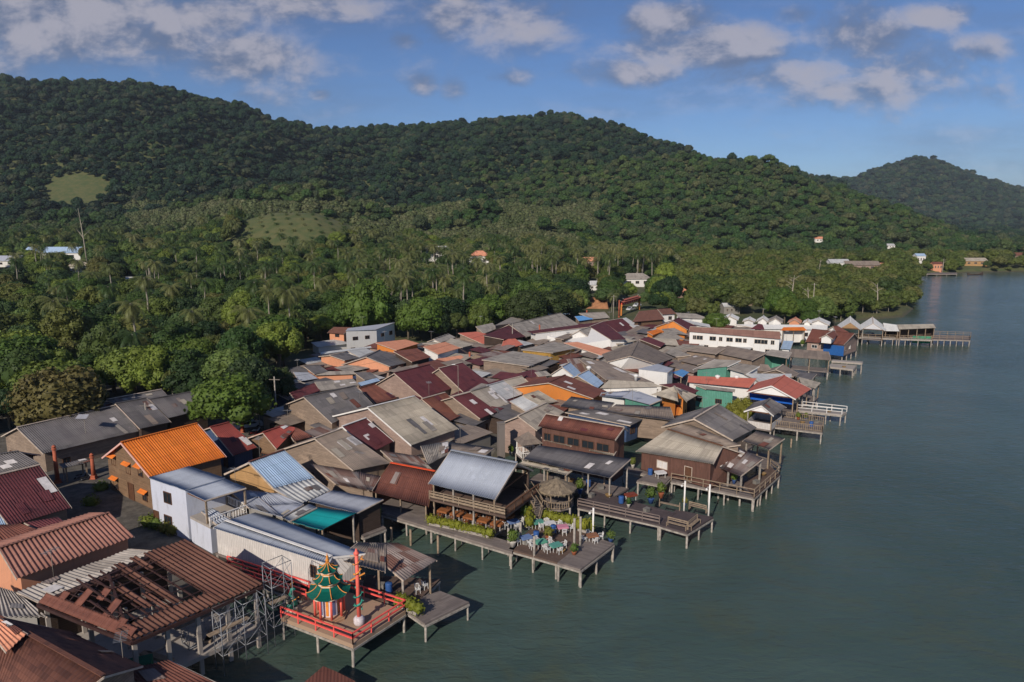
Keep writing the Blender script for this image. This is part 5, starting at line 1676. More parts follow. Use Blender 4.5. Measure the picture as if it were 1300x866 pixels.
G('grey ridge roof beside the water below the teal platform', 'G', [(960, 462), (1008, 430), (1122, 492), (1075, 510)], 5.8, 'GREYBR', 'OLD', stilts=True)
G('silver flat roof behind the large red gable', 'G', [(750, 488), (1062, 490), (1062, 512), (860, 545)], 5.2, 'PALE', 'WHITE', mono=True, k=0.15)
G('dark flat roof at the water beyond the red gable', 'G', [(1120, 480), (1230, 488), (1195, 528), (1090, 510)], 4.6, 'DKGREY', 'DARK', mono=True, k=0.1, open_=True, stilts=True, name='shelter', cat='shelter')
G('beige flat roof at the water next to the red gable', 'G', [(1110, 510), (1252, 548), (1215, 585), (1130, 560)], 4.8, 'BEIGE', 'WHITE', mono=True, k=0.12, open_=True, stilts=True, name='shelter', cat='shelter')
G('long red roofed white row house left of the red gable', 'G', [(385, 503), (832, 520), (782, 582), (378, 545)], 6.0, 'BRIGHTRED', 'WHITE', mono=True, k=0.3)
G('large white gabled hall under a bright red roof by the water', 'G', [(930, 568), (1015, 500), (1192, 590), (1090, 657)], 6.7, 'BRIGHTRED', 'WHITE', trim=TRIM_WHITE, stilts=True, open_=True, gable_fill='WHITE', name='hall', cat='hall')
G('grey narrow roof over the teal shack', 'G', [(420, 560), (690, 592), (685, 610), (500, 590)], 5.2, 'GREY', 'TEAL', mono=True, k=0.25)
G('maroon roof with junk behind the orange house', 'G', [(190, 560), (330, 550), (452, 600), (420, 622)], 6.0, 'MAROON', 'DARK', mono=True, k=0.2, wins=None)
G('orange timber house with beige roof near the water', 'G', [(308, 602), (290, 572), (442, 632), (372, 672)], 6.6, 'BEIGE', 'ORANGE', k=0.35)
G('teal walled low shop at the left of the orange timber house', 'G', [(-60, 610), (60, 606), (208, 660), (150, 690)], 5.8, 'BLUEGREY', 'TEAL', mono=True, k=0.2)
# ------------------------------------------------------------------ front row over the water
G('big grey roofed house on stilts behind the brown timber building', 'J', [(515, 235), (690, 130), (965, 300), (795, 388)], 7.2, 'DKGREY', 'OLD', stilts=True, trim=TRIM)
G('beige lean-to roof on posts at the end of the big grey house', 'J', [(965, 322), (1165, 375), (1055, 455), (865, 395)], 5.4, 'GREYBR', 'DKBLUE', mono=True, k=0.16, open_=True, stilts=True, name='shelter', cat='shelter')
G('red brown timber building on stilts under a broad beige roof', 'J', [(325, 312), (720, 432), (652, 558), (98, 468)], 6.5, 'BEIGE', 'RED', stilts=True, k=0.42, fw=1.0, cap=TRIM_BROWN, wins=[('front', .68, 3.2, 1.5, 1.0, 'window'), ('front', .3, 2.9, 1.0, 1.9, 'door')], wframe=TRIM, wpane=PATCHM)
G('patched grey lean-to with white strips at the timber building end', 'J', [(745, 400), (1010, 520), (850, 645), (655, 570)], 5.2, 'RUSTED', 'RED', mono=True, k=0.25, open_=True, stilts=True, patches=6, name='shelter', cat='shelter')
G('grey roof strip between the timber building and the big grey house', 'J', [(450, 262), (850, 420), (720, 440), (330, 315)], 6.1, 'GREYBR', 'OLD', mono=True, k=0.2, wins=None)
G('two-storey brown restaurant with long rust red roof and pale eaves', 'K', [(412, 102), (1055, 212), (980, 315), (345, 200)], 8.2, 'BROWNRED', 'RED', cap=TRIM, trim=TRIM, fw=0.8,
  wins=[('front', .15, 5.6, 1.7, 1.0, 'window'), ('front', .35, 5.6, 1.7, 1.0, 'window'), ('front', .55, 5.6, 1.7, 1.0, 'window'), ('front', .75, 5.6, 1.7, 1.0, 'window'), ('front', .92, 5.6, 1.0, 1.0, 'window')], name='restaurant', cat='restaurant')
G('left grey canvas awning of the two-storey brown restaurant', 'K', [(372, 290), (650, 340), (610, 366), (400, 318)], 5.3, 'BEIGE', 'RED', mono=True, k=0.4, open_=True, name='awning', cat='awning')
G('right grey canvas awning of the two-storey brown restaurant', 'K', [(800, 365), (990, 405), (965, 445), (770, 400)], 5.3, 'BEIGE', 'RED', mono=True, k=0.4, open_=True, name='awning', cat='awning')
G('long dark shingle roof on white posts over the water deck', 'K', [(350, 358), (1110, 470), (935, 628), (225, 470)], 5.6, 'DKGREY', 'OLD', mono=True, k=0.22, open_=True, stilts=True, pitch=0.2, amp=0.01, name='shelter', cat='shelter')
G('narrow pale awning below the long dark shingle roof', 'K', [(235, 485), (625, 565), (575, 602), (190, 510)], 4.4, 'BEIGE', 'OLD', mono=True, k=0.2, open_=True, name='awning', cat='awning')
REST = G('two-storey open restaurant with pale steel roof on timber posts', 'O', [(525, 85), (1130, 200), (925, 535), (318, 388)], 8.4, 'STEEL', 'RED', open_=True, stilts=True, fw=0.85, trim=TRIM, cap=STEEL, posts=4, name='restaurant', cat='restaurant')
G('open sided restaurant under a dark red brown roof with orange ridge', 'D', [(728, 512), (938, 552), (905, 716), (632, 645)], 5.9, 'BROWNRED', 'RED', stilts=True, front_open=True, fw=0.5, cap=TRIM_ORANGE, trim=TRIM_BROWN, wins=None, name='restaurant', cat='restaurant')
G('rusty patched roof behind the dark red brown restaurant roof', 'D', [(680, 450), (860, 480), (930, 545), (740, 505)], 5.6, 'RUSTED', 'OLD', mono=True, k=0.2, wins=None)
G('grey flat roof behind the pale steel roof', 'D', [(990, 410), (1215, 440), (1140, 500), (840, 480)], 5.4, 'GREYBR', 'OLD', mono=True, k=0.12, patches=2, wins=None)
G('grey patched shed roof left of the pale steel roof', 'D', [(870, 430), (1000, 408), (1000, 470), (905, 520)], 5.8, 'GREY', 'OLD', mono=True, k=0.15, patches=3, wins=None)
G('weathered plank roof on posts behind the shrine platform', 'C', [(575, 205), (760, 208), (945, 290), (790, 385)], 5.0, 'RUSTED', 'OLD', mono=True, k=0.16, open_=True, patches=0, name='shelter', cat='shelter')
G('left wing of the weathered plank roof touching the white store', 'C', [(575, 205), (700, 215), (700, 345), (470, 285)], 5.05, 'GREYBR', 'OLD', mono=True, k=0.13, open_=True, name='shelter', cat='shelter')
G('white gabled water kiosk with grey roof beside the big grey house', 'L', [(265, 396), (345, 332), (492, 412), (378, 490)], 5.4, 'DKGREY', 'WHITE', stilts=True, open_=True, gable_fill='WHITE', parapet='SIDING', trim=TRIM_WHITE, name='kiosk', cat='kiosk')
PH = G('brown cross-gabled pier house with bright blue side wall', 'H', [(160, 196), (440, 225), (368, 300), (118, 280)], 6.8, 'BROWNRED', 'PINKW', k=0.4, stilts=True, wins='auto', wframe=TRIM_WHITE)
G('small white front gable on the brown pier house', 'H', [(255, 232), (300, 205), (330, 235), (300, 262)], 7.2, 'BROWNRED', 'WHITE', base=5.0, wins=None)
G('brown rear wing of the pier house', 'H', [(300, 178), (330, 175), (400, 215), (330, 240)], 7.9, 'BROWNRED', 'WHITE', wins=None)
G('long grey roofed jetty house on stilts below the brown pier house', 'H', [(20, 325), (270, 345), (285, 402), (10, 378)], 5.6, 'GREYBR', 'OLD', mono=True, k=0.25, open_=True, stilts=True, name='jetty_house', cat='shelter')
G('grey white pier hall with tan gable, first from the left', 'H', [(412, 152), (412, 112), (500, 185), (482, 203)], 5.8, 'TENT', 'TAN', k=.42, stilts=True, open_=True, gable_fill='TAN', name='pier_hall', cat='hall')
G('pointed white pier hall in the middle of the pier', 'H', [(562, 158), (558, 116), (655, 188), (640, 208)], 5.8, 'TENT', 'WHITE', k=.42, stilts=True, open_=True, gable_fill='WHITE', name='pier_hall', cat='hall')
G('swept white roof between the pointed hall and the flat pier roof', 'H', [(628, 155), (720, 168), (735, 210), (640, 208)], 5.4, 'TENT', 'DARK', mono=True, k=0.3, stilts=True, front_open=True, name='pier_hall', cat='hall')
G('long flat beige roof at the outer end of the covered pier', 'H', [(722, 166), (958, 162), (975, 188), (735, 198)], 5.6, 'BEIGE', 'DARK', mono=True, k=0.25, stilts=True, front_open=True, name='pier_roof', cat='shelter')

A_, r__, n__ = Vector(PH['_A']), Vector(PH['_r']), Vector(PH['_n'])
p0 = A_ + r__ * (PH['_L'] * .50) + n__ * (PH['_w'] - .42); p1 = A_ + r__ * (PH['_L'] * .965) + n__ * (PH['_w'] - .42)
mb = MB(); mb.bar(Vector((p0.x, p0.y, 3.0)), Vector((p1.x, p1.y, 3.0)), .1, 2.5); mb.build('blue_cladding', W_BLUE, PH)

# decks and jetties
deck('shrine_platform', 'square concrete platform with red double railings around the pagoda', 'C', [(212, 560), (550, 688), (798, 528), (420, 405)], 2.0, rails=(0, 1, 2), mat_=stained('tan tiled platform', srgb(160, 134, 112), amt=0.25), railm=SALA, postm=POST, rail_h=0.95, rail_style='double', cat='platform', thick=0.35, spacing=3.0, inner=False)
deck('red_footbridge', 'footbridge with red railings leading from the lane to the pagoda', 'C', [(-60, 345), (330, 480), (345, 440), (-40, 315)], 1.95, rails=(0, 2), mat_=TIMBER_BR, railm=SALA, rail_h=0.95, rail_style='double', cat='footbridge')
deck('grey_jetty', 'bare grey plank jetty right of the shrine platform', 'C', [(890, 590), (1098, 488), (960, 435), (760, 500)], 1.7, rails=(), cat='jetty', inner=False, thick=0.16)
deck('boathouse_deck', 'dark deck below the weathered plank roof', 'C', [(560, 480), (860, 480), (960, 380), (620, 360)], 1.75, mat_=TIMBER_BR, cat='deck', inner=False)
deck('flowerpot_jetty', 'short jetty with potted plants in the inlet', 'C', [(600, 178), (706, 138), (680, 118), (560, 160)], 2.0, cat='jetty')
deck('restaurant_walk', 'white edged walkway in front of the open restaurants', 'C', [(685, 66), (1300, 250), (1330, 215), (730, 38)], 1.85, mat_=TIMBER, cat='walkway', inner=False, thick=0.3, spacing=3.2)
deck('terrace', 'restaurant terrace deck crowded with tables, chairs and pots', 'E', [(170, 545), (510, 640), (665, 520), (330, 400)], 1.85, mat_=TIMBER_BR, cat='terrace', spacing=2.6)
deck('terrace_outer_deck', 'bare dark boards along the outer edge of the terrace', 'E', [(400, 610), (508, 641), (668, 520), (560, 485)], 1.95, mat_=TIMBER, cat='deck', inner=False)
deck('long_brown_deck', 'long dark brown deck with board railing below the shingle roof', 'E', [(495, 345), (880, 430), (960, 375), (560, 270)], 1.85, mat_=boards('wet dark planks', srgb(86, 76, 76), srgb(60, 54, 56)), rails=(0,), rail_style='boards', railm=boards('brown rail boards', srgb(126, 112, 106), srgb(94, 84, 80)), cat='deck', spacing=2.5)
deck('swimming_deck', 'end deck with white benches beyond the long brown deck', 'E', [(880, 432), (1012, 470), (1135, 395), (960, 360)], 1.8, rails=(), cat='deck', mat_=boards('wet dark planks', srgb(86, 76, 76), srgb(60, 54, 56)), spacing=2.2)
deck('posted_jetty', 'little white posted platform before the timber building', 'E', [(775, 222), (900, 245), (938, 205), (830, 190)], 1.95, cat='platform', spacing=2.4)
deck('timber_house_walk', 'narrow walk with rails round the red brown timber building', 'J', [(350, 680), (945, 800), (985, 765), (370, 640)], 1.8, rails=(0,), rail_style='bars', cat='walkway', spacing=2.6)
deck('timber_house_deck', 'brown end deck with railings at the timber building', 'J', [(945, 800), (1130, 635), (1060, 575), (860, 690)], 1.85, rails=(0, 1), rail_style='bars', mat_=TIMBER_BR, cat='deck', spacing=2.2)
deck('back_walk', 'dark walk from the shingle roof to the timber building', 'J', [(0, 600), (350, 665), (380, 640), (30, 575)], 1.8, cat='walkway', mat_=TIMBER)
deck('kiosk_deck', 'grey deck with picket rails behind the white gabled kiosk', 'L', [(375, 585), (820, 640), (835, 560), (450, 500)], 1.95, rails=(0, 1, 2), rail_style='pickets', cat='deck', railm=POST_WOOD, spacing=2.6)
deck('lean_to_walk', 'slim walk in front of the beige lean-to on posts', 'L', [(0, 800), (330, 880), (360, 855), (30, 770)], 1.8, cat='walkway')
deck('white_pier', 'white concrete pier with white railings beside the red gabled hall', 'L', [(590, 440), (1000, 480), (1045, 455), (640, 410)], 1.95, rails=(0, 2), mat_=CONC, railm=TRIM_WHITE, cat='pier', rail_style='bars', spacing=2.0)
deck('jetty_end', 'pale concrete platform at the end of the grey roofed jetty', 'H', [(265, 442), (430, 462), (455, 435), (290, 420)], 1.95, mat_=CONC, cat='platform', spacing=2.4)
deck('thin_pier', 'thin white pier arm behind the pale concrete platform', 'H', [(290, 405), (490, 420), (495, 410), (295, 396)], 2.6, mat_=CONC, cat='pier', spacing=3)
deck('covered_pier', 'long pier deck below the row of white pier halls', 'H', [(440, 250), (950, 268), (960, 235), (450, 228)], 1.95, rails=(0,), mat_=CONC, rail_style='bars', cat='pier', spacing=3)
deck('open_pier', 'open outer pier with close set posts beyond the green net', 'H', [(945, 262), (1200, 268), (1205, 240), (950, 232)], 1.95, rails=(0, 1, 2), rail_style='bars', mat_=TIMBER, cat='pier', spacing=1.6)
deck('corner_jetty', 'small cluttered jetty at the bottom edge below the shrine', 'C', [(280, 900), (560, 860), (470, 815), (410, 790)], 1.6, mat_=BROWNRED, cat='jetty', inner=False)
# ------------------------------------------------------------------ small builders
def leafy(mb, c, rad, n, leaf, seed=None):
    """leaf faces through an ellipsoid, on a lumpy heart"""
    c = np.array(c); rad = np.array(rad)
    mb.blob(tuple(c), tuple(rad * 0.72), 2, 0.18)
    d = RNG.normal(size=(n, 3)); d /= np.linalg.norm(d, axis=1)[:, None]
    pos = c + d * rad * RNG.uniform(0.7, 1.1, (n, 1))
    nr = d + RNG.normal(size=d.shape) * .6; nr /= np.linalg.norm(nr, axis=1)[:, None]
    t1 = np.cross(nr, RNG.normal(size=d.shape)); t1 /= np.linalg.norm(t1, axis=1)[:, None]; t2 = np.cross(nr, t1)
    for i in range(n):
        s = leaf * RNG.uniform(.6, 1.3)
        p = pos[i]
        mb.face([p - t1[i] * s, p + t2[i] * s * .6, p + t1[i] * s, p - t2[i] * s * .6])


LEAF_HEDGE = foliage('yellow green hedge leaves', [srgb(122, 124, 40), srgb(108, 114, 38)])
LEAF_POT = foliage('pot plant leaves', [srgb(78, 108, 44), srgb(112, 120, 46), srgb(64, 92, 42), srgb(128, 116, 48)])
POTS = [plain('white glazed pot', srgb(206, 200, 190), 0.4), plain('terracotta pot', srgb(160, 92, 62), 0.8), plain('blue glazed pot', srgb(60, 88, 140), 0.3)]


def hedge(label, f, p0, p1, z, r=0.6, h=0.9):
    a, b = spot(f, *p0, z), spot(f, *p1, z)
    root = thing('hedge', label, 'hedge', ((a.x + b.x) / 2, (a.y + b.y) / 2, z))
    mb = MB()
    n = max(2, int((b - a).length / (r * 0.9)))
    for i in range(n + 1):
        p = a.lerp(b, i / n)
        leafy(mb, (p.x, p.y, z + h * 0.5 + random.uniform(-.08, .1)), (r, r, h * 0.6 * random.uniform(.85, 1.15)), 90, 0.11)
    mb.build('foliage', LEAF_HEDGE, root)
    mb = MB(); mb.bar(a + Vector((0, 0, 0.14)), b + Vector((0, 0, 0.14)), r * 1.1, 0.26); mb.build('planter', CONC, root)
    return root


_pots = []
def pot_plant(label, p, h=1.0, kind=0, group='potted plants on the water decks'):
    if len(_pots) < 3:
        k = len(_pots)
        r = thing('potted_plant', label, 'potted plant', (0, 0, 0), group)
        mb = MB(); mb.lathe((0, 0, 0), [(0.15, 0), (0.24, 0.35), (0.26, 0.38), (0.2, 0.38)], 10, True); mb.build('pot', POTS[k], r)
        mb = MB(); leafy(mb, (0, 0, 0.75), (0.36, 0.36, 0.42), 120, 0.10)
        mb.tube([(0, 0, .3), (0.02, 0, .8)], .03, 5)
        mb.build('foliage', LEAF_POT, r)
        _pots.append(r); o = r
    else:
        o = copy_tree(_pots[kind % 3])
    o.location = p; o.scale = (h, h, h * random.uniform(.9, 1.3)); o.rotation_euler = (0, 0, random.uniform(0, 6))
    o['label'] = label; o['group'] = group
    return o


def chair_proto(m):
    r = thing('chair', 'white plastic armchair on the restaurant terrace', 'chair', (0, 0, 0), 'white plastic chairs on the restaurant terrace')
    mb = MB(); mb.box((0, 0, .43), (.46, .44, .04)); mb.build('seat', m, r)
    mb = MB(); mb.bar((-.2, -.22, .45), (-.22, -.30, .86), .04, .04); mb.bar((.2, -.22, .45), (.22, -.30, .86), .04, .04)
    mb.bar((-.22, -.30, .86), (.22, -.30, .86), .05, .06); 
    for x in (-.12, 0, .12): mb.bar((x, -.23, .45), (x, -.30, .86), .05, .02)
    mb.build('backrest', m, r)
    for x, y in ((-.2, -.2), (.2, -.2), (-.2, .2), (.2, .2)):
        mb = MB(); mb.bar((x, y, .43), (x * 1.15, y * 1.15, 0), .045, .045); mb.build('leg', m, r)
    for x in (-.25, .25):
        mb = MB(); mb.bar((x, -.25, .65), (x, .2, .65), .05, .03); mb.bar((x, .2, .65), (x * .9, .2, .44), .04, .04); mb.build('armrest', m, r)
    return r


def table_proto(label, top_m, group=None):
    r = thing('table', label, 'table', (0, 0, 0), group)
    mb = MB(); mb.box((0, 0, .73), (1.25, .85, .05)); mb.build('tabletop', WHITEP, r)
    mb = MB(); mb.box((0, 0, .765), (1.3, .9, .015))
    for sx, sy, w, d_ in ((0, .455, 1.3, .012), (0, -.455, 1.3, .012), (.655, 0, .012, .9), (-.655, 0, .012, .9)): mb.box((sx, sy, .66), (w, d_, .2))
    mb.build('table_cover', top_m, r)
    for x in (-.5, .5):
        for y in (-.32, .32):
            mb = MB(); mb.box((x, y, .35), (.05, .05, .7)); mb.build('leg', WHITEP, r)
    return r


# ------------------------------------------------------------------ the pagoda shrine
TEAL_TILE = roofing('teal glazed pagoda tiles', srgb(20, 124, 108), srgb(14, 98, 88), var=0.2, streak=0.1, pitch=0.16, sheet=(0.16, 0.3), rough=0.35, bump=1.0, ovar=0.01)
ORANGE_P = plain('orange gold paint', srgb(224, 146, 66), 0.5, 0.2, 3)
CREAM_P = plain('cream paint', srgb(226, 206, 180), 0.6, 0.2, 3)
COL_RED = plain('red column paint', srgb(232, 106, 90), 0.5, 0.15, 3)
TEAL_P = plain('teal dragon paint', srgb(60, 150, 130), 0.5, 0.4, 6)
SZ = 2.0
pc = spot('C', 442, 555, SZ)
pg = thing('pagoda', 'three-tier Chinese pagoda with teal tiled roofs and red columns on the platform', 'pagoda', pc)
def octa(rad, z, n=8, off=0.0): return [pc + Vector((rad * math.cos(2 * PI * (k + .5) / n + off), rad * math.sin(2 * PI * (k + .5) / n + off), z)) for k in range(n)]
mb = MB(); mb.lathe(pc, [(1.85, 0), (1.85, .25), (1.7, .25), (1.7, .42)], 8); mb.build('base', plain('tan step', srgb(178, 140, 110), .8), pg)
mb = MB(); mb.lathe(pc, [(0.95, .42), (0.95, 3.05)], 8); core = mb.build('wall', plain('pagoda white wall', srgb(214, 210, 214), .6, .1), pg)
for k in range(8):
    a = 2 * PI * k / 8
    al = Vector((-math.sin(a), math.cos(a), 0)); out = Vector((math.cos(a), math.sin(a), 0))
    mb = MB(); mb.box(pc + out * 0.90 + Vector((0, 0, 1.5)), (0.28, 0.05, 1.9), ax=(al, out, Vector((0, 0, 1)))); mb.build('door_panel', plain('blue grey door', srgb(96, 110, 150), .5) if k % 2 else ORANGE_P, pg)
for p in octa(1.5, 0):
    mb = MB(); mb.tube([p + Vector((0, 0, .42)), p + Vector((0, 0, 2.98))], .13, 10); mb.build('column', COL_RED, pg)
def tier(r0, z0, r1, z1, drum):
    """upswept eight-sided roof from eave radius r0 to neck r1"""
    mb = MB(); n = 8; rows = 6
    V, F, UV = [], [], []
    sub = 6
    for j in range(rows + 1):
        s = j / rows
        rr = r1 + (r0 - r1) * s; zz = z1 + (z0 - z1) * (s ** 0.62)
        for k in range(n * sub):
            a = 2 * PI * (k / sub + .5) / n
            fr_ = (k % sub) / sub
            edge = abs(fr_ - 0.0) if fr_ < .5 else 1 - fr_
            chord = math.cos(PI / n) / math.cos((fr_ - 0.5) * 2 * PI / n)
            lift = 0.26 * s ** 3 * max(0, 1 - edge * 4)
            V.append(pc + Vector((rr * chord * math.cos(a), rr * chord * math.sin(a), zz + lift))); UV.append((k * rr * 0.13, s * (r0 - r1)))
    m_ = n * sub
    for j in range(rows):
        for k in range(m_): F.append((j * m_ + k, j * m_ + (k + 1) % m_, (j + 1) * m_ + (k + 1) % m_, (j + 1) * m_ + k))
    mb.shared(V, F, False, UV)
    rf_ = mb.build('tier_roof', TEAL_TILE, pg)
    for k in range(n):
        pts = []
        for j in range(rows + 1):
            s = j / rows; a = 2 * PI * (k + .5) / n
            rr = r1 + (r0 - r1) * s
            pts.append(pc + Vector((rr * math.cos(a), rr * math.sin(a), z1 + (z0 - z1) * s ** .62 + .26 * s ** 3 + .03)))
        mb = MB(); mb.tube(pts, .045, 5); mb.build('ridge_rib', ORANGE_P, rf_)
    mb = MB(); mb.lathe(pc, [(r0 * .80, z0 + .02), (r0 * .93, z0 + .03), (r0 * .93, z0 - .06), (r0 * .80, z0 - .06)], 8); mb.build('eave_band', CREAM_P, rf_)
    mb = MB(); mb.lathe(pc, [(drum, z1 - .1), (drum, z1 + .55)], 8); mb.build('drum', CREAM_P, pg)
    mb = MB(); mb.lathe(pc, [(drum + .03, z1 + .1), (drum + .03, z1 + .2)], 8); mb.build('drum_band', ORANGE_P, pg)
tier(2.3, 2.95, 1.15, 3.85, 1.05)
tier(1.52, 4.30, 0.80, 4.95, 0.72)
tier(1.08, 5.40, 0.10, 6.30, 0.10)
mb = MB(); mb.lathe(pc, [(.14, 6.25), (.22, 6.5), (.1, 6.7), (.16, 6.85), (.05, 7.05), (.02, 7.3)], 8, True); mb.build('finial', ORANGE_P, pg)

def coil(root, c, r, z0, z1, turns, thick, m, name='dragon'):
    mb = MB(); pts = []
    n = int(turns * 14)
    for i in range(n + 1):
        s = i / n; a = s * turns * 2 * PI
        pts.append(c + Vector((r * math.cos(a), r * math.sin(a), z0 + (z1 - z0) * s)))
    mb.tube(pts, [thick * (.4 + .6 * math.sin(PI * min(1, i / n + .15))) for i in range(n + 1)], 6)
    for i in range(2, n, 2):
        p = pts[i]; o_ = (p - c); o_.z = 0; o_.normalize()
        mb.face([p + o_ * thick * .8, p + o_ * thick * 2.2 + Vector((0, 0, .08)), p + o_ * thick * .8 + Vector((0, 0, .2))])
    h = pts[-1] + Vector((math.cos(turns * 2 * PI + .4) * .25, math.sin(turns * 2 * PI + .4) * .25, .1))
    mb.blob(h, (thick * 2.2, thick * 1.5, thick * 1.4), 1, .2)
    mb.bar(h, h + Vector((.3, -.15, -.05)), thick, thick * .6); mb.bar(h, h + Vector((-.1, .1, .35)), .05, .05); mb.bar(h, h + Vector((.1, .15, .32)), .05, .05)
    return mb.build(name, m, root)

pg.scale = (.78, .78, .77)
dc = spot('C', 580, 592, SZ)
dp = thing('dragon_pillar', 'tall red pillar wound by a teal dragon on a white drum base', 'pillar', dc)
mb = MB(); mb.lathe(dc, [(.55, 0), (.68, .25), (.68, .7), (.5, .9), (.4, .95)], 14, True); mb.build('base', plain('white drum base', srgb(206, 196, 198), .6, .3, 4), dp)
mb = MB(); mb.tube([dc + Vector((0, 0, .9)), dc + Vector((0, 0, 8.2))], [.25, .21], 14); mb.lathe(dc, [(.34, 8.1), (.36, 8.25), (.2, 8.4), (.14, 8.6), (.02, 8.75)], 12, True); mb.build('shaft', COL_RED, dp)
coil(dp, dc, .42, 1.7, 3.9, 2.3, .12, TEAL_P)
coil(dp, dc, .36, 5.2, 7.4, 2.0, .09, ORANGE_P, 'golden_dragon')
mb = MB(); mb.bar(dc + Vector((-.9, -.1, 5.1)), dc + Vector((.9, .1, 5.9)), .1, .14); mb.bar(dc + Vector((-.8, 0, 7.9)), dc + Vector((.3, 0, 7.9)), .06, .06); mb.build('ornament_arm', ORANGE_P, dp)
dp.scale = (.66, .66, .75)
sc_ = spot('C', 262, 540, SZ)
st = thing('dragon_statue', 'teal and gold rearing dragon statue at the platform corner', 'statue', sc_)
mb = MB(); mb.box(sc_ + Vector((0, 0, .2)), (.9, .7, .4)); mb.build('plinth', CREAM_P, st)
mb = MB(); mb.tube([sc_ + Vector(p) for p in [(-.5, .1, .4), (-.3, 0, .7), (.1, 0, .6), (.35, 0, .9), (.2, 0, 1.5), (-.05, 0, 1.9), (.1, -.05, 2.4)]], [.08, .16, .24, .26, .2, .15, .1], 8); mb.blob(sc_ + Vector((.25, -.1, 2.45)), (.28, .16, .16), 1, .15); mb.build('dragon_body', TEAL_P, st)
mb = MB(); mb.tube([sc_ + Vector(p) for p in [(.1, 0, 2.5), (.0, .1, 2.9), (.3, .1, 3.0)]], .05, 5); mb.bar(sc_ + Vector((.2, -.3, 1.4)), sc_ + Vector((.6, -.5, 1.7)), .08); mb.bar(sc_ + Vector((.2, .3, 1.2)), sc_ + Vector((.6, .4, 1.4)), .08); mb.bar(sc_ + Vector((.35, -.3, .5)), sc_ + Vector((.6, -.5, .4)), .12); mb.build('horns_and_claws', ORANGE_P, st)

st.scale = (.9, .9, .9)
# ------------------------------------------------------------------ unfinished hall at the lower left
STEELD = plain('dark steel frame', srgb(64, 44, 42), .6, .3, 2)
ZH = 5.4
hl = spot('B', 620, 672, ZH); hr = spot('B', 1238, 408, ZH); ht = spot('B', 850, 200, 7.6); hm = spot('B', 510, 350, 7.6)
hL = spot('B', 175, 492, ZH)
r_ = (hr - hl).normalized(); n_ = Vector((-r_.y, r_.x, 0))
R1, R2 = spot('B', 512, 352, 7.4), spot('B', 872, 196, 7.4)
B1 = Vector(hL); B2 = hr + (B1 - hl)
hall = thing('unfinished_hall', 'unfinished hall with bare rafters and only a few brown roof sheets', 'hall', ((hl.x + hr.x) / 2, (hl.y + hr.y) / 2, 1.7))
FS = lambda s, t_: R1.lerp(R2, s).lerp(hl.lerp(hr, s), t_)
FSh = lambda s, t_: R1.lerp(hl, t_).lerp(R1.lerp(B1, t_), s)
BS = lambda s, t_: R1.lerp(R2, s).lerp(B1.lerp(B2, s), t_)
D2 = R2 - hr
FQ = lambda s, t_: hl.lerp(hr, s) + D2 * (1 - t_)
e_ = (B1 - hl); sR = max(0.2, min(.8, (R1 - hl).dot(e_) / e_.length_squared)); DH = R1 - hl.lerp(B1, sR)
FH = lambda s, t_: hl.lerp(B1, s) + DH * (1 - t_)
mb = MB()
for a, b in ((hl, hr), (B1, B2), (hl, B1), (hr, B2), (R1, R2), (R1, hl), (R1, B1), (R2, hr), (R2, B2)): mb.bar(a - Vector((0, 0, .2)), b - Vector((0, 0, .2)), .16, .24)
sH = (R1 - hl).dot(hr - hl) / (hr - hl).length_squared
for i in range(1, 12):
    s = i / 12
    t_ = 0 if s > sH else 1 - s / sH
    mb.bar(FQ(s, t_) - Vector((0, 0, .15)), FQ(s, 1) - Vector((0, 0, .15)), .08, .14)
    q = BS(s, 0) if s > sH else None
    mb.bar(BS(max(0, (s - sH) / (1 - sH)), 0) - Vector((0, 0, .15)), BS(s, 1) - Vector((0, 0, .15)), .08, .14)
for i in range(1, 8):
    s = i / 8; t_ = (1 - s / sR) if s < sR else (s - sR) / (1 - sR)
    mb.bar(FH(s, t_) - Vector((0, 0, .15)), FH(s, 1) - Vector((0, 0, .15)), .08, .13)
for j in range(1, 8):
    t_ = j / 8
    mb.bar(FS(0, t_), FS(1, t_), .06, .06); mb.bar(BS(0, t_), BS(1, t_), .06, .06); mb.bar(FSh(0, t_), FSh(1, t_), .06, .06)
mb.build('roof_frame', STEELD, hall)
mb = MB(); q_ = [Vector((p.x, p.y, 1.7)) for p in (B1, B2)]; mb.face([q_[0], q_[1], B2 - Vector((0, 0, .3)), B1 - Vector((0, 0, .3))], [(0, 0), (9, 0), (9, 3.4), (0, 3.4)]); mb.build('back_wall', W_DARK, hall)  # dark wall added to stand for the deep shade inside the hall
def hs(F_, s0, s1, t0, t1, m='DSTRIPE'):
    mb = MB(); up_ = Vector((0, 0, .1))
    sheet(mb, F_(s0, t0) + up_, F_(s1, t0) + up_, F_(s1, t1) + up_, F_(s0, t1) + up_, .36, .05); mb.build('roof_sheet', ROOFS[m], hall)
hs(FQ, .66, 1.0, .0, 1.0); hs(FQ, .0, .66, .82, 1.0); hs(FQ, .26, .32, .32, .72); hs(FQ, .42, .49, .02, .80); hs(FQ, .34, .38, .52, .82); hs(FQ, .55, .60, .0, .25)
hs(FH, 0.02, .98, .78, 1.0, 'BROWNRED')
for s0, t0, t1 in ((.14, .70, .8), (.30, .42, .8), (.46, .3, .55), (.60, .40, .8), (.78, .62, .8)): hs(FH, s0, s0 + .07, t0, t1, 'BROWNRED')
zsl = 1.75
base = [Vector((p.x, p.y, zsl)) for p in (hl, hr + (hr - hl) * .0, B2, B1)]
cb_ = sum(base, Vector()) / 4
base = [cb_ + (p - cb_) * .97 for p in base]
mb = MB(); mb.slab(base, .35); mb.build('floor', CONC, hall)
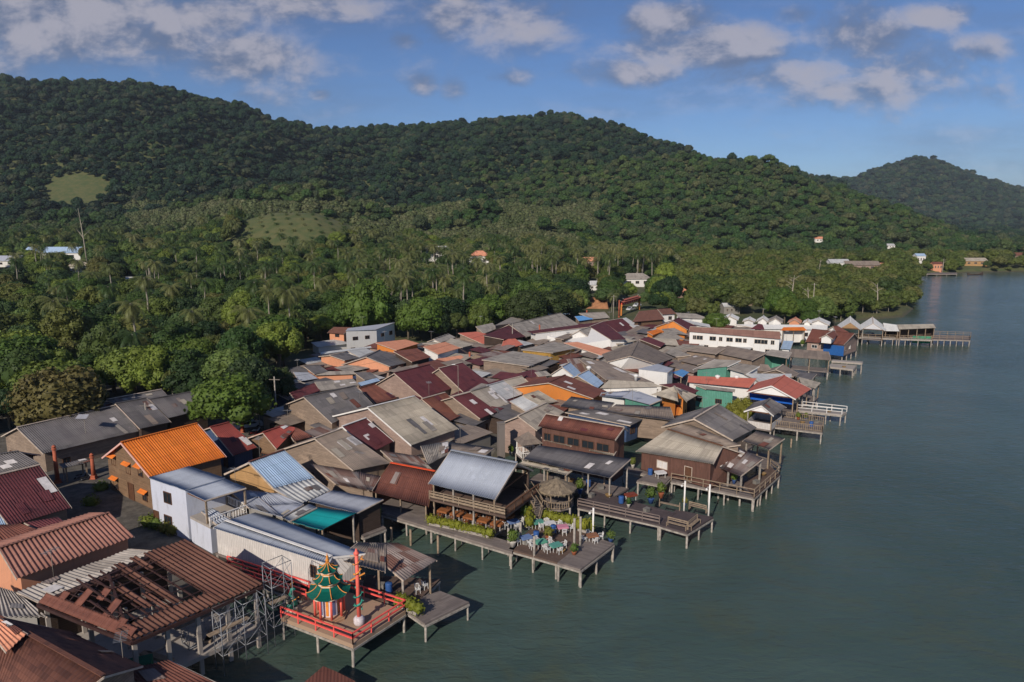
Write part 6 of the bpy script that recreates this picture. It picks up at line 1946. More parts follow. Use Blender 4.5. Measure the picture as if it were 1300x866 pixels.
for i in range(5):
    for j in range(3):
        p = base[0].lerp(base[1], i / 4).lerp(base[3].lerp(base[2], i / 4), j / 2); p = p + (cb_ - p).normalized() * .35
        top = ZH - .3
        mb = MB(); mb.box((p.x, p.y, (top - 2.0) / 2), (.28, .28, top + 2.0), rz=math.atan2(r_.y, r_.x)); mb.build('column', CONC, hall)
# loose planks and stacked blocks inside
for i in range(10):
    p = base[0].lerp(base[1], random.uniform(.2, .95)).lerp(base[3].lerp(base[2], .5), random.uniform(.15, .9))
    o = MB(); o.box((p.x, p.y, zsl + .12), (random.uniform(1.2, 3), .5, .2), rz=random.uniform(0, 3)); ob = o.build('plank_stack', POST_WOOD if i % 2 else CONC, None, (p.x, p.y, zsl)); tag(ob, 'pale stack of building planks lying on the unfinished hall floor', 'planks', 'plank stacks on the unfinished hall floor')
o = MB(); p = base[0].lerp(base[1], .14).lerp(base[3], .15); o.box((p.x, p.y, zsl + .45), (1.8, 1.2, .9), rz=.4); ob = o.build('green_crate', plain('green net cloth', srgb(16, 96, 72), .8), None, (p.x, p.y, zsl)); tag(ob, 'green covered crate at the near corner of the unfinished hall', 'crate')
SCAF = plain('galvanised scaffold tube', srgb(140, 142, 146), .5, .3, 3, metal=.3)
def scaffold(label, p, rz, nb=2, lv=3):
    root = thing('scaffold', label, 'scaffold', p)
    ax_ = Vector((math.cos(rz), math.sin(rz), 0)); ay_ = Vector((-ax_.y, ax_.x, 0))
    for i in range(nb + 1):
        mb = MB()
        for sgn in (0, 1.3): mb.tube([p + ax_ * i * 1.8 + ay_ * sgn + Vector((0, 0, -1.5)), p + ax_ * i * 1.8 + ay_ * sgn + Vector((0, 0, lv * 1.7))], .035, 5)
        for l in range(lv + 1):
            z = l * 1.7 + .1
            mb.tube([p + ax_ * i * 1.8 + Vector((0, 0, z)), p + ax_ * i * 1.8 + ay_ * 1.3 + Vector((0, 0, z))], .03, 5)
            if l < lv: mb.tube([p + ax_ * i * 1.8 + Vector((0, 0, z)), p + ax_ * i * 1.8 + ay_ * 1.3 + Vector((0, 0, z + 1.6))], .02, 4)
        mb.build('frame', SCAF, root)
    mb = MB()
    for i in range(nb):
        for l in range(lv + 1):
            for sgn in (0, 1.3):
                a = p + ax_ * i * 1.8 + ay_ * sgn + Vector((0, 0, l * 1.7 + .15)); mb.tube([a, a + ax_ * 1.8], .028, 5)
                if l < lv: mb.tube([a, a + ax_ * 1.8 + Vector((0, 0, 1.5))], .02, 4)
    mb.build('cross_brace', SCAF, root)
    mb = MB(); a = p + ax_ * .9 + ay_ * .65 + Vector((0, 0, 1.9)); mb.box(a, (1.8 * nb * .9, .5, .05), rz=rz); mb.build('plank', POST_WOOD, root)
rzh = math.atan2(r_.y, r_.x)
scaffold('scaffold tower standing in the water at the near side of the unfinished hall', base[0].lerp(base[1], .58) - n_ * 1.5, rzh, 2, 2)
scaffold('tall scaffold at the water corner of the unfinished hall', base[1] + r_ * .5 - n_ * 1.0, rzh, 1, 3)
scaffold('scaffold inside the unfinished hall beside a column', base[0].lerp(base[1], .45) + n_ * 1.3, rzh, 2, 1)

# ------------------------------------------------------------------ open two-storey restaurant: upper floor, rails, stairs
A_ = Vector(REST['_A']); rr_ = Vector(REST['_r']); nn_ = Vector(REST['_n']); Lr_ = REST['_L']; w__ = REST['_w']
def RP(s, t_, z): p = A_ + rr_ * (Lr_ * s) + nn_ * (w__ * t_); p.z = z; return p
up_c = [RP(.0, .98, 4.2), RP(1.12, .98, 4.2), RP(1.12, -.7, 4.2), RP(.0, -.7, 4.2)]
mb = MB(); mb.slab(up_c, .25); mb.build('upper_floor', TIMBER_BR, REST)
for i, (a, b) in enumerate(((0, 1), (1, 2))): railing(REST, up_c[a], up_c[b], .9, TRIM_BROWN if i else POST_WOOD, 'boards' if i == 0 else 'pickets')
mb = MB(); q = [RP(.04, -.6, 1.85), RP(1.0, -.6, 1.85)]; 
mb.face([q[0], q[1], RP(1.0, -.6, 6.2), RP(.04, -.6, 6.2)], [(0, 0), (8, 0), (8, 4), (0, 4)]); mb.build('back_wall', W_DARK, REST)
stp = thing('staircase', 'steep open wooden staircase beside the two-storey restaurant', 'stairs', RP(1.15, .0, 1.85))
s0 = spot('M', 320, 175, 4.3); s1 = spot('M', 440, 360, 3.4); s2 = spot('M', 400, 520, 1.9)
for a, b in ((s0, s1), (s1, s2)):
    d = (b - a); sd = Vector((-d.y, d.x, 0)).normalized() * .45
    mb = MB(); mb.bar(a + sd, b + sd, .07, .2); mb.bar(a - sd, b - sd, .07, .2)
    mb.bar(a + sd + Vector((0, 0, .9)), b + sd + Vector((0, 0, .9)), .06, .06); mb.bar(a - sd + Vector((0, 0, .9)), b - sd + Vector((0, 0, .9)), .06, .06)
    mb.build('stringer', POST_WOOD, stp)
    mb = MB()
    for i in range(9): 
        p = a.lerp(b, (i + .5) / 9); mb.bar(p + sd, p - sd, .25, .04)
    mb.build('tread', TIMBER, stp)

bh = [o for o in bpy.context.scene.objects if o.get('label', '').startswith('brown brick two-storey')][0]
for w_o in [o for o in list(bh.children) if o.name.startswith('window')]:
    vs_ = [w_o.matrix_local @ v.co for v in w_o.data.vertices]
    c_ = sum(vs_, Vector()) / len(vs_) + Vector(bh['_o']); top_ = max(v.z for v in vs_) + bh['_o'][2]
    al_ = (vs_[0] - c_ + Vector(bh['_o'])); n0 = -Vector(bh['_r'])
    if (c_ - Vector(bh['_A'])).dot(n0) < -1.5: continue
    sd_ = Vector((-n0.y, n0.x, 0))
    mb = MB(); a_, b_ = Vector((c_.x, c_.y, top_ + .15)) + sd_ * .8 + n0 * .02, Vector((c_.x, c_.y, top_ + .15)) - sd_ * .8 + n0 * .02
    sheet(mb, a_, b_, b_ + n0 * .5 + Vector((0, 0, -.3)), a_ + n0 * .5 + Vector((0, 0, -.3)), .2, .02, .03); mb.build('awning', ROOFS['ORANGE'], bh)
# ------------------------------------------------------------------ pavilions
def pyramid(name, label, f, apex, zr, half, ze, roof='THATCH', sides=4, rz=0.3, base=1.85, postm=None, parap=None, floor=True):
    a = spot(f, *apex, zr)
    root = thing(name, label, 'pavilion', (a.x, a.y, base))
    pts = [Vector((a.x + half * math.cos(rz + 2 * PI * (k + .5) / sides), a.y + half * math.sin(rz + 2 * PI * (k + .5) / sides), ze)) for k in range(sides)]
    mb = MB()
    for k in range(sides):
        p, q = pts[k], pts[(k + 1) % sides]
        e = (q - p).length
        sheet(mb, a - (a - p) * .001, a - (a - q) * .001, q, p, None, 0, .12, 4)
    mb.build('roof', ROOFS[roof], root)
    if sides > 4:      # ragged thatch fringe
        mb = MB()
        for i in range(130):
            an = 2 * PI * i / 130; rad = half * .97
            p = Vector((a.x + rad * math.cos(an), a.y + rad * math.sin(an), ze)); L = random.uniform(.15, .4)
            tdir = Vector((-math.sin(an), math.cos(an), 0)) * .07
            mb.face([p - tdir, p + tdir, p + Vector((0, 0, -L))])
        mb.build('thatch_fringe', ROOFS[roof], root)
    for p in (pts if sides == 4 else pts[::2]):
        q = a + (p - a) * .78
        mb = MB(); mb.box((q.x, q.y, (ze + base + .2) / 2), (.14, .14, ze + .2 - base)); mb.build('post', postm or TRIM_WHITE, root)
    if floor:
        fl = [Vector(((a + (p - a) * .85).x, (a + (p - a) * .85).y, base)) for p in pts]
        mb = MB(); mb.slab(fl, .2); mb.build('floor', TIMBER, root)
        for p in fl[::(1 if sides == 4 else 2)]:
            mb = MB(); mb.tube([(p.x, p.y, -2), (p.x, p.y, base)], .11, 6); mb.build('stilt', POST, root)
        for k in range(sides): railing(root, fl[k] , fl[(k + 1) % sides], .8, postm or TRIM_WHITE, 'pickets')
    return root
pyramid('thatched_pavilion', 'round thatched pavilion beside the staircase over the water', 'M', (620, 55), 5.6, 2.3, 4.5, 'THATCH', 10, .2, 2.6, POST_WOOD)
pyramid('grey_pavilion', 'small grey pyramid-roofed pavilion with white railing', 'K', (265, 245), 6.0, 2.2, 4.6, 'GREYBR', 4, .35, 2.6, TRIM_WHITE)
cpil = spot('K', 40, 470, 2.0)
mb = MB(); mb.box(cpil + Vector((0, 0, 2.4)), (.9, .8, 5.2), rz=.3); mb.box(cpil + Vector((0, 0, 5.1)), (1.0, .9, .2), rz=.3); tag(mb.build('concrete_column', stained('raw grey concrete', srgb(120, 112, 106), amt=.7), None, cpil), 'stout raw concrete column between the roofs by the grey pavilion', 'column')

# ------------------------------------------------------------------ terrace furniture
CH = chair_proto(WHITEP)
chairs = []
def seat(f, x, y, rz, z=1.85, first=False):
    p = spot(f, x, y, z)
    global CH_USED
    if not chairs: o = CH
    else: o = copy_tree(CH)
    o.location = p; o.rotation_euler = (0, 0, rz); chairs.append(o)
    return o
tabs = [((175, 555), 'blue', 'blue covered table nearest the restaurant on the terrace', srgb(104, 126, 168), .5), ((305, 720), 'blue', 'blue covered table at the water edge of the terrace', srgb(96, 124, 176), .5),
        ((430, 560), 'teal', 'teal covered table at the foot of the stairs', srgb(86, 146, 132), .4), ((455, 765), 'green', 'green covered table in the near row of the terrace', srgb(92, 156, 132), .5),
        ((610, 800), 'teal', 'pale teal covered table at the terrace corner', srgb(130, 168, 162), .5), ((680, 610), 'pink', 'pink and white striped table in front of the hedge', srgb(196, 130, 150), .2), ((550, 575), 'white', 'white bare table beside the pink one', srgb(206, 204, 204), .3),
        ((985, 700), 'wood', 'brown wooden table on the outer terrace deck', srgb(140, 96, 70), .3)]
for (x, y), cn, lab, col, rz in tabs:
    p = spot('M', x, y, 1.85)
    r = table_proto(lab, plain('table cover ' + cn, col, .6, .1))
    r.location = p; r.rotation_euler = (0, 0, rz); r.scale = (.88, .88, .9)
    for k, (dx, dy, a) in enumerate(((0, -.75, 0), (0, .75, PI), (-.95, 0, -PI / 2), (.95, 0, PI / 2))):
        if cn == 'blue' and k == 1: continue
        c, s = math.cos(rz), math.sin(rz)
        o = CH if not chairs else copy_tree(CH)
        o.location = (p.x + dx * c - dy * s, p.y + dx * s + dy * c, 1.85); o.rotation_euler = (0, 0, rz + a + random.uniform(-.3, .3)); o.scale = (.88, .88, .9); chairs.append(o)
jet = [(560, 430), (575, 442)]
for (x, y) in [(855, 445), (890, 425)]:
    p = spot('C', x, y, 1.75); o = copy_tree(CH); o.location = p; o.rotation_euler = (0, 0, random.uniform(0, 6)); o['label'] = 'white plastic armchair on the dark deck by the plank roof'; o['group'] = 'white chairs on the dark boathouse deck'
hedge('yellow-green hedge along the walkway under the two-storey restaurant', 'O', (335, 760), (590, 810), 1.9)
hedge('second yellow-green hedge nearer the terrace on the walkway', 'O', (600, 815), (880, 880), 1.9)
hedge('green hedge across the back of the terrace under the pavilion', 'M', (500, 480), (800, 545), 1.9, .7, 1.1)
hedge('tall shrub row at the terrace end by the lamp post', 'M', (850, 590), (960, 620), 1.9, .6, 1.5)
hedge('bright shrub row left of the stairs on the terrace', 'M', (345, 470), (340, 570), 1.9, .6, 1.4)
hedge('flowering shrubs behind the shrine platform railing', 'C', (770, 505), (860, 545), 1.9, .6, 1.2)
for i, (f, x, y, h, lab) in enumerate([('M', 170, 760, 1.6, 'yellow-green pot plant at the landward corner of the terrace'), ('M', 540, 700, 1.5, 'orange-brown pot plant in the middle of the terrace'), ('M', 1175, 715, 1.2, 'yellow pot plant on the outer corner of the terrace'),
        ('M', 285, 490, 1.2, 'white pot at the foot of the stairs'), ('M', 800, 850, 1.1, 'pot plant at the near corner post of the terrace'), ('E', 840, 330, 1.7, 'tall pot plant on the long brown deck'), ('E', 735, 350, .9, 'low pot plant behind the board railing'),
        ('E', 888, 305, 1.5, 'palm-like pot plant at the end of the long deck'), ('E', 1000, 345, .9, 'pot plant at the foot of a white mooring post'), ('J', 75, 590, 1.1, 'pot plant at the left corner of the timber building'), ('J', 600, 690, 1.2, 'pot plant on the walk by the timber building'), ('J', 800, 700, 1.1, 'dry pot plant at the timber end deck'),
        ('C', 660, 120, 1.8, 'leafy pot plant on the inlet jetty'), ('C', 565, 165, 1.2, 'small pot plant at the inlet jetty end'), ('K', 690, 760, 1.4, 'green shrub in a pot by the white deck posts'), ('K', 120, 440, 1.2, 'shrub in a pot beside the concrete column'),
        ('L', 600, 530, 1.2, 'yellow pot plant on the kiosk deck'), ('L', 670, 530, 1.0, 'white flowering pot plant on the kiosk deck'), ('H', 95, 310, 1.6, 'leafy pot plant beside the brown pier house'), ('G', 1130, 330 - 20, 1.2, 'small pot plant by the guesthouse verandah')]):
    p = spot(f, x, y, 1.86); pot_plant(lab, p, h, i, None)
# hanging-lamp posts and mooring posts
def white_post(label, f, x, y, h, z=0.0, lamp=True, m=None):
    p = spot(f, x, y, z)
    root = thing('lamp_post' if lamp else 'mooring_post', label, 'lamp post' if lamp else 'post', p)
    mb = MB(); mb.tube([p + Vector((0, 0, -1.5)), p + Vector((0, 0, h))], .12 if not lamp else .1, 8); mb.build('post', m or TRIM_WHITE, root)
    if lamp: 
        mb = MB(); mb.bar(p + Vector((0, 0, h - .3)), p + Vector((-.35, -.1, h - .3)), .04); mb.blob(p + Vector((-.38, -.1, h - .55)), .16, 1, .02); mb.build('lamp', WHITEP, root)
white_post('white lamp post at the left of the swimming deck end', 'E', 997, 350, 3.2, 1.8)
white_post('white lamp post at the outer corner of the swimming deck', 'E', 1113, 368, 3.2, 1.8)
white_post('thin lamp post at the back corner of the terrace', 'M', 993, 640, 3.0, 1.85)
for i, (x, y, h, lab) in enumerate([(800, 800, 3.4, 'tall grey post on the right of the terrace'), (862, 760, 3.2, 'tall grey post behind the first on the terrace'), (250, 660, 1.6, 'short white post at the blue tables'), (390, 850, 2.0, 'grey post at the near edge of the terrace'), (125, 720, 1.6, 'white stump at the landward end of the terrace')]):
    white_post(lab, 'M', x, y, h, 1.85, False, POST)
for i, (f, x, y, h, lab) in enumerate([('C', 732, 200, 1.6, 'lone post in the inlet left of the others'), ('C', 823, 220, 1.8, 'lone post in the middle of the inlet'), ('C', 952, 268, 2.2, 'lone post in the inlet near the plank roof'), ('L', 535, 775, 1.3, 'single stump in the water off the lean-to deck'), ('J', 1210, 440, 1.2, 'single stump in the water right of the lean-to'), ('C', 590, 180, 3.2, 'tall thin pole beside the inlet jetty')]):
    white_post(lab, f, x, y, h, 0.0, False, POST_WOOD)

def bench(label, f, p0, p1, z=1.8, m=None, back=True):
    a, b = spot(f, *p0, z), spot(f, *p1, z)
    root = thing('bench', label, 'bench', (a + b) / 2)
    d = (b - a).normalized(); s = Vector((-d.y, d.x, 0)); m = m or POST_WOOD
    mb = MB(); mb.bar(a + Vector((0, 0, .45)) + s * .2, b + Vector((0, 0, .45)) + s * .2, .4, .05); mb.build('seat', m, root)
    if back:
        mb = MB(); mb.bar(a + Vector((0, 0, .9)), b + Vector((0, 0, .9)), .05, .12); mb.bar(a + Vector((0, 0, .7)), b + Vector((0, 0, .7)), .05, .1); mb.build('backrest', m, root)
    k_ = max(1, int((b - a).length / 1.2))
    for i in range(k_ + 1):
        p = a.lerp(b, i / k_); mb = MB(); mb.box(p + Vector((0, 0, .47)), (.08, .08, .94)); mb.box(p + s * .38 + Vector((0, 0, .22)), (.07, .07, .44)); mb.bar(p + Vector((0, 0, .42)), p + s * .38 + Vector((0, 0, .42)), .06); mb.build('leg', m, root)
bench('pale bench on the near edge of the swimming deck', 'E', (1010, 455), (920, 432))
bench('pale bench at the outer right of the swimming deck', 'E', (1058, 420), (1015, 455))
bench('pale bench at the back of the swimming deck', 'E', (1020, 358), (1100, 378))
bench('grey low bench where the long deck widens', 'E', (880, 345), (975, 365), back=False)
tb = table_proto('red-brown small table on the long brown deck', plain('red brown wood', srgb(128, 62, 44), .6)); tb.location = spot('E', 745, 315, 1.85); tb.rotation_euler = (0, 0, .4)
tb = table_proto('white cluttered table on the little posted platform', plain('table cover white', srgb(206, 204, 204), .6, .1)); tb.location = spot('E', 885, 208, 1.95); tb.rotation_euler = (0, 0, .3)
# brown cafe tables and chairs inside the restaurants
bt = table_proto('brown cafe table under the two-storey restaurant', plain('brown cafe top', srgb(150, 96, 60), .5), 'brown cafe tables in the open restaurants')
CB = chair_proto(plain('brown cafe chair', srgb(140, 84, 48), .6)); CB['label'] = 'brown wooden chair in the open restaurant'; CB['group'] = 'brown wooden chairs in the open restaurants'
k = 0
for i in range(5):
    for t_ in (.7, .2):
        p = RP(.12 + i * .2, t_, 1.86); o = bt if k == 0 else copy_tree(bt); o.location = p; o.rotation_euler = (0, 0, math.atan2(rr_.y, rr_.x))
        for dy, a in ((-.75, 0), (.75, PI)):
            c = CB if k == 0 and a == 0 else copy_tree(CB)
            d = nn_ * -dy; c.location = p + d * 1.0; c.rotation_euler = (0, 0, math.atan2(nn_.y, nn_.x) + PI / 2 + (PI if dy > 0 else 0)); 
        k += 1

# ------------------------------------------------------------------ street things
COLR = plain('terracotta street column', srgb(170, 92, 66), .7, .3, 4)
def street_column(label, f, x, y, h, z=1.5):
    p = spot(f, x, y, z)
    r = thing('street_column', label, 'column', p)
    mb = MB(); mb.lathe(p, [(.5, 0), (.5, .5), (.4, .55), (.38, .9)], 4); mb.build('base', COLR, r)
    mb = MB(); mb.tube([p + Vector((0, 0, .8)), p + Vector((0, 0, h - .5))], [.27, .2], 10); mb.build('shaft', COLR, r)
    mb = MB(); mb.lathe(p, [(.28, h - .6), (.3, h - .5), (.2, h - .4), (.26, h - .2), (.05, h)], 10); mb.build('capital', COLR, r)
street_column('terracotta street column left of the brick house', 'A', 275, 622, 5.4)
street_column('terracotta street column touching the brick house gable', 'A', 445, 600, 3.8)
street_column('terracotta street column below the bright green tree', 'A', 1145, 378, 4.6)
street_column('terracotta street column by the pink roofed shop', 'I', 1122, 460, 4.0)
street_column('red street column before the long grey row', 'F', 440, 296, 5.4)
street_column('short red street column right of the tall one', 'F', 470, 292, 2.6)
street_column('red street column before the turquoise shop', 'F', 750, 180, 5.4)
street_column('thick orange gate column at the arch', 'F', 962, 128, 6.5)
POLEM = plain('weathered pole', srgb(132, 124, 114), .8, .3, 3)
def lamp_pole(label, f, x, y, h, arm=(1.0, 0), solar=True, z=1.5):
    p = spot(f, x, y, z); r = thing('street_lamp', label, 'street lamp', p)
    mb = MB(); mb.tube([p, p + Vector((0, 0, h))], [.06, .045], 8); mb.build('pole', POLEM, r)
    e = p + Vector((arm[0], arm[1], h + .1)); mb = MB(); mb.tube([p + Vector((0, 0, h - .1)), e], .04, 6); mb.build('arm', POLEM, r)
    mb = MB(); mb.box(e, (.6, .22, .1)); mb.build('lamp_head', WHITEP, r)
    if solar: mb = MB(); mb.box(p + Vector((-.2, 0, h + .3)), (1.5, .9, .05), ax=(Vector((1, 0, 0)), Vector((0, .9, .44)), Vector((0, -.44, .9)))); mb.build('solar_panel', plain('solar panel', srgb(150, 150, 156), .3), r)
lamp_pole('street lamp with a pale solar panel beside the long shed', 'A', 418, 500, 6.0, (-.5, 0))
lamp_pole('slim street lamp in front of the twin maroon roofs', 'D', 1048, 260, 8.0, (-.8, .2), False)
poles = []
for lab, f, x, y, h in [('utility pole behind the bright green tree', 'D', 192, 330, 8), ('utility pole at the wood edge behind the red roof', 'I', 958, 262, 9), ('utility pole among trees above the white house', 'I', 745, 262, 9), ('utility pole beside the turquoise shop', 'F', 925, 150, 9),
                        ('utility pole behind the row of gables', 'H', 158, 150, 13), ('utility pole by the lane near the maroon balcony', 'F', 262, 335, 7), ('utility pole left of the brick house', 'A', 700, 470 - 60, 6)]:
    p = spot(f, x, y, 1.6); r = thing('utility_pole', lab, 'utility pole', p)
    mb = MB(); mb.tube([p, p + Vector((0, 0, h))], [.14, .10], 8); mb.build('pole', POST, r)
    mb = MB(); mb.bar(p + Vector((-.9, .1, h - .5)), p + Vector((.9, -.1, h - .5)), .09); mb.build('crossarm', POLEM, r)
    poles.append(p + Vector((0, 0, h - .4)))
for i, (a, b, lab) in enumerate([(0, 5, 'wire between the green tree and the lane'), (5, 3, 'wire along the lane towards the arch'), (1, 2, 'wire at the wood edge above the white house'), (1, 5, 'wire from the wood edge to the lane')]):
    pts = []
    for k in range(13):
        s = k / 12; q = poles[a].lerp(poles[b], s); q.z -= 4 * s * (1 - s) * 1.4; pts.append(q)
    mb = MB(); mb.tube(pts, .02, 4); tag(mb.build('power_wire', plain('black cable', (.02, .02, .02), .6), None, pts[0]), lab, 'wire')

def car(label, p, rz, col):
    r = thing('car', label, 'car', (0, 0, 0))
    body = plain('car paint ' + label[:6], col, .3, .05, 1)
    mb = MB()
    prof = [(-2.05, .45), (-2.05, .85), (-1.3, .95), (-.75, 1.42), (.75, 1.45), (1.5, .98), (2.05, .85), (2.08, .45)]
    V = [Vector((x, -.82, z)) for x, z in prof] + [Vector((x, .82, z)) for x, z in prof]
    n = len(prof)
    mb.face(V[:n]); mb.face(V[n:][::-1])
    for i in range(n):
        j = (i + 1) % n; mb.face([V[j], V[i], V[n + i], V[n + j]])
    mb.build('body', body, r)
    for (a, b) in (((-1.25, .99), (-.78, 1.40)), ((.78, 1.43), (1.42, 1.03))):
        nrm = 1 if a[0] > 0 else -1
        mb = MB(); mb.face([(a[0] + .02 * nrm, -.7, a[1] + .02), (a[0] + .02 * nrm, .7, a[1] + .02), (b[0] + .02 * nrm, .66, b[1] + .03), (b[0] + .02 * nrm, -.66, b[1] + .03)]); mb.build('windscreen', WIN, r)
    for sy in (-.83, .83):
        mb = MB(); mb.face([(-1.1, sy, .99), (1.2, sy, .99), (.7, sy, 1.36), (-.7, sy, 1.36)]); mb.build('side_window', WIN, r)
        for x in (-1.3, 1.3):
            mb = MB(); V = []; 
            mb.tube([(x, sy - .06, .33), (x, sy + .08, .33)], .33, 14); mb.build('wheel', plain('tyre', (.02, .02, .02), .8), r)
    for sy in (-.6, .6):
        mb = MB(); mb.box((2.08, sy, .7), (.06, .3, .14)); mb.build('headlight', glass('headlight glass', (.6, .6, .6)), r)
    r.location = p; r.rotation_euler = (0, 0, rz)
    return r
car('white car parked under the trees beside the street column', spot('A', 1175, 350, 1.55), .5, srgb(206, 208, 212))
car('white pickup-like car in the lane by the weathered cottage', spot('F', 38, 455, 1.55), 1.9, srgb(216, 216, 216))
car('silver car under the arch in the lane', spot('F', 1040, 75, 1.7), .9, srgb(190, 192, 196))
car('white car further up the lane behind the arch', spot('R', 590, 215, 1.7), .9, srgb(220, 220, 220))
car('grey car by the grey centre roofs', spot('F', 1275, 350, 1.55), .3, srgb(150, 150, 152))
def motorbike(label, p, rz, col):
    r = thing('motorbike', label, 'motorbike', (0, 0, 0))
    for x in (-.6, .6):
        mb = MB(); mb.tube([(x, -.05, .3), (x, .05, .3)], .3, 14); mb.build('wheel', plain('tyre', (.02, .02, .02), .8), r)
    mb = MB(); mb.tube([(-.65, 0, .45), (-.3, 0, .6), (.2, 0, .42), (.45, 0, .8)], [.1, .16, .14, .1], 8); mb.build('body', plain('bike paint ' + label[:8], col, .4), r)
    mb = MB(); mb.box((-.25, 0, .76), (.7, .24, .1)); mb.build('seat', plain('black vinyl', (.02, .02, .02), .6), r)
    mb = MB(); mb.bar((.45, 0, .8), (.38, 0, 1.02), .06); mb.bar((.36, -.3, 1.02), (.36, .3, 1.02), .04); mb.bar((.5, 0, .75), (.62, 0, .3), .05); mb.build('handlebar', SCAF, r)
    mb = MB(); mb.blob((.52, 0, .86), .1, 1, .02); mb.build('headlight', WHITEP, r)
    r.location = p; r.rotation_euler = (0, 0, rz)
motorbike('dark motorbike parked left of the brick house', spot('A', 408, 605, 1.55), .9, (.03, .03, .04))
motorbike('grey motorbike beside the dark one at the brick house', spot('A', 385, 592, 1.55), 1.0, (.2, .2, .22))
motorbike('white motorbike by the lane under the trees', spot('A', 1210, 372, 1.55), .4, (.6, .6, .6))
motorbike('red motorbike at the corner of the red hipped roof', spot('D', 85, 385, 1.55), .6, (.4, .04, .03))

# arch over the lane
ga = spot('F', 962, 118, 1.7); gb = spot('F', 1108, 70, 1.7)
ar = thing('entrance_arch', 'red and white entrance arch with tiled top over the lane', 'arch', (ga + gb) / 2)
d = gb - ga
for p in (ga, gb):
    mb = MB(); mb.box(p + Vector((0, 0, 2.6)), (.7, .7, 5.2)); mb.build('pillar', W_ORANGE, ar)
mb = MB(); mb.bar(ga + Vector((0, 0, 5.4)), gb + Vector((0, 0, 5.4)), .5, 1.1); bm_ = mb.build('beam', plain('red sign board', srgb(196, 70, 60), .6), ar)
mb = MB(); dd = d.normalized(); nrm = Vector((dd.y, -dd.x, 0))
for i in range(7):
    p = ga.lerp(gb, (i + 1) / 8) + Vector((0, 0, 5.4)) + nrm * .28
    mb.box(p, (.7, .04, .12), ax=(dd, nrm, Vector((0, 0, 1)))); mb.box(p + Vector((0, 0, .25)), (.5, .04, .1), ax=(dd, nrm, Vector((0, 0, 1)))); mb.box(p + Vector((0, 0, -.05)), (.1, .04, .7), ax=(dd, nrm, Vector((0, 0, 1)))); mb.box(p + Vector((0, 0, -.28)), (.6, .04, .09), ax=(dd, nrm, Vector((0, 0, 1))))
mb.build('lettering', WHITEP, bm_)
for z, w, ex in ((6.2, 1.6, .5), (6.9, 1.1, -2.2)):
    a = ga - dd * ex + Vector((0, 0, z)); b = gb + dd * ex + Vector((0, 0, z))
    mb = MB(); mb.face([a + nrm * w * .6, b + nrm * w * .6, b + Vector((0, 0, .5)), a + Vector((0, 0, .5))]); mb.face([a + Vector((0, 0, .5)), b + Vector((0, 0, .5)), b - nrm * w * .6, a - nrm * w * .6]); mb.bar(a + nrm * w * .58, b + nrm * w * .58, .08, .12); mb.build('tiled_roof', ROOFS['BRIGHTRED'], ar)
    for q, s_ in ((a, -1), (b, 1)):
        mb = MB(); mb.tube([q + Vector((0, 0, .45)), q + dd * s_ * .4 + Vector((0, 0, .7)), q + dd * s_ * .5 + Vector((0, 0, 1.1))], [.1, .08, .03], 6); mb.build('roof_horn', WHITEP, ar)

ar.scale = (.8, .8, .8)
# blue awning under the red gable hall, green net under the covered pier
a, b = spot('G', 780, 625, 4.0), spot('G', 1075, 662, 4.0)
aw = MB(); out = Vector((b.y - a.y, a.x - b.x, 0)).normalized() * -1
if out.dot(Vector((a.x, a.y, 0))) > 0: out = -out
aw.face([a, b, b + out * 1.1 + Vector((0, 0, -.55)), a + out * 1.1 + Vector((0, 0, -.55))]); aw.face([a + Vector((0, 0, -.04)), a + out * 1.1 + Vector((0, 0, -.59)), b + out * 1.1 + Vector((0, 0, -.59)), b + Vector((0, 0, -.04))])
aw.bar(a + Vector((0, 0, .15)), b + Vector((0, 0, .15)), .1, .3)
tag(aw.build('awning', plain('blue canvas', srgb(30, 96, 190), .7), None, a), 'long blue awning under the white gable of the red roofed hall', 'awning')
a, b = spot('H', 820, 240, 2.6), spot('H', 945, 245, 2.6)
mb = MB(); n = 24; V = []; F = []
for j in range(5):
    for i in range(n + 1):
        s = i / n; p = a.lerp(b, s); p = p + Vector((math.sin(s * 30) * .1, -.25 - .15 * math.sin(s * 22 + j), -j * .5)); V.append(p)
for j in range(4):
    for i in range(n): F.append((j * (n + 1) + i, j * (n + 1) + i + 1, (j + 1) * (n + 1) + i + 1, (j + 1) * (n + 1) + i))
mb.shared(V, F, True); tag(mb.build('green_net', plain('green netting', srgb(36, 130, 100), .9, .3, 3), None, a), 'green netting hung below the covered pier', 'net')
# blue plastic tank and teal tank near the yellow-green tree
for f, x, y, s, lab in (('G', 722, 735, (3.0, 1.2, 1.0), 'light blue water tank beside the big grey house'),):
    p = spot(f, x, y, 1.9); mb = MB(); mb.box(p + Vector((0, 0, .5)), s, rz=.1); mb.box(p + Vector((0, 0, 1.03)), (s[0] * 1.04, s[1] * 1.06, .08), rz=.1); tag(mb.build('water_tank', plain('light blue plastic', srgb(110, 186, 206), .5), None, p), lab, 'tank')
for i, (f, x, y, z, lab) in enumerate([('F', 765, 460, 7.0, 'white roof turbine on the grey centre roof'), ('F', 1075, 515, 6.4, 'white dish on the grey centre roof'), ('G', 575, 520, 6.2, 'white vent on the long red roof, left one'), ('G', 700, 522, 6.2, 'white vent on the long red roof, right one')]):
    p = spot(f, x, y, z - .4); mb = MB(); mb.lathe(p, [(.3, -.6), (.3, .1), (.5, .3), (.45, .5), (.1, .65)], 12, True); tag(mb.build('roof_vent', WHITEP, None, p), lab, 'vent')

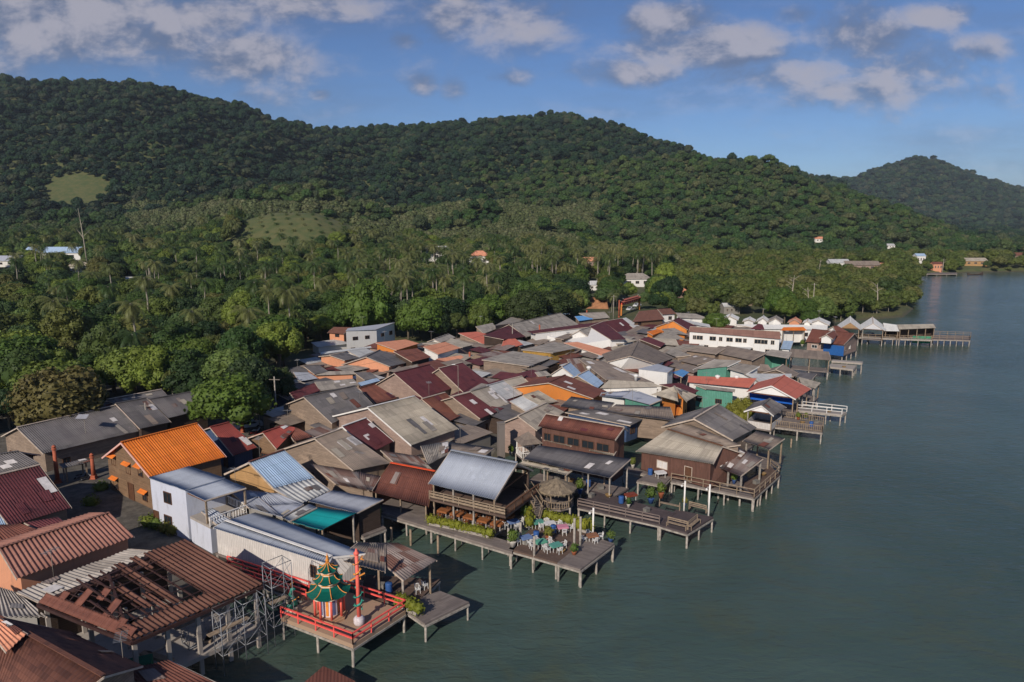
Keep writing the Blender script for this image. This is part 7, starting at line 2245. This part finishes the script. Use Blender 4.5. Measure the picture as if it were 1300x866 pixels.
for i, (x, y) in enumerate([(700, 815), (745, 825), (790, 845), (820, 850), (480, 650), (430, 720)]):
    p = spot('A', x, y, 1.5); r = thing('garden_shrub', ['low shrub before the white house door', 'round shrub at the white house wall', 'broad shrub at the white house corner', 'small shrub near the striped brown roof', 'leafy shrub at the brick house foot', 'dark shrub in the yard behind the maroon roof'][i], 'shrub', p)
    mb = MB(); leafy(mb, p + Vector((0, 0, .7)), (1.0, .9, .8), 260, .12); mb.build('foliage', LEAF_POT, r)
G('dark low carport roof between the long shed and the street columns', 'A', [(280, 515), (400, 492), (430, 505), (300, 535)], 4.2, 'DKGREY', 'DARK', mono=True, k=.15, open_=True, name='carport', cat='carport', wins=None)
# water tanks, boxes and baskets standing on decks and lanes
TK = [plain('blue drum plastic', srgb(52, 90, 150), .5), plain('grey crate', srgb(120, 116, 110), .8), plain('tan basket', srgb(158, 128, 84), .8)]
clut = [('E', 300, 500), ('E', 250, 520), ('E', 420, 560), ('E', 380, 470), ('E', 560, 300), ('E', 640, 300), ('E', 700, 330), ('E', 820, 370), ('J', 420, 640), ('J', 700, 690), ('J', 960, 700), ('J', 1010, 640), ('J', 200, 640), ('K', 500, 640), ('K', 620, 660), ('K', 760, 700), ('K', 860, 720), ('L', 640, 560), ('L', 720, 590), ('L', 760, 560), ('L', 880, 460), ('H', 560, 240), ('H', 700, 245), ('H', 370, 450), ('C', 720, 440), ('C', 680, 420)]
for i, (f, x, y) in enumerate(clut):
    p = spot(f, x, y, 1.86); k = i % 3; mb = MB()
    if k == 0: mb.lathe(p, [(.28, 0), (.32, .1), (.3, .45), (.32, .8), (.28, .88)], 10, True)
    elif k == 1: mb.box(p + Vector((0, 0, .2)), (.7, .5, .4), rz=i); mb.box(p + Vector((0, 0, .42)), (.74, .54, .05), rz=i)
    else: mb.lathe(p, [(.25, 0), (.4, .3), (.42, .34), (.3, .3)], 10, True)
    tag(mb.build(('plastic_drum', 'crate', 'basket')[k], TK[k], None, p), ('blue plastic drum standing on a water deck', 'grey fish crate left on a water deck', 'tan basket left on a water deck')[k], ('drum', 'crate', 'basket')[k], ('blue drums on the water decks', 'grey crates on the water decks', 'tan baskets on the water decks')[k])

# ------------------------------------------------------------------ lane and earth bank
def ground_patch(name, pts, m, z=1.62, kind='structure', follow=False):
    mb = MB(); P = [spot(f, x, y, z) for f, x, y in pts]
    mb.face(P, [(p.x, p.y) for p in P]); o = mb.build(name, m, None); o['kind'] = kind; return o
ASPH = stained('worn concrete lane', srgb(138, 130, 120), dirt=(.08, .075, .07), amt=.5)
ground_patch('street', [('A', 270, 640), ('A', 430, 600), ('A', 480, 470), ('A', 900, 440), ('A', 1160, 380), ('A', 1300, 330), ('A', 1320, 352), ('A', 1200, 410), ('A', 700, 560), ('A', 700, 800), ('A', 300, 860)], ASPH)
ground_patch('lane', [('R', 470, 290), ('R', 560, 250), ('R', 640, 200), ('R', 800, 90), ('R', 830, 80), ('R', 745, 150), ('R', 690, 215), ('R', 600, 290)], ASPH, 1.7)
eb = spot('R', 205, 235, 1.6); ec = spot('R', 390, 240, 1.6)
V, F = [], []
mb = MB(); nx, ny = 26, 8
for j in range(ny + 1):
    for i in range(nx + 1):
        s, t_ = i / nx, j / ny
        p = eb.lerp(ec, s * 1.15 - .05) + Vector((0, t_ * 14, 0)); p.z = 1.4 + 4.2 * sst(t_ * 2.4) * sst(min(1, s * 12)) * sst(min(1, (1.0 - s) * 12)) + float(wob(p.x, p.y, 5, 2)) * .08 * t_
        V.append(p)
for j in range(ny):
    for i in range(nx): F.append((j * (nx + 1) + i, j * (nx + 1) + i + 1, (j + 1) * (nx + 1) + i + 1, (j + 1) * (nx + 1) + i))
mb.shared(V, F, True); o = mb.build('earth_bank', plain('orange bare earth', srgb(160, 114, 82), .95, .3, .6), None); o['kind'] = 'structure'

# ------------------------------------------------------------------ buildings out in the woods and along the far shore
def far_house(lab, c, w, d_, h, roof, wall, rz=0.0, hipm=False, cat='house', name='house', wins=3):
    c = Vector(c)
    root = thing(name, lab, cat, c)
    ax_ = Vector((math.cos(rz), math.sin(rz), 0)); ay_ = Vector((-ax_.y, ax_.x, 0)); up = Vector((0, 0, 1))
    rise = d_ * .28
    h *= .8
    mb = MB(); mb.box(c + up * (h / 2 - 1), (w * .94, d_ * .9, h + 2), rz)
    e0, e1 = c - ax_ * w * .47 + up * h, c + ax_ * w * .47 + up * h
    if not hipm:
        for e in (e0, e1): mb.face([e - ay_ * d_ * .45, e + ay_ * d_ * .45, e + up * rise * .9])
    mb.build('wall', WALLS[wall], root)
    i_ = d_ * .4 if hipm else 0
    a, b = c - ax_ * (w / 2 - i_) + up * (h + rise), c + ax_ * (w / 2 - i_) + up * (h + rise)
    q = [c - ax_ * w / 2 - ay_ * d_ / 2 + up * h, c + ax_ * w / 2 - ay_ * d_ / 2 + up * h, c + ax_ * w / 2 + ay_ * d_ / 2 + up * h, c - ax_ * w / 2 + ay_ * d_ / 2 + up * h]
    mb = MB(); sheet(mb, a, b, q[1], q[0], None, 0, .15); sheet(mb, b, a, q[3], q[2], None, 0, .15)
    if hipm: mb.face([a, q[3], q[0]]); mb.face([b, q[1], q[2]])
    mb.build('roof', ROOFS[roof], root)
    for i in range(wins):
        p = c - ay_ * d_ * .455 + ax_ * (w * .8 * ((i + .5) / wins - .5)) + up * (h * .55)
        window_on(root, p, -ay_, ax_, w / wins * .35, h * .35, TRIM, 1)
    return root
for a_, p_ in zip(FARH, FARP): far_house(a_[0], p_, *a_[3:])
def boat(label, p, L, rz, m):
    r = thing('boat', label, 'boat', p)
    ax_ = Vector((math.cos(rz), math.sin(rz), 0)); ay_ = Vector((-ax_.y, ax_.x, 0)); up = Vector((0, 0, 1)); V = []; F = []
    N_ = 10
    for i in range(N_ + 1):
        s = i / N_; w = L * .11 * math.sin(PI * min(1, max(.02, s * .9 + .08))) ** .6; rise = L * .07 * (2 * s - 1) ** 2 + (L * .06 * max(0, s - .8) * 5)
        c = p + ax_ * L * (s - .5)
        V += [c + ay_ * w + up * (.5 + rise), c + ay_ * w * .6 + up * (-.1), c - ay_ * w * .6 + up * (-.1), c - ay_ * w + up * (.5 + rise)]
    for i in range(N_):
        for k in range(3): F.append((i * 4 + k, i * 4 + k + 1, i * 4 + k + 5, i * 4 + k + 4))
    F += [(3, 2, 1, 0), (N_ * 4, N_ * 4 + 1, N_ * 4 + 2, N_ * 4 + 3)]
    mb = MB(); mb.shared(V, F, False); mb.build('hull', m, r)
    mb = MB()
    for i in (3, 5, 7): mb.bar(V[i * 4] - up * .15, V[i * 4 + 3] - up * .15, .3, .05)
    mb.build('thwart', POST_WOOD, r)
boat('dark longtail boat moored off the far shore', spot('P', 1238, 349, 0), 11, .1, W_DARK)
boat('white small boat by the far jetty', spot('P', 1196, 346.5, 0), 8, .3, TRIM_WHITE)
deck('far_jetty', 'low dark jetty along the far shore by the orange hut', 'P', [(1164, 348), (1215, 348), (1215, 346), (1166, 346)], 1.2, cat='jetty', spacing=6)
# dead trees standing in the mangroves
DEADW = plain('bleached dead wood', srgb(168, 158, 142), .9, .3, 2)
for i, (x, y, h, lab) in enumerate([(1002, 392, 13, 'bare bleached dead tree left in the mangroves'), (1026, 400, 10, 'second bare dead tree in the mangroves'), (1036, 362, 14, 'tall bare dead tree at the back of the mangroves'), (1113, 398, 11, 'leaning bare dead tree at the mangrove shore'), (112, 345, 27, 'very tall bare double trunk left on the plain'), (1196, 345, 9, 'bare snag at the far shore')]):
    p = spot('P', x, y, 1.5) if i != 4 else Vector((px_dir(112, 345).x * 330 / px_dir(112, 345).y, 330, 14))
    r = thing('dead_tree', lab, 'dead tree', p)
    g = random.Random(i); mb = MB(); lean = g.uniform(-.12, .12)
    top = p + Vector((lean * h, 0, h)); mb.tube([p - Vector((0, 0, 1)), p.lerp(top, .5) + Vector((.2, 0, 0)), top], [.3, .2, .05], 6); mb.build('trunk', DEADW, r)
    mb = MB()
    for k in range(6):
        s = p.lerp(top, g.uniform(.45, .9)); a = g.uniform(0, 6.28); L = h * g.uniform(.12, .25); e = s + Vector((math.cos(a) * L, math.sin(a) * L, L * .7)); mb.tube([s, s.lerp(e, .5) + Vector((0, 0, .1)), e], [.09, .06, .02], 5)
    mb.build('branches', DEADW, r)
# extra palms the photo shows clearly
for i, (x, y, Y, h, r_c, lab) in enumerate([(783, 395, 0, 8, 3.4, 'palm at the left of the entrance arch'), (776, 398, 0, 7, 3.2, 'second palm at the entrance arch'), (793, 388, 0, 7.5, 3.2, 'third palm behind the entrance arch'), (222, 520, 0, 7, 3.6, 'palm behind the right end of the long shed'), (330, 545, 0, 5, 3.0, 'drooping palm by the blue timber walls'), (318, 470, 0, 9, 4.4, 'big palm above the wood left of the roofs'), (475, 432, 0, 4, 2.4, 'low palm before the white house wall')]):
    p = at(x, y, 1.6); place_palm(i % 3, p, 1.5, h, r_c, lab)

# ------------------------------------------------------------------ low lean-tos filling the gaps between the houses
inner = [tuple(at(u, v, 2.0))[:2] for u, v in [(350, 545), (350, 500), (420, 455), (600, 440), (700, 418), (860, 402), (960, 420), (985, 445), (900, 480), (820, 515), (700, 545), (560, 575), (480, 590), (420, 590), (380, 580)]]
roots = [(o.location.x, o.location.y) for o in bpy.context.scene.objects if o.parent is None and o.type == 'EMPTY' and o.get('category') in ('house', 'restaurant', 'guesthouse', 'hall')]
P = scatter(0, 75, 200, -.5, .5, 5.5, 17, lambda X, Y: in_poly(inner, X, Y))
fk = 0
FM = ['GREY', 'DKGREY', 'GREYBR', 'RUSTED', 'BEIGE', 'PALE', 'BROWNRED', 'GREYBR', 'MAROON']
for x, y in P:
    if min((x - a) ** 2 + (y - b) ** 2 for a, b in roots) < 3.0 ** 2: continue
    rz = random.choice((.9, .95, 1.0, -.6, -.65)) + random.uniform(-.1, .1)
    w, d_, h = random.uniform(4, 7), random.uniform(3.5, 5.5), random.uniform(2.1, 3.0)
    root = thing('lean_to', 'low lean-to wedged between the larger houses', 'lean-to', (x, y, 1.5), 'low lean-tos wedged between the larger houses')
    mb = MB(); mb.box((x, y, 1.5 + h / 2 - .3), (w * .9, d_ * .9, h), rz); mb.build('wall', random.choice((W_OLD, W_DARK, W_GREY, W_PINKW)), root)
    ax_ = Vector((math.cos(rz), math.sin(rz), 0)); ay_ = Vector((-ax_.y, ax_.x, 0)); c = Vector((x, y, 1.5 + h))
    mb = MB(); sheet(mb, c - ax_ * w / 2 + ay_ * d_ / 2 + Vector((0, 0, .5)), c + ax_ * w / 2 + ay_ * d_ / 2 + Vector((0, 0, .5)), c + ax_ * w / 2 - ay_ * d_ / 2, c - ax_ * w / 2 - ay_ * d_ / 2, None); mb.build('roof', ROOFS[random.choice(FM)], root)
    fk += 1
# aerials on the roofs
k = 0; ap = None
for o in [o for o in bpy.context.scene.objects if o.get('category') == 'house' and '_A' in o.keys()][4::4]:
    a = Vector(o['_A']) + Vector(o['_r']) * o['_L'] * .3
    if ap is None:
        ap = thing('tv_aerial', 'thin television aerial standing on a roof ridge', 'aerial', a, 'television aerials on the village roofs')
        mb = MB(); mb.tube([a - Vector((0, 0, .3)), a + Vector((0, 0, 2.6))], .025, 5); mb.build('mast', POLEM, ap)
        mb = MB(); mb.bar(a + Vector((-.7, 0, 2.4)), a + Vector((.7, 0, 2.4)), .03)
        for q in range(7): mb.bar(a + Vector((-.6 + q * .2, -.4, 2.4)), a + Vector((-.6 + q * .2, .4, 2.4)), .02)
        mb.build('antenna', SCAF, ap)
    else:
        copy_thing(ap, a, random.uniform(0, 3))
# railing and floor of the white house balcony
bal = [o for o in bpy.context.scene.objects if o.get('category') == 'balcony'][0]
A_, r__, n__, L__, w2 = Vector(bal['_A']), Vector(bal['_r']), Vector(bal['_n']), bal['_L'], bal['_w']
bc = [A_, A_ + r__ * L__, A_ + r__ * L__ + n__ * w2, A_ + n__ * w2]
bc = [Vector((p.x, p.y, 4.4)) for p in bc]
mb = MB(); mb.slab(bc, .25); mb.build('floor', CONC, bal)
railing(bal, bc[0], bc[1], .9, TRIM_WHITE, 'pickets'); railing(bal, bc[1], bc[2], .9, TRIM_WHITE, 'pickets')
mb = MB()
for i in range(4):
    a, b = bc[i], bc[(i + 1) % 4]
    if i in (0, 1): continue
low = [Vector((p.x, p.y, 1.3)) for p in bc]
for i in range(4): mb.face([low[i], low[(i + 1) % 4], bc[(i + 1) % 4] - Vector((0, 0, .25)), bc[i] - Vector((0, 0, .25))], [(0, 0), (4, 0), (4, 3), (0, 3)])
mb.build('lower_wall', W_BLUEWH, bal)
print('fillers', fk)
# ------------------------------------------------------------------ air between the camera and the hills
mb = MB(); mb.box((0, 5000, 197), (15000, 11400, 406))
hz = bpy.data.materials.new('humid air'); hz.use_nodes = True
ht_ = NT(hz.node_tree); hz.node_tree.nodes.clear()
pvn = ht_.n('ShaderNodeVolumePrincipled'); pvn.inputs['Color'].default_value = (.72, .84, 1.0, 1); pvn.inputs['Density'].default_value = 0.00006; pvn.inputs['Anisotropy'].default_value = 0.0
hzo = ht_.n('ShaderNodeOutputMaterial'); ht_.t.links.new(pvn.outputs[0], hzo.inputs['Volume'])
hb = mb.build('haze', hz, None); hb['kind'] = 'stuff'
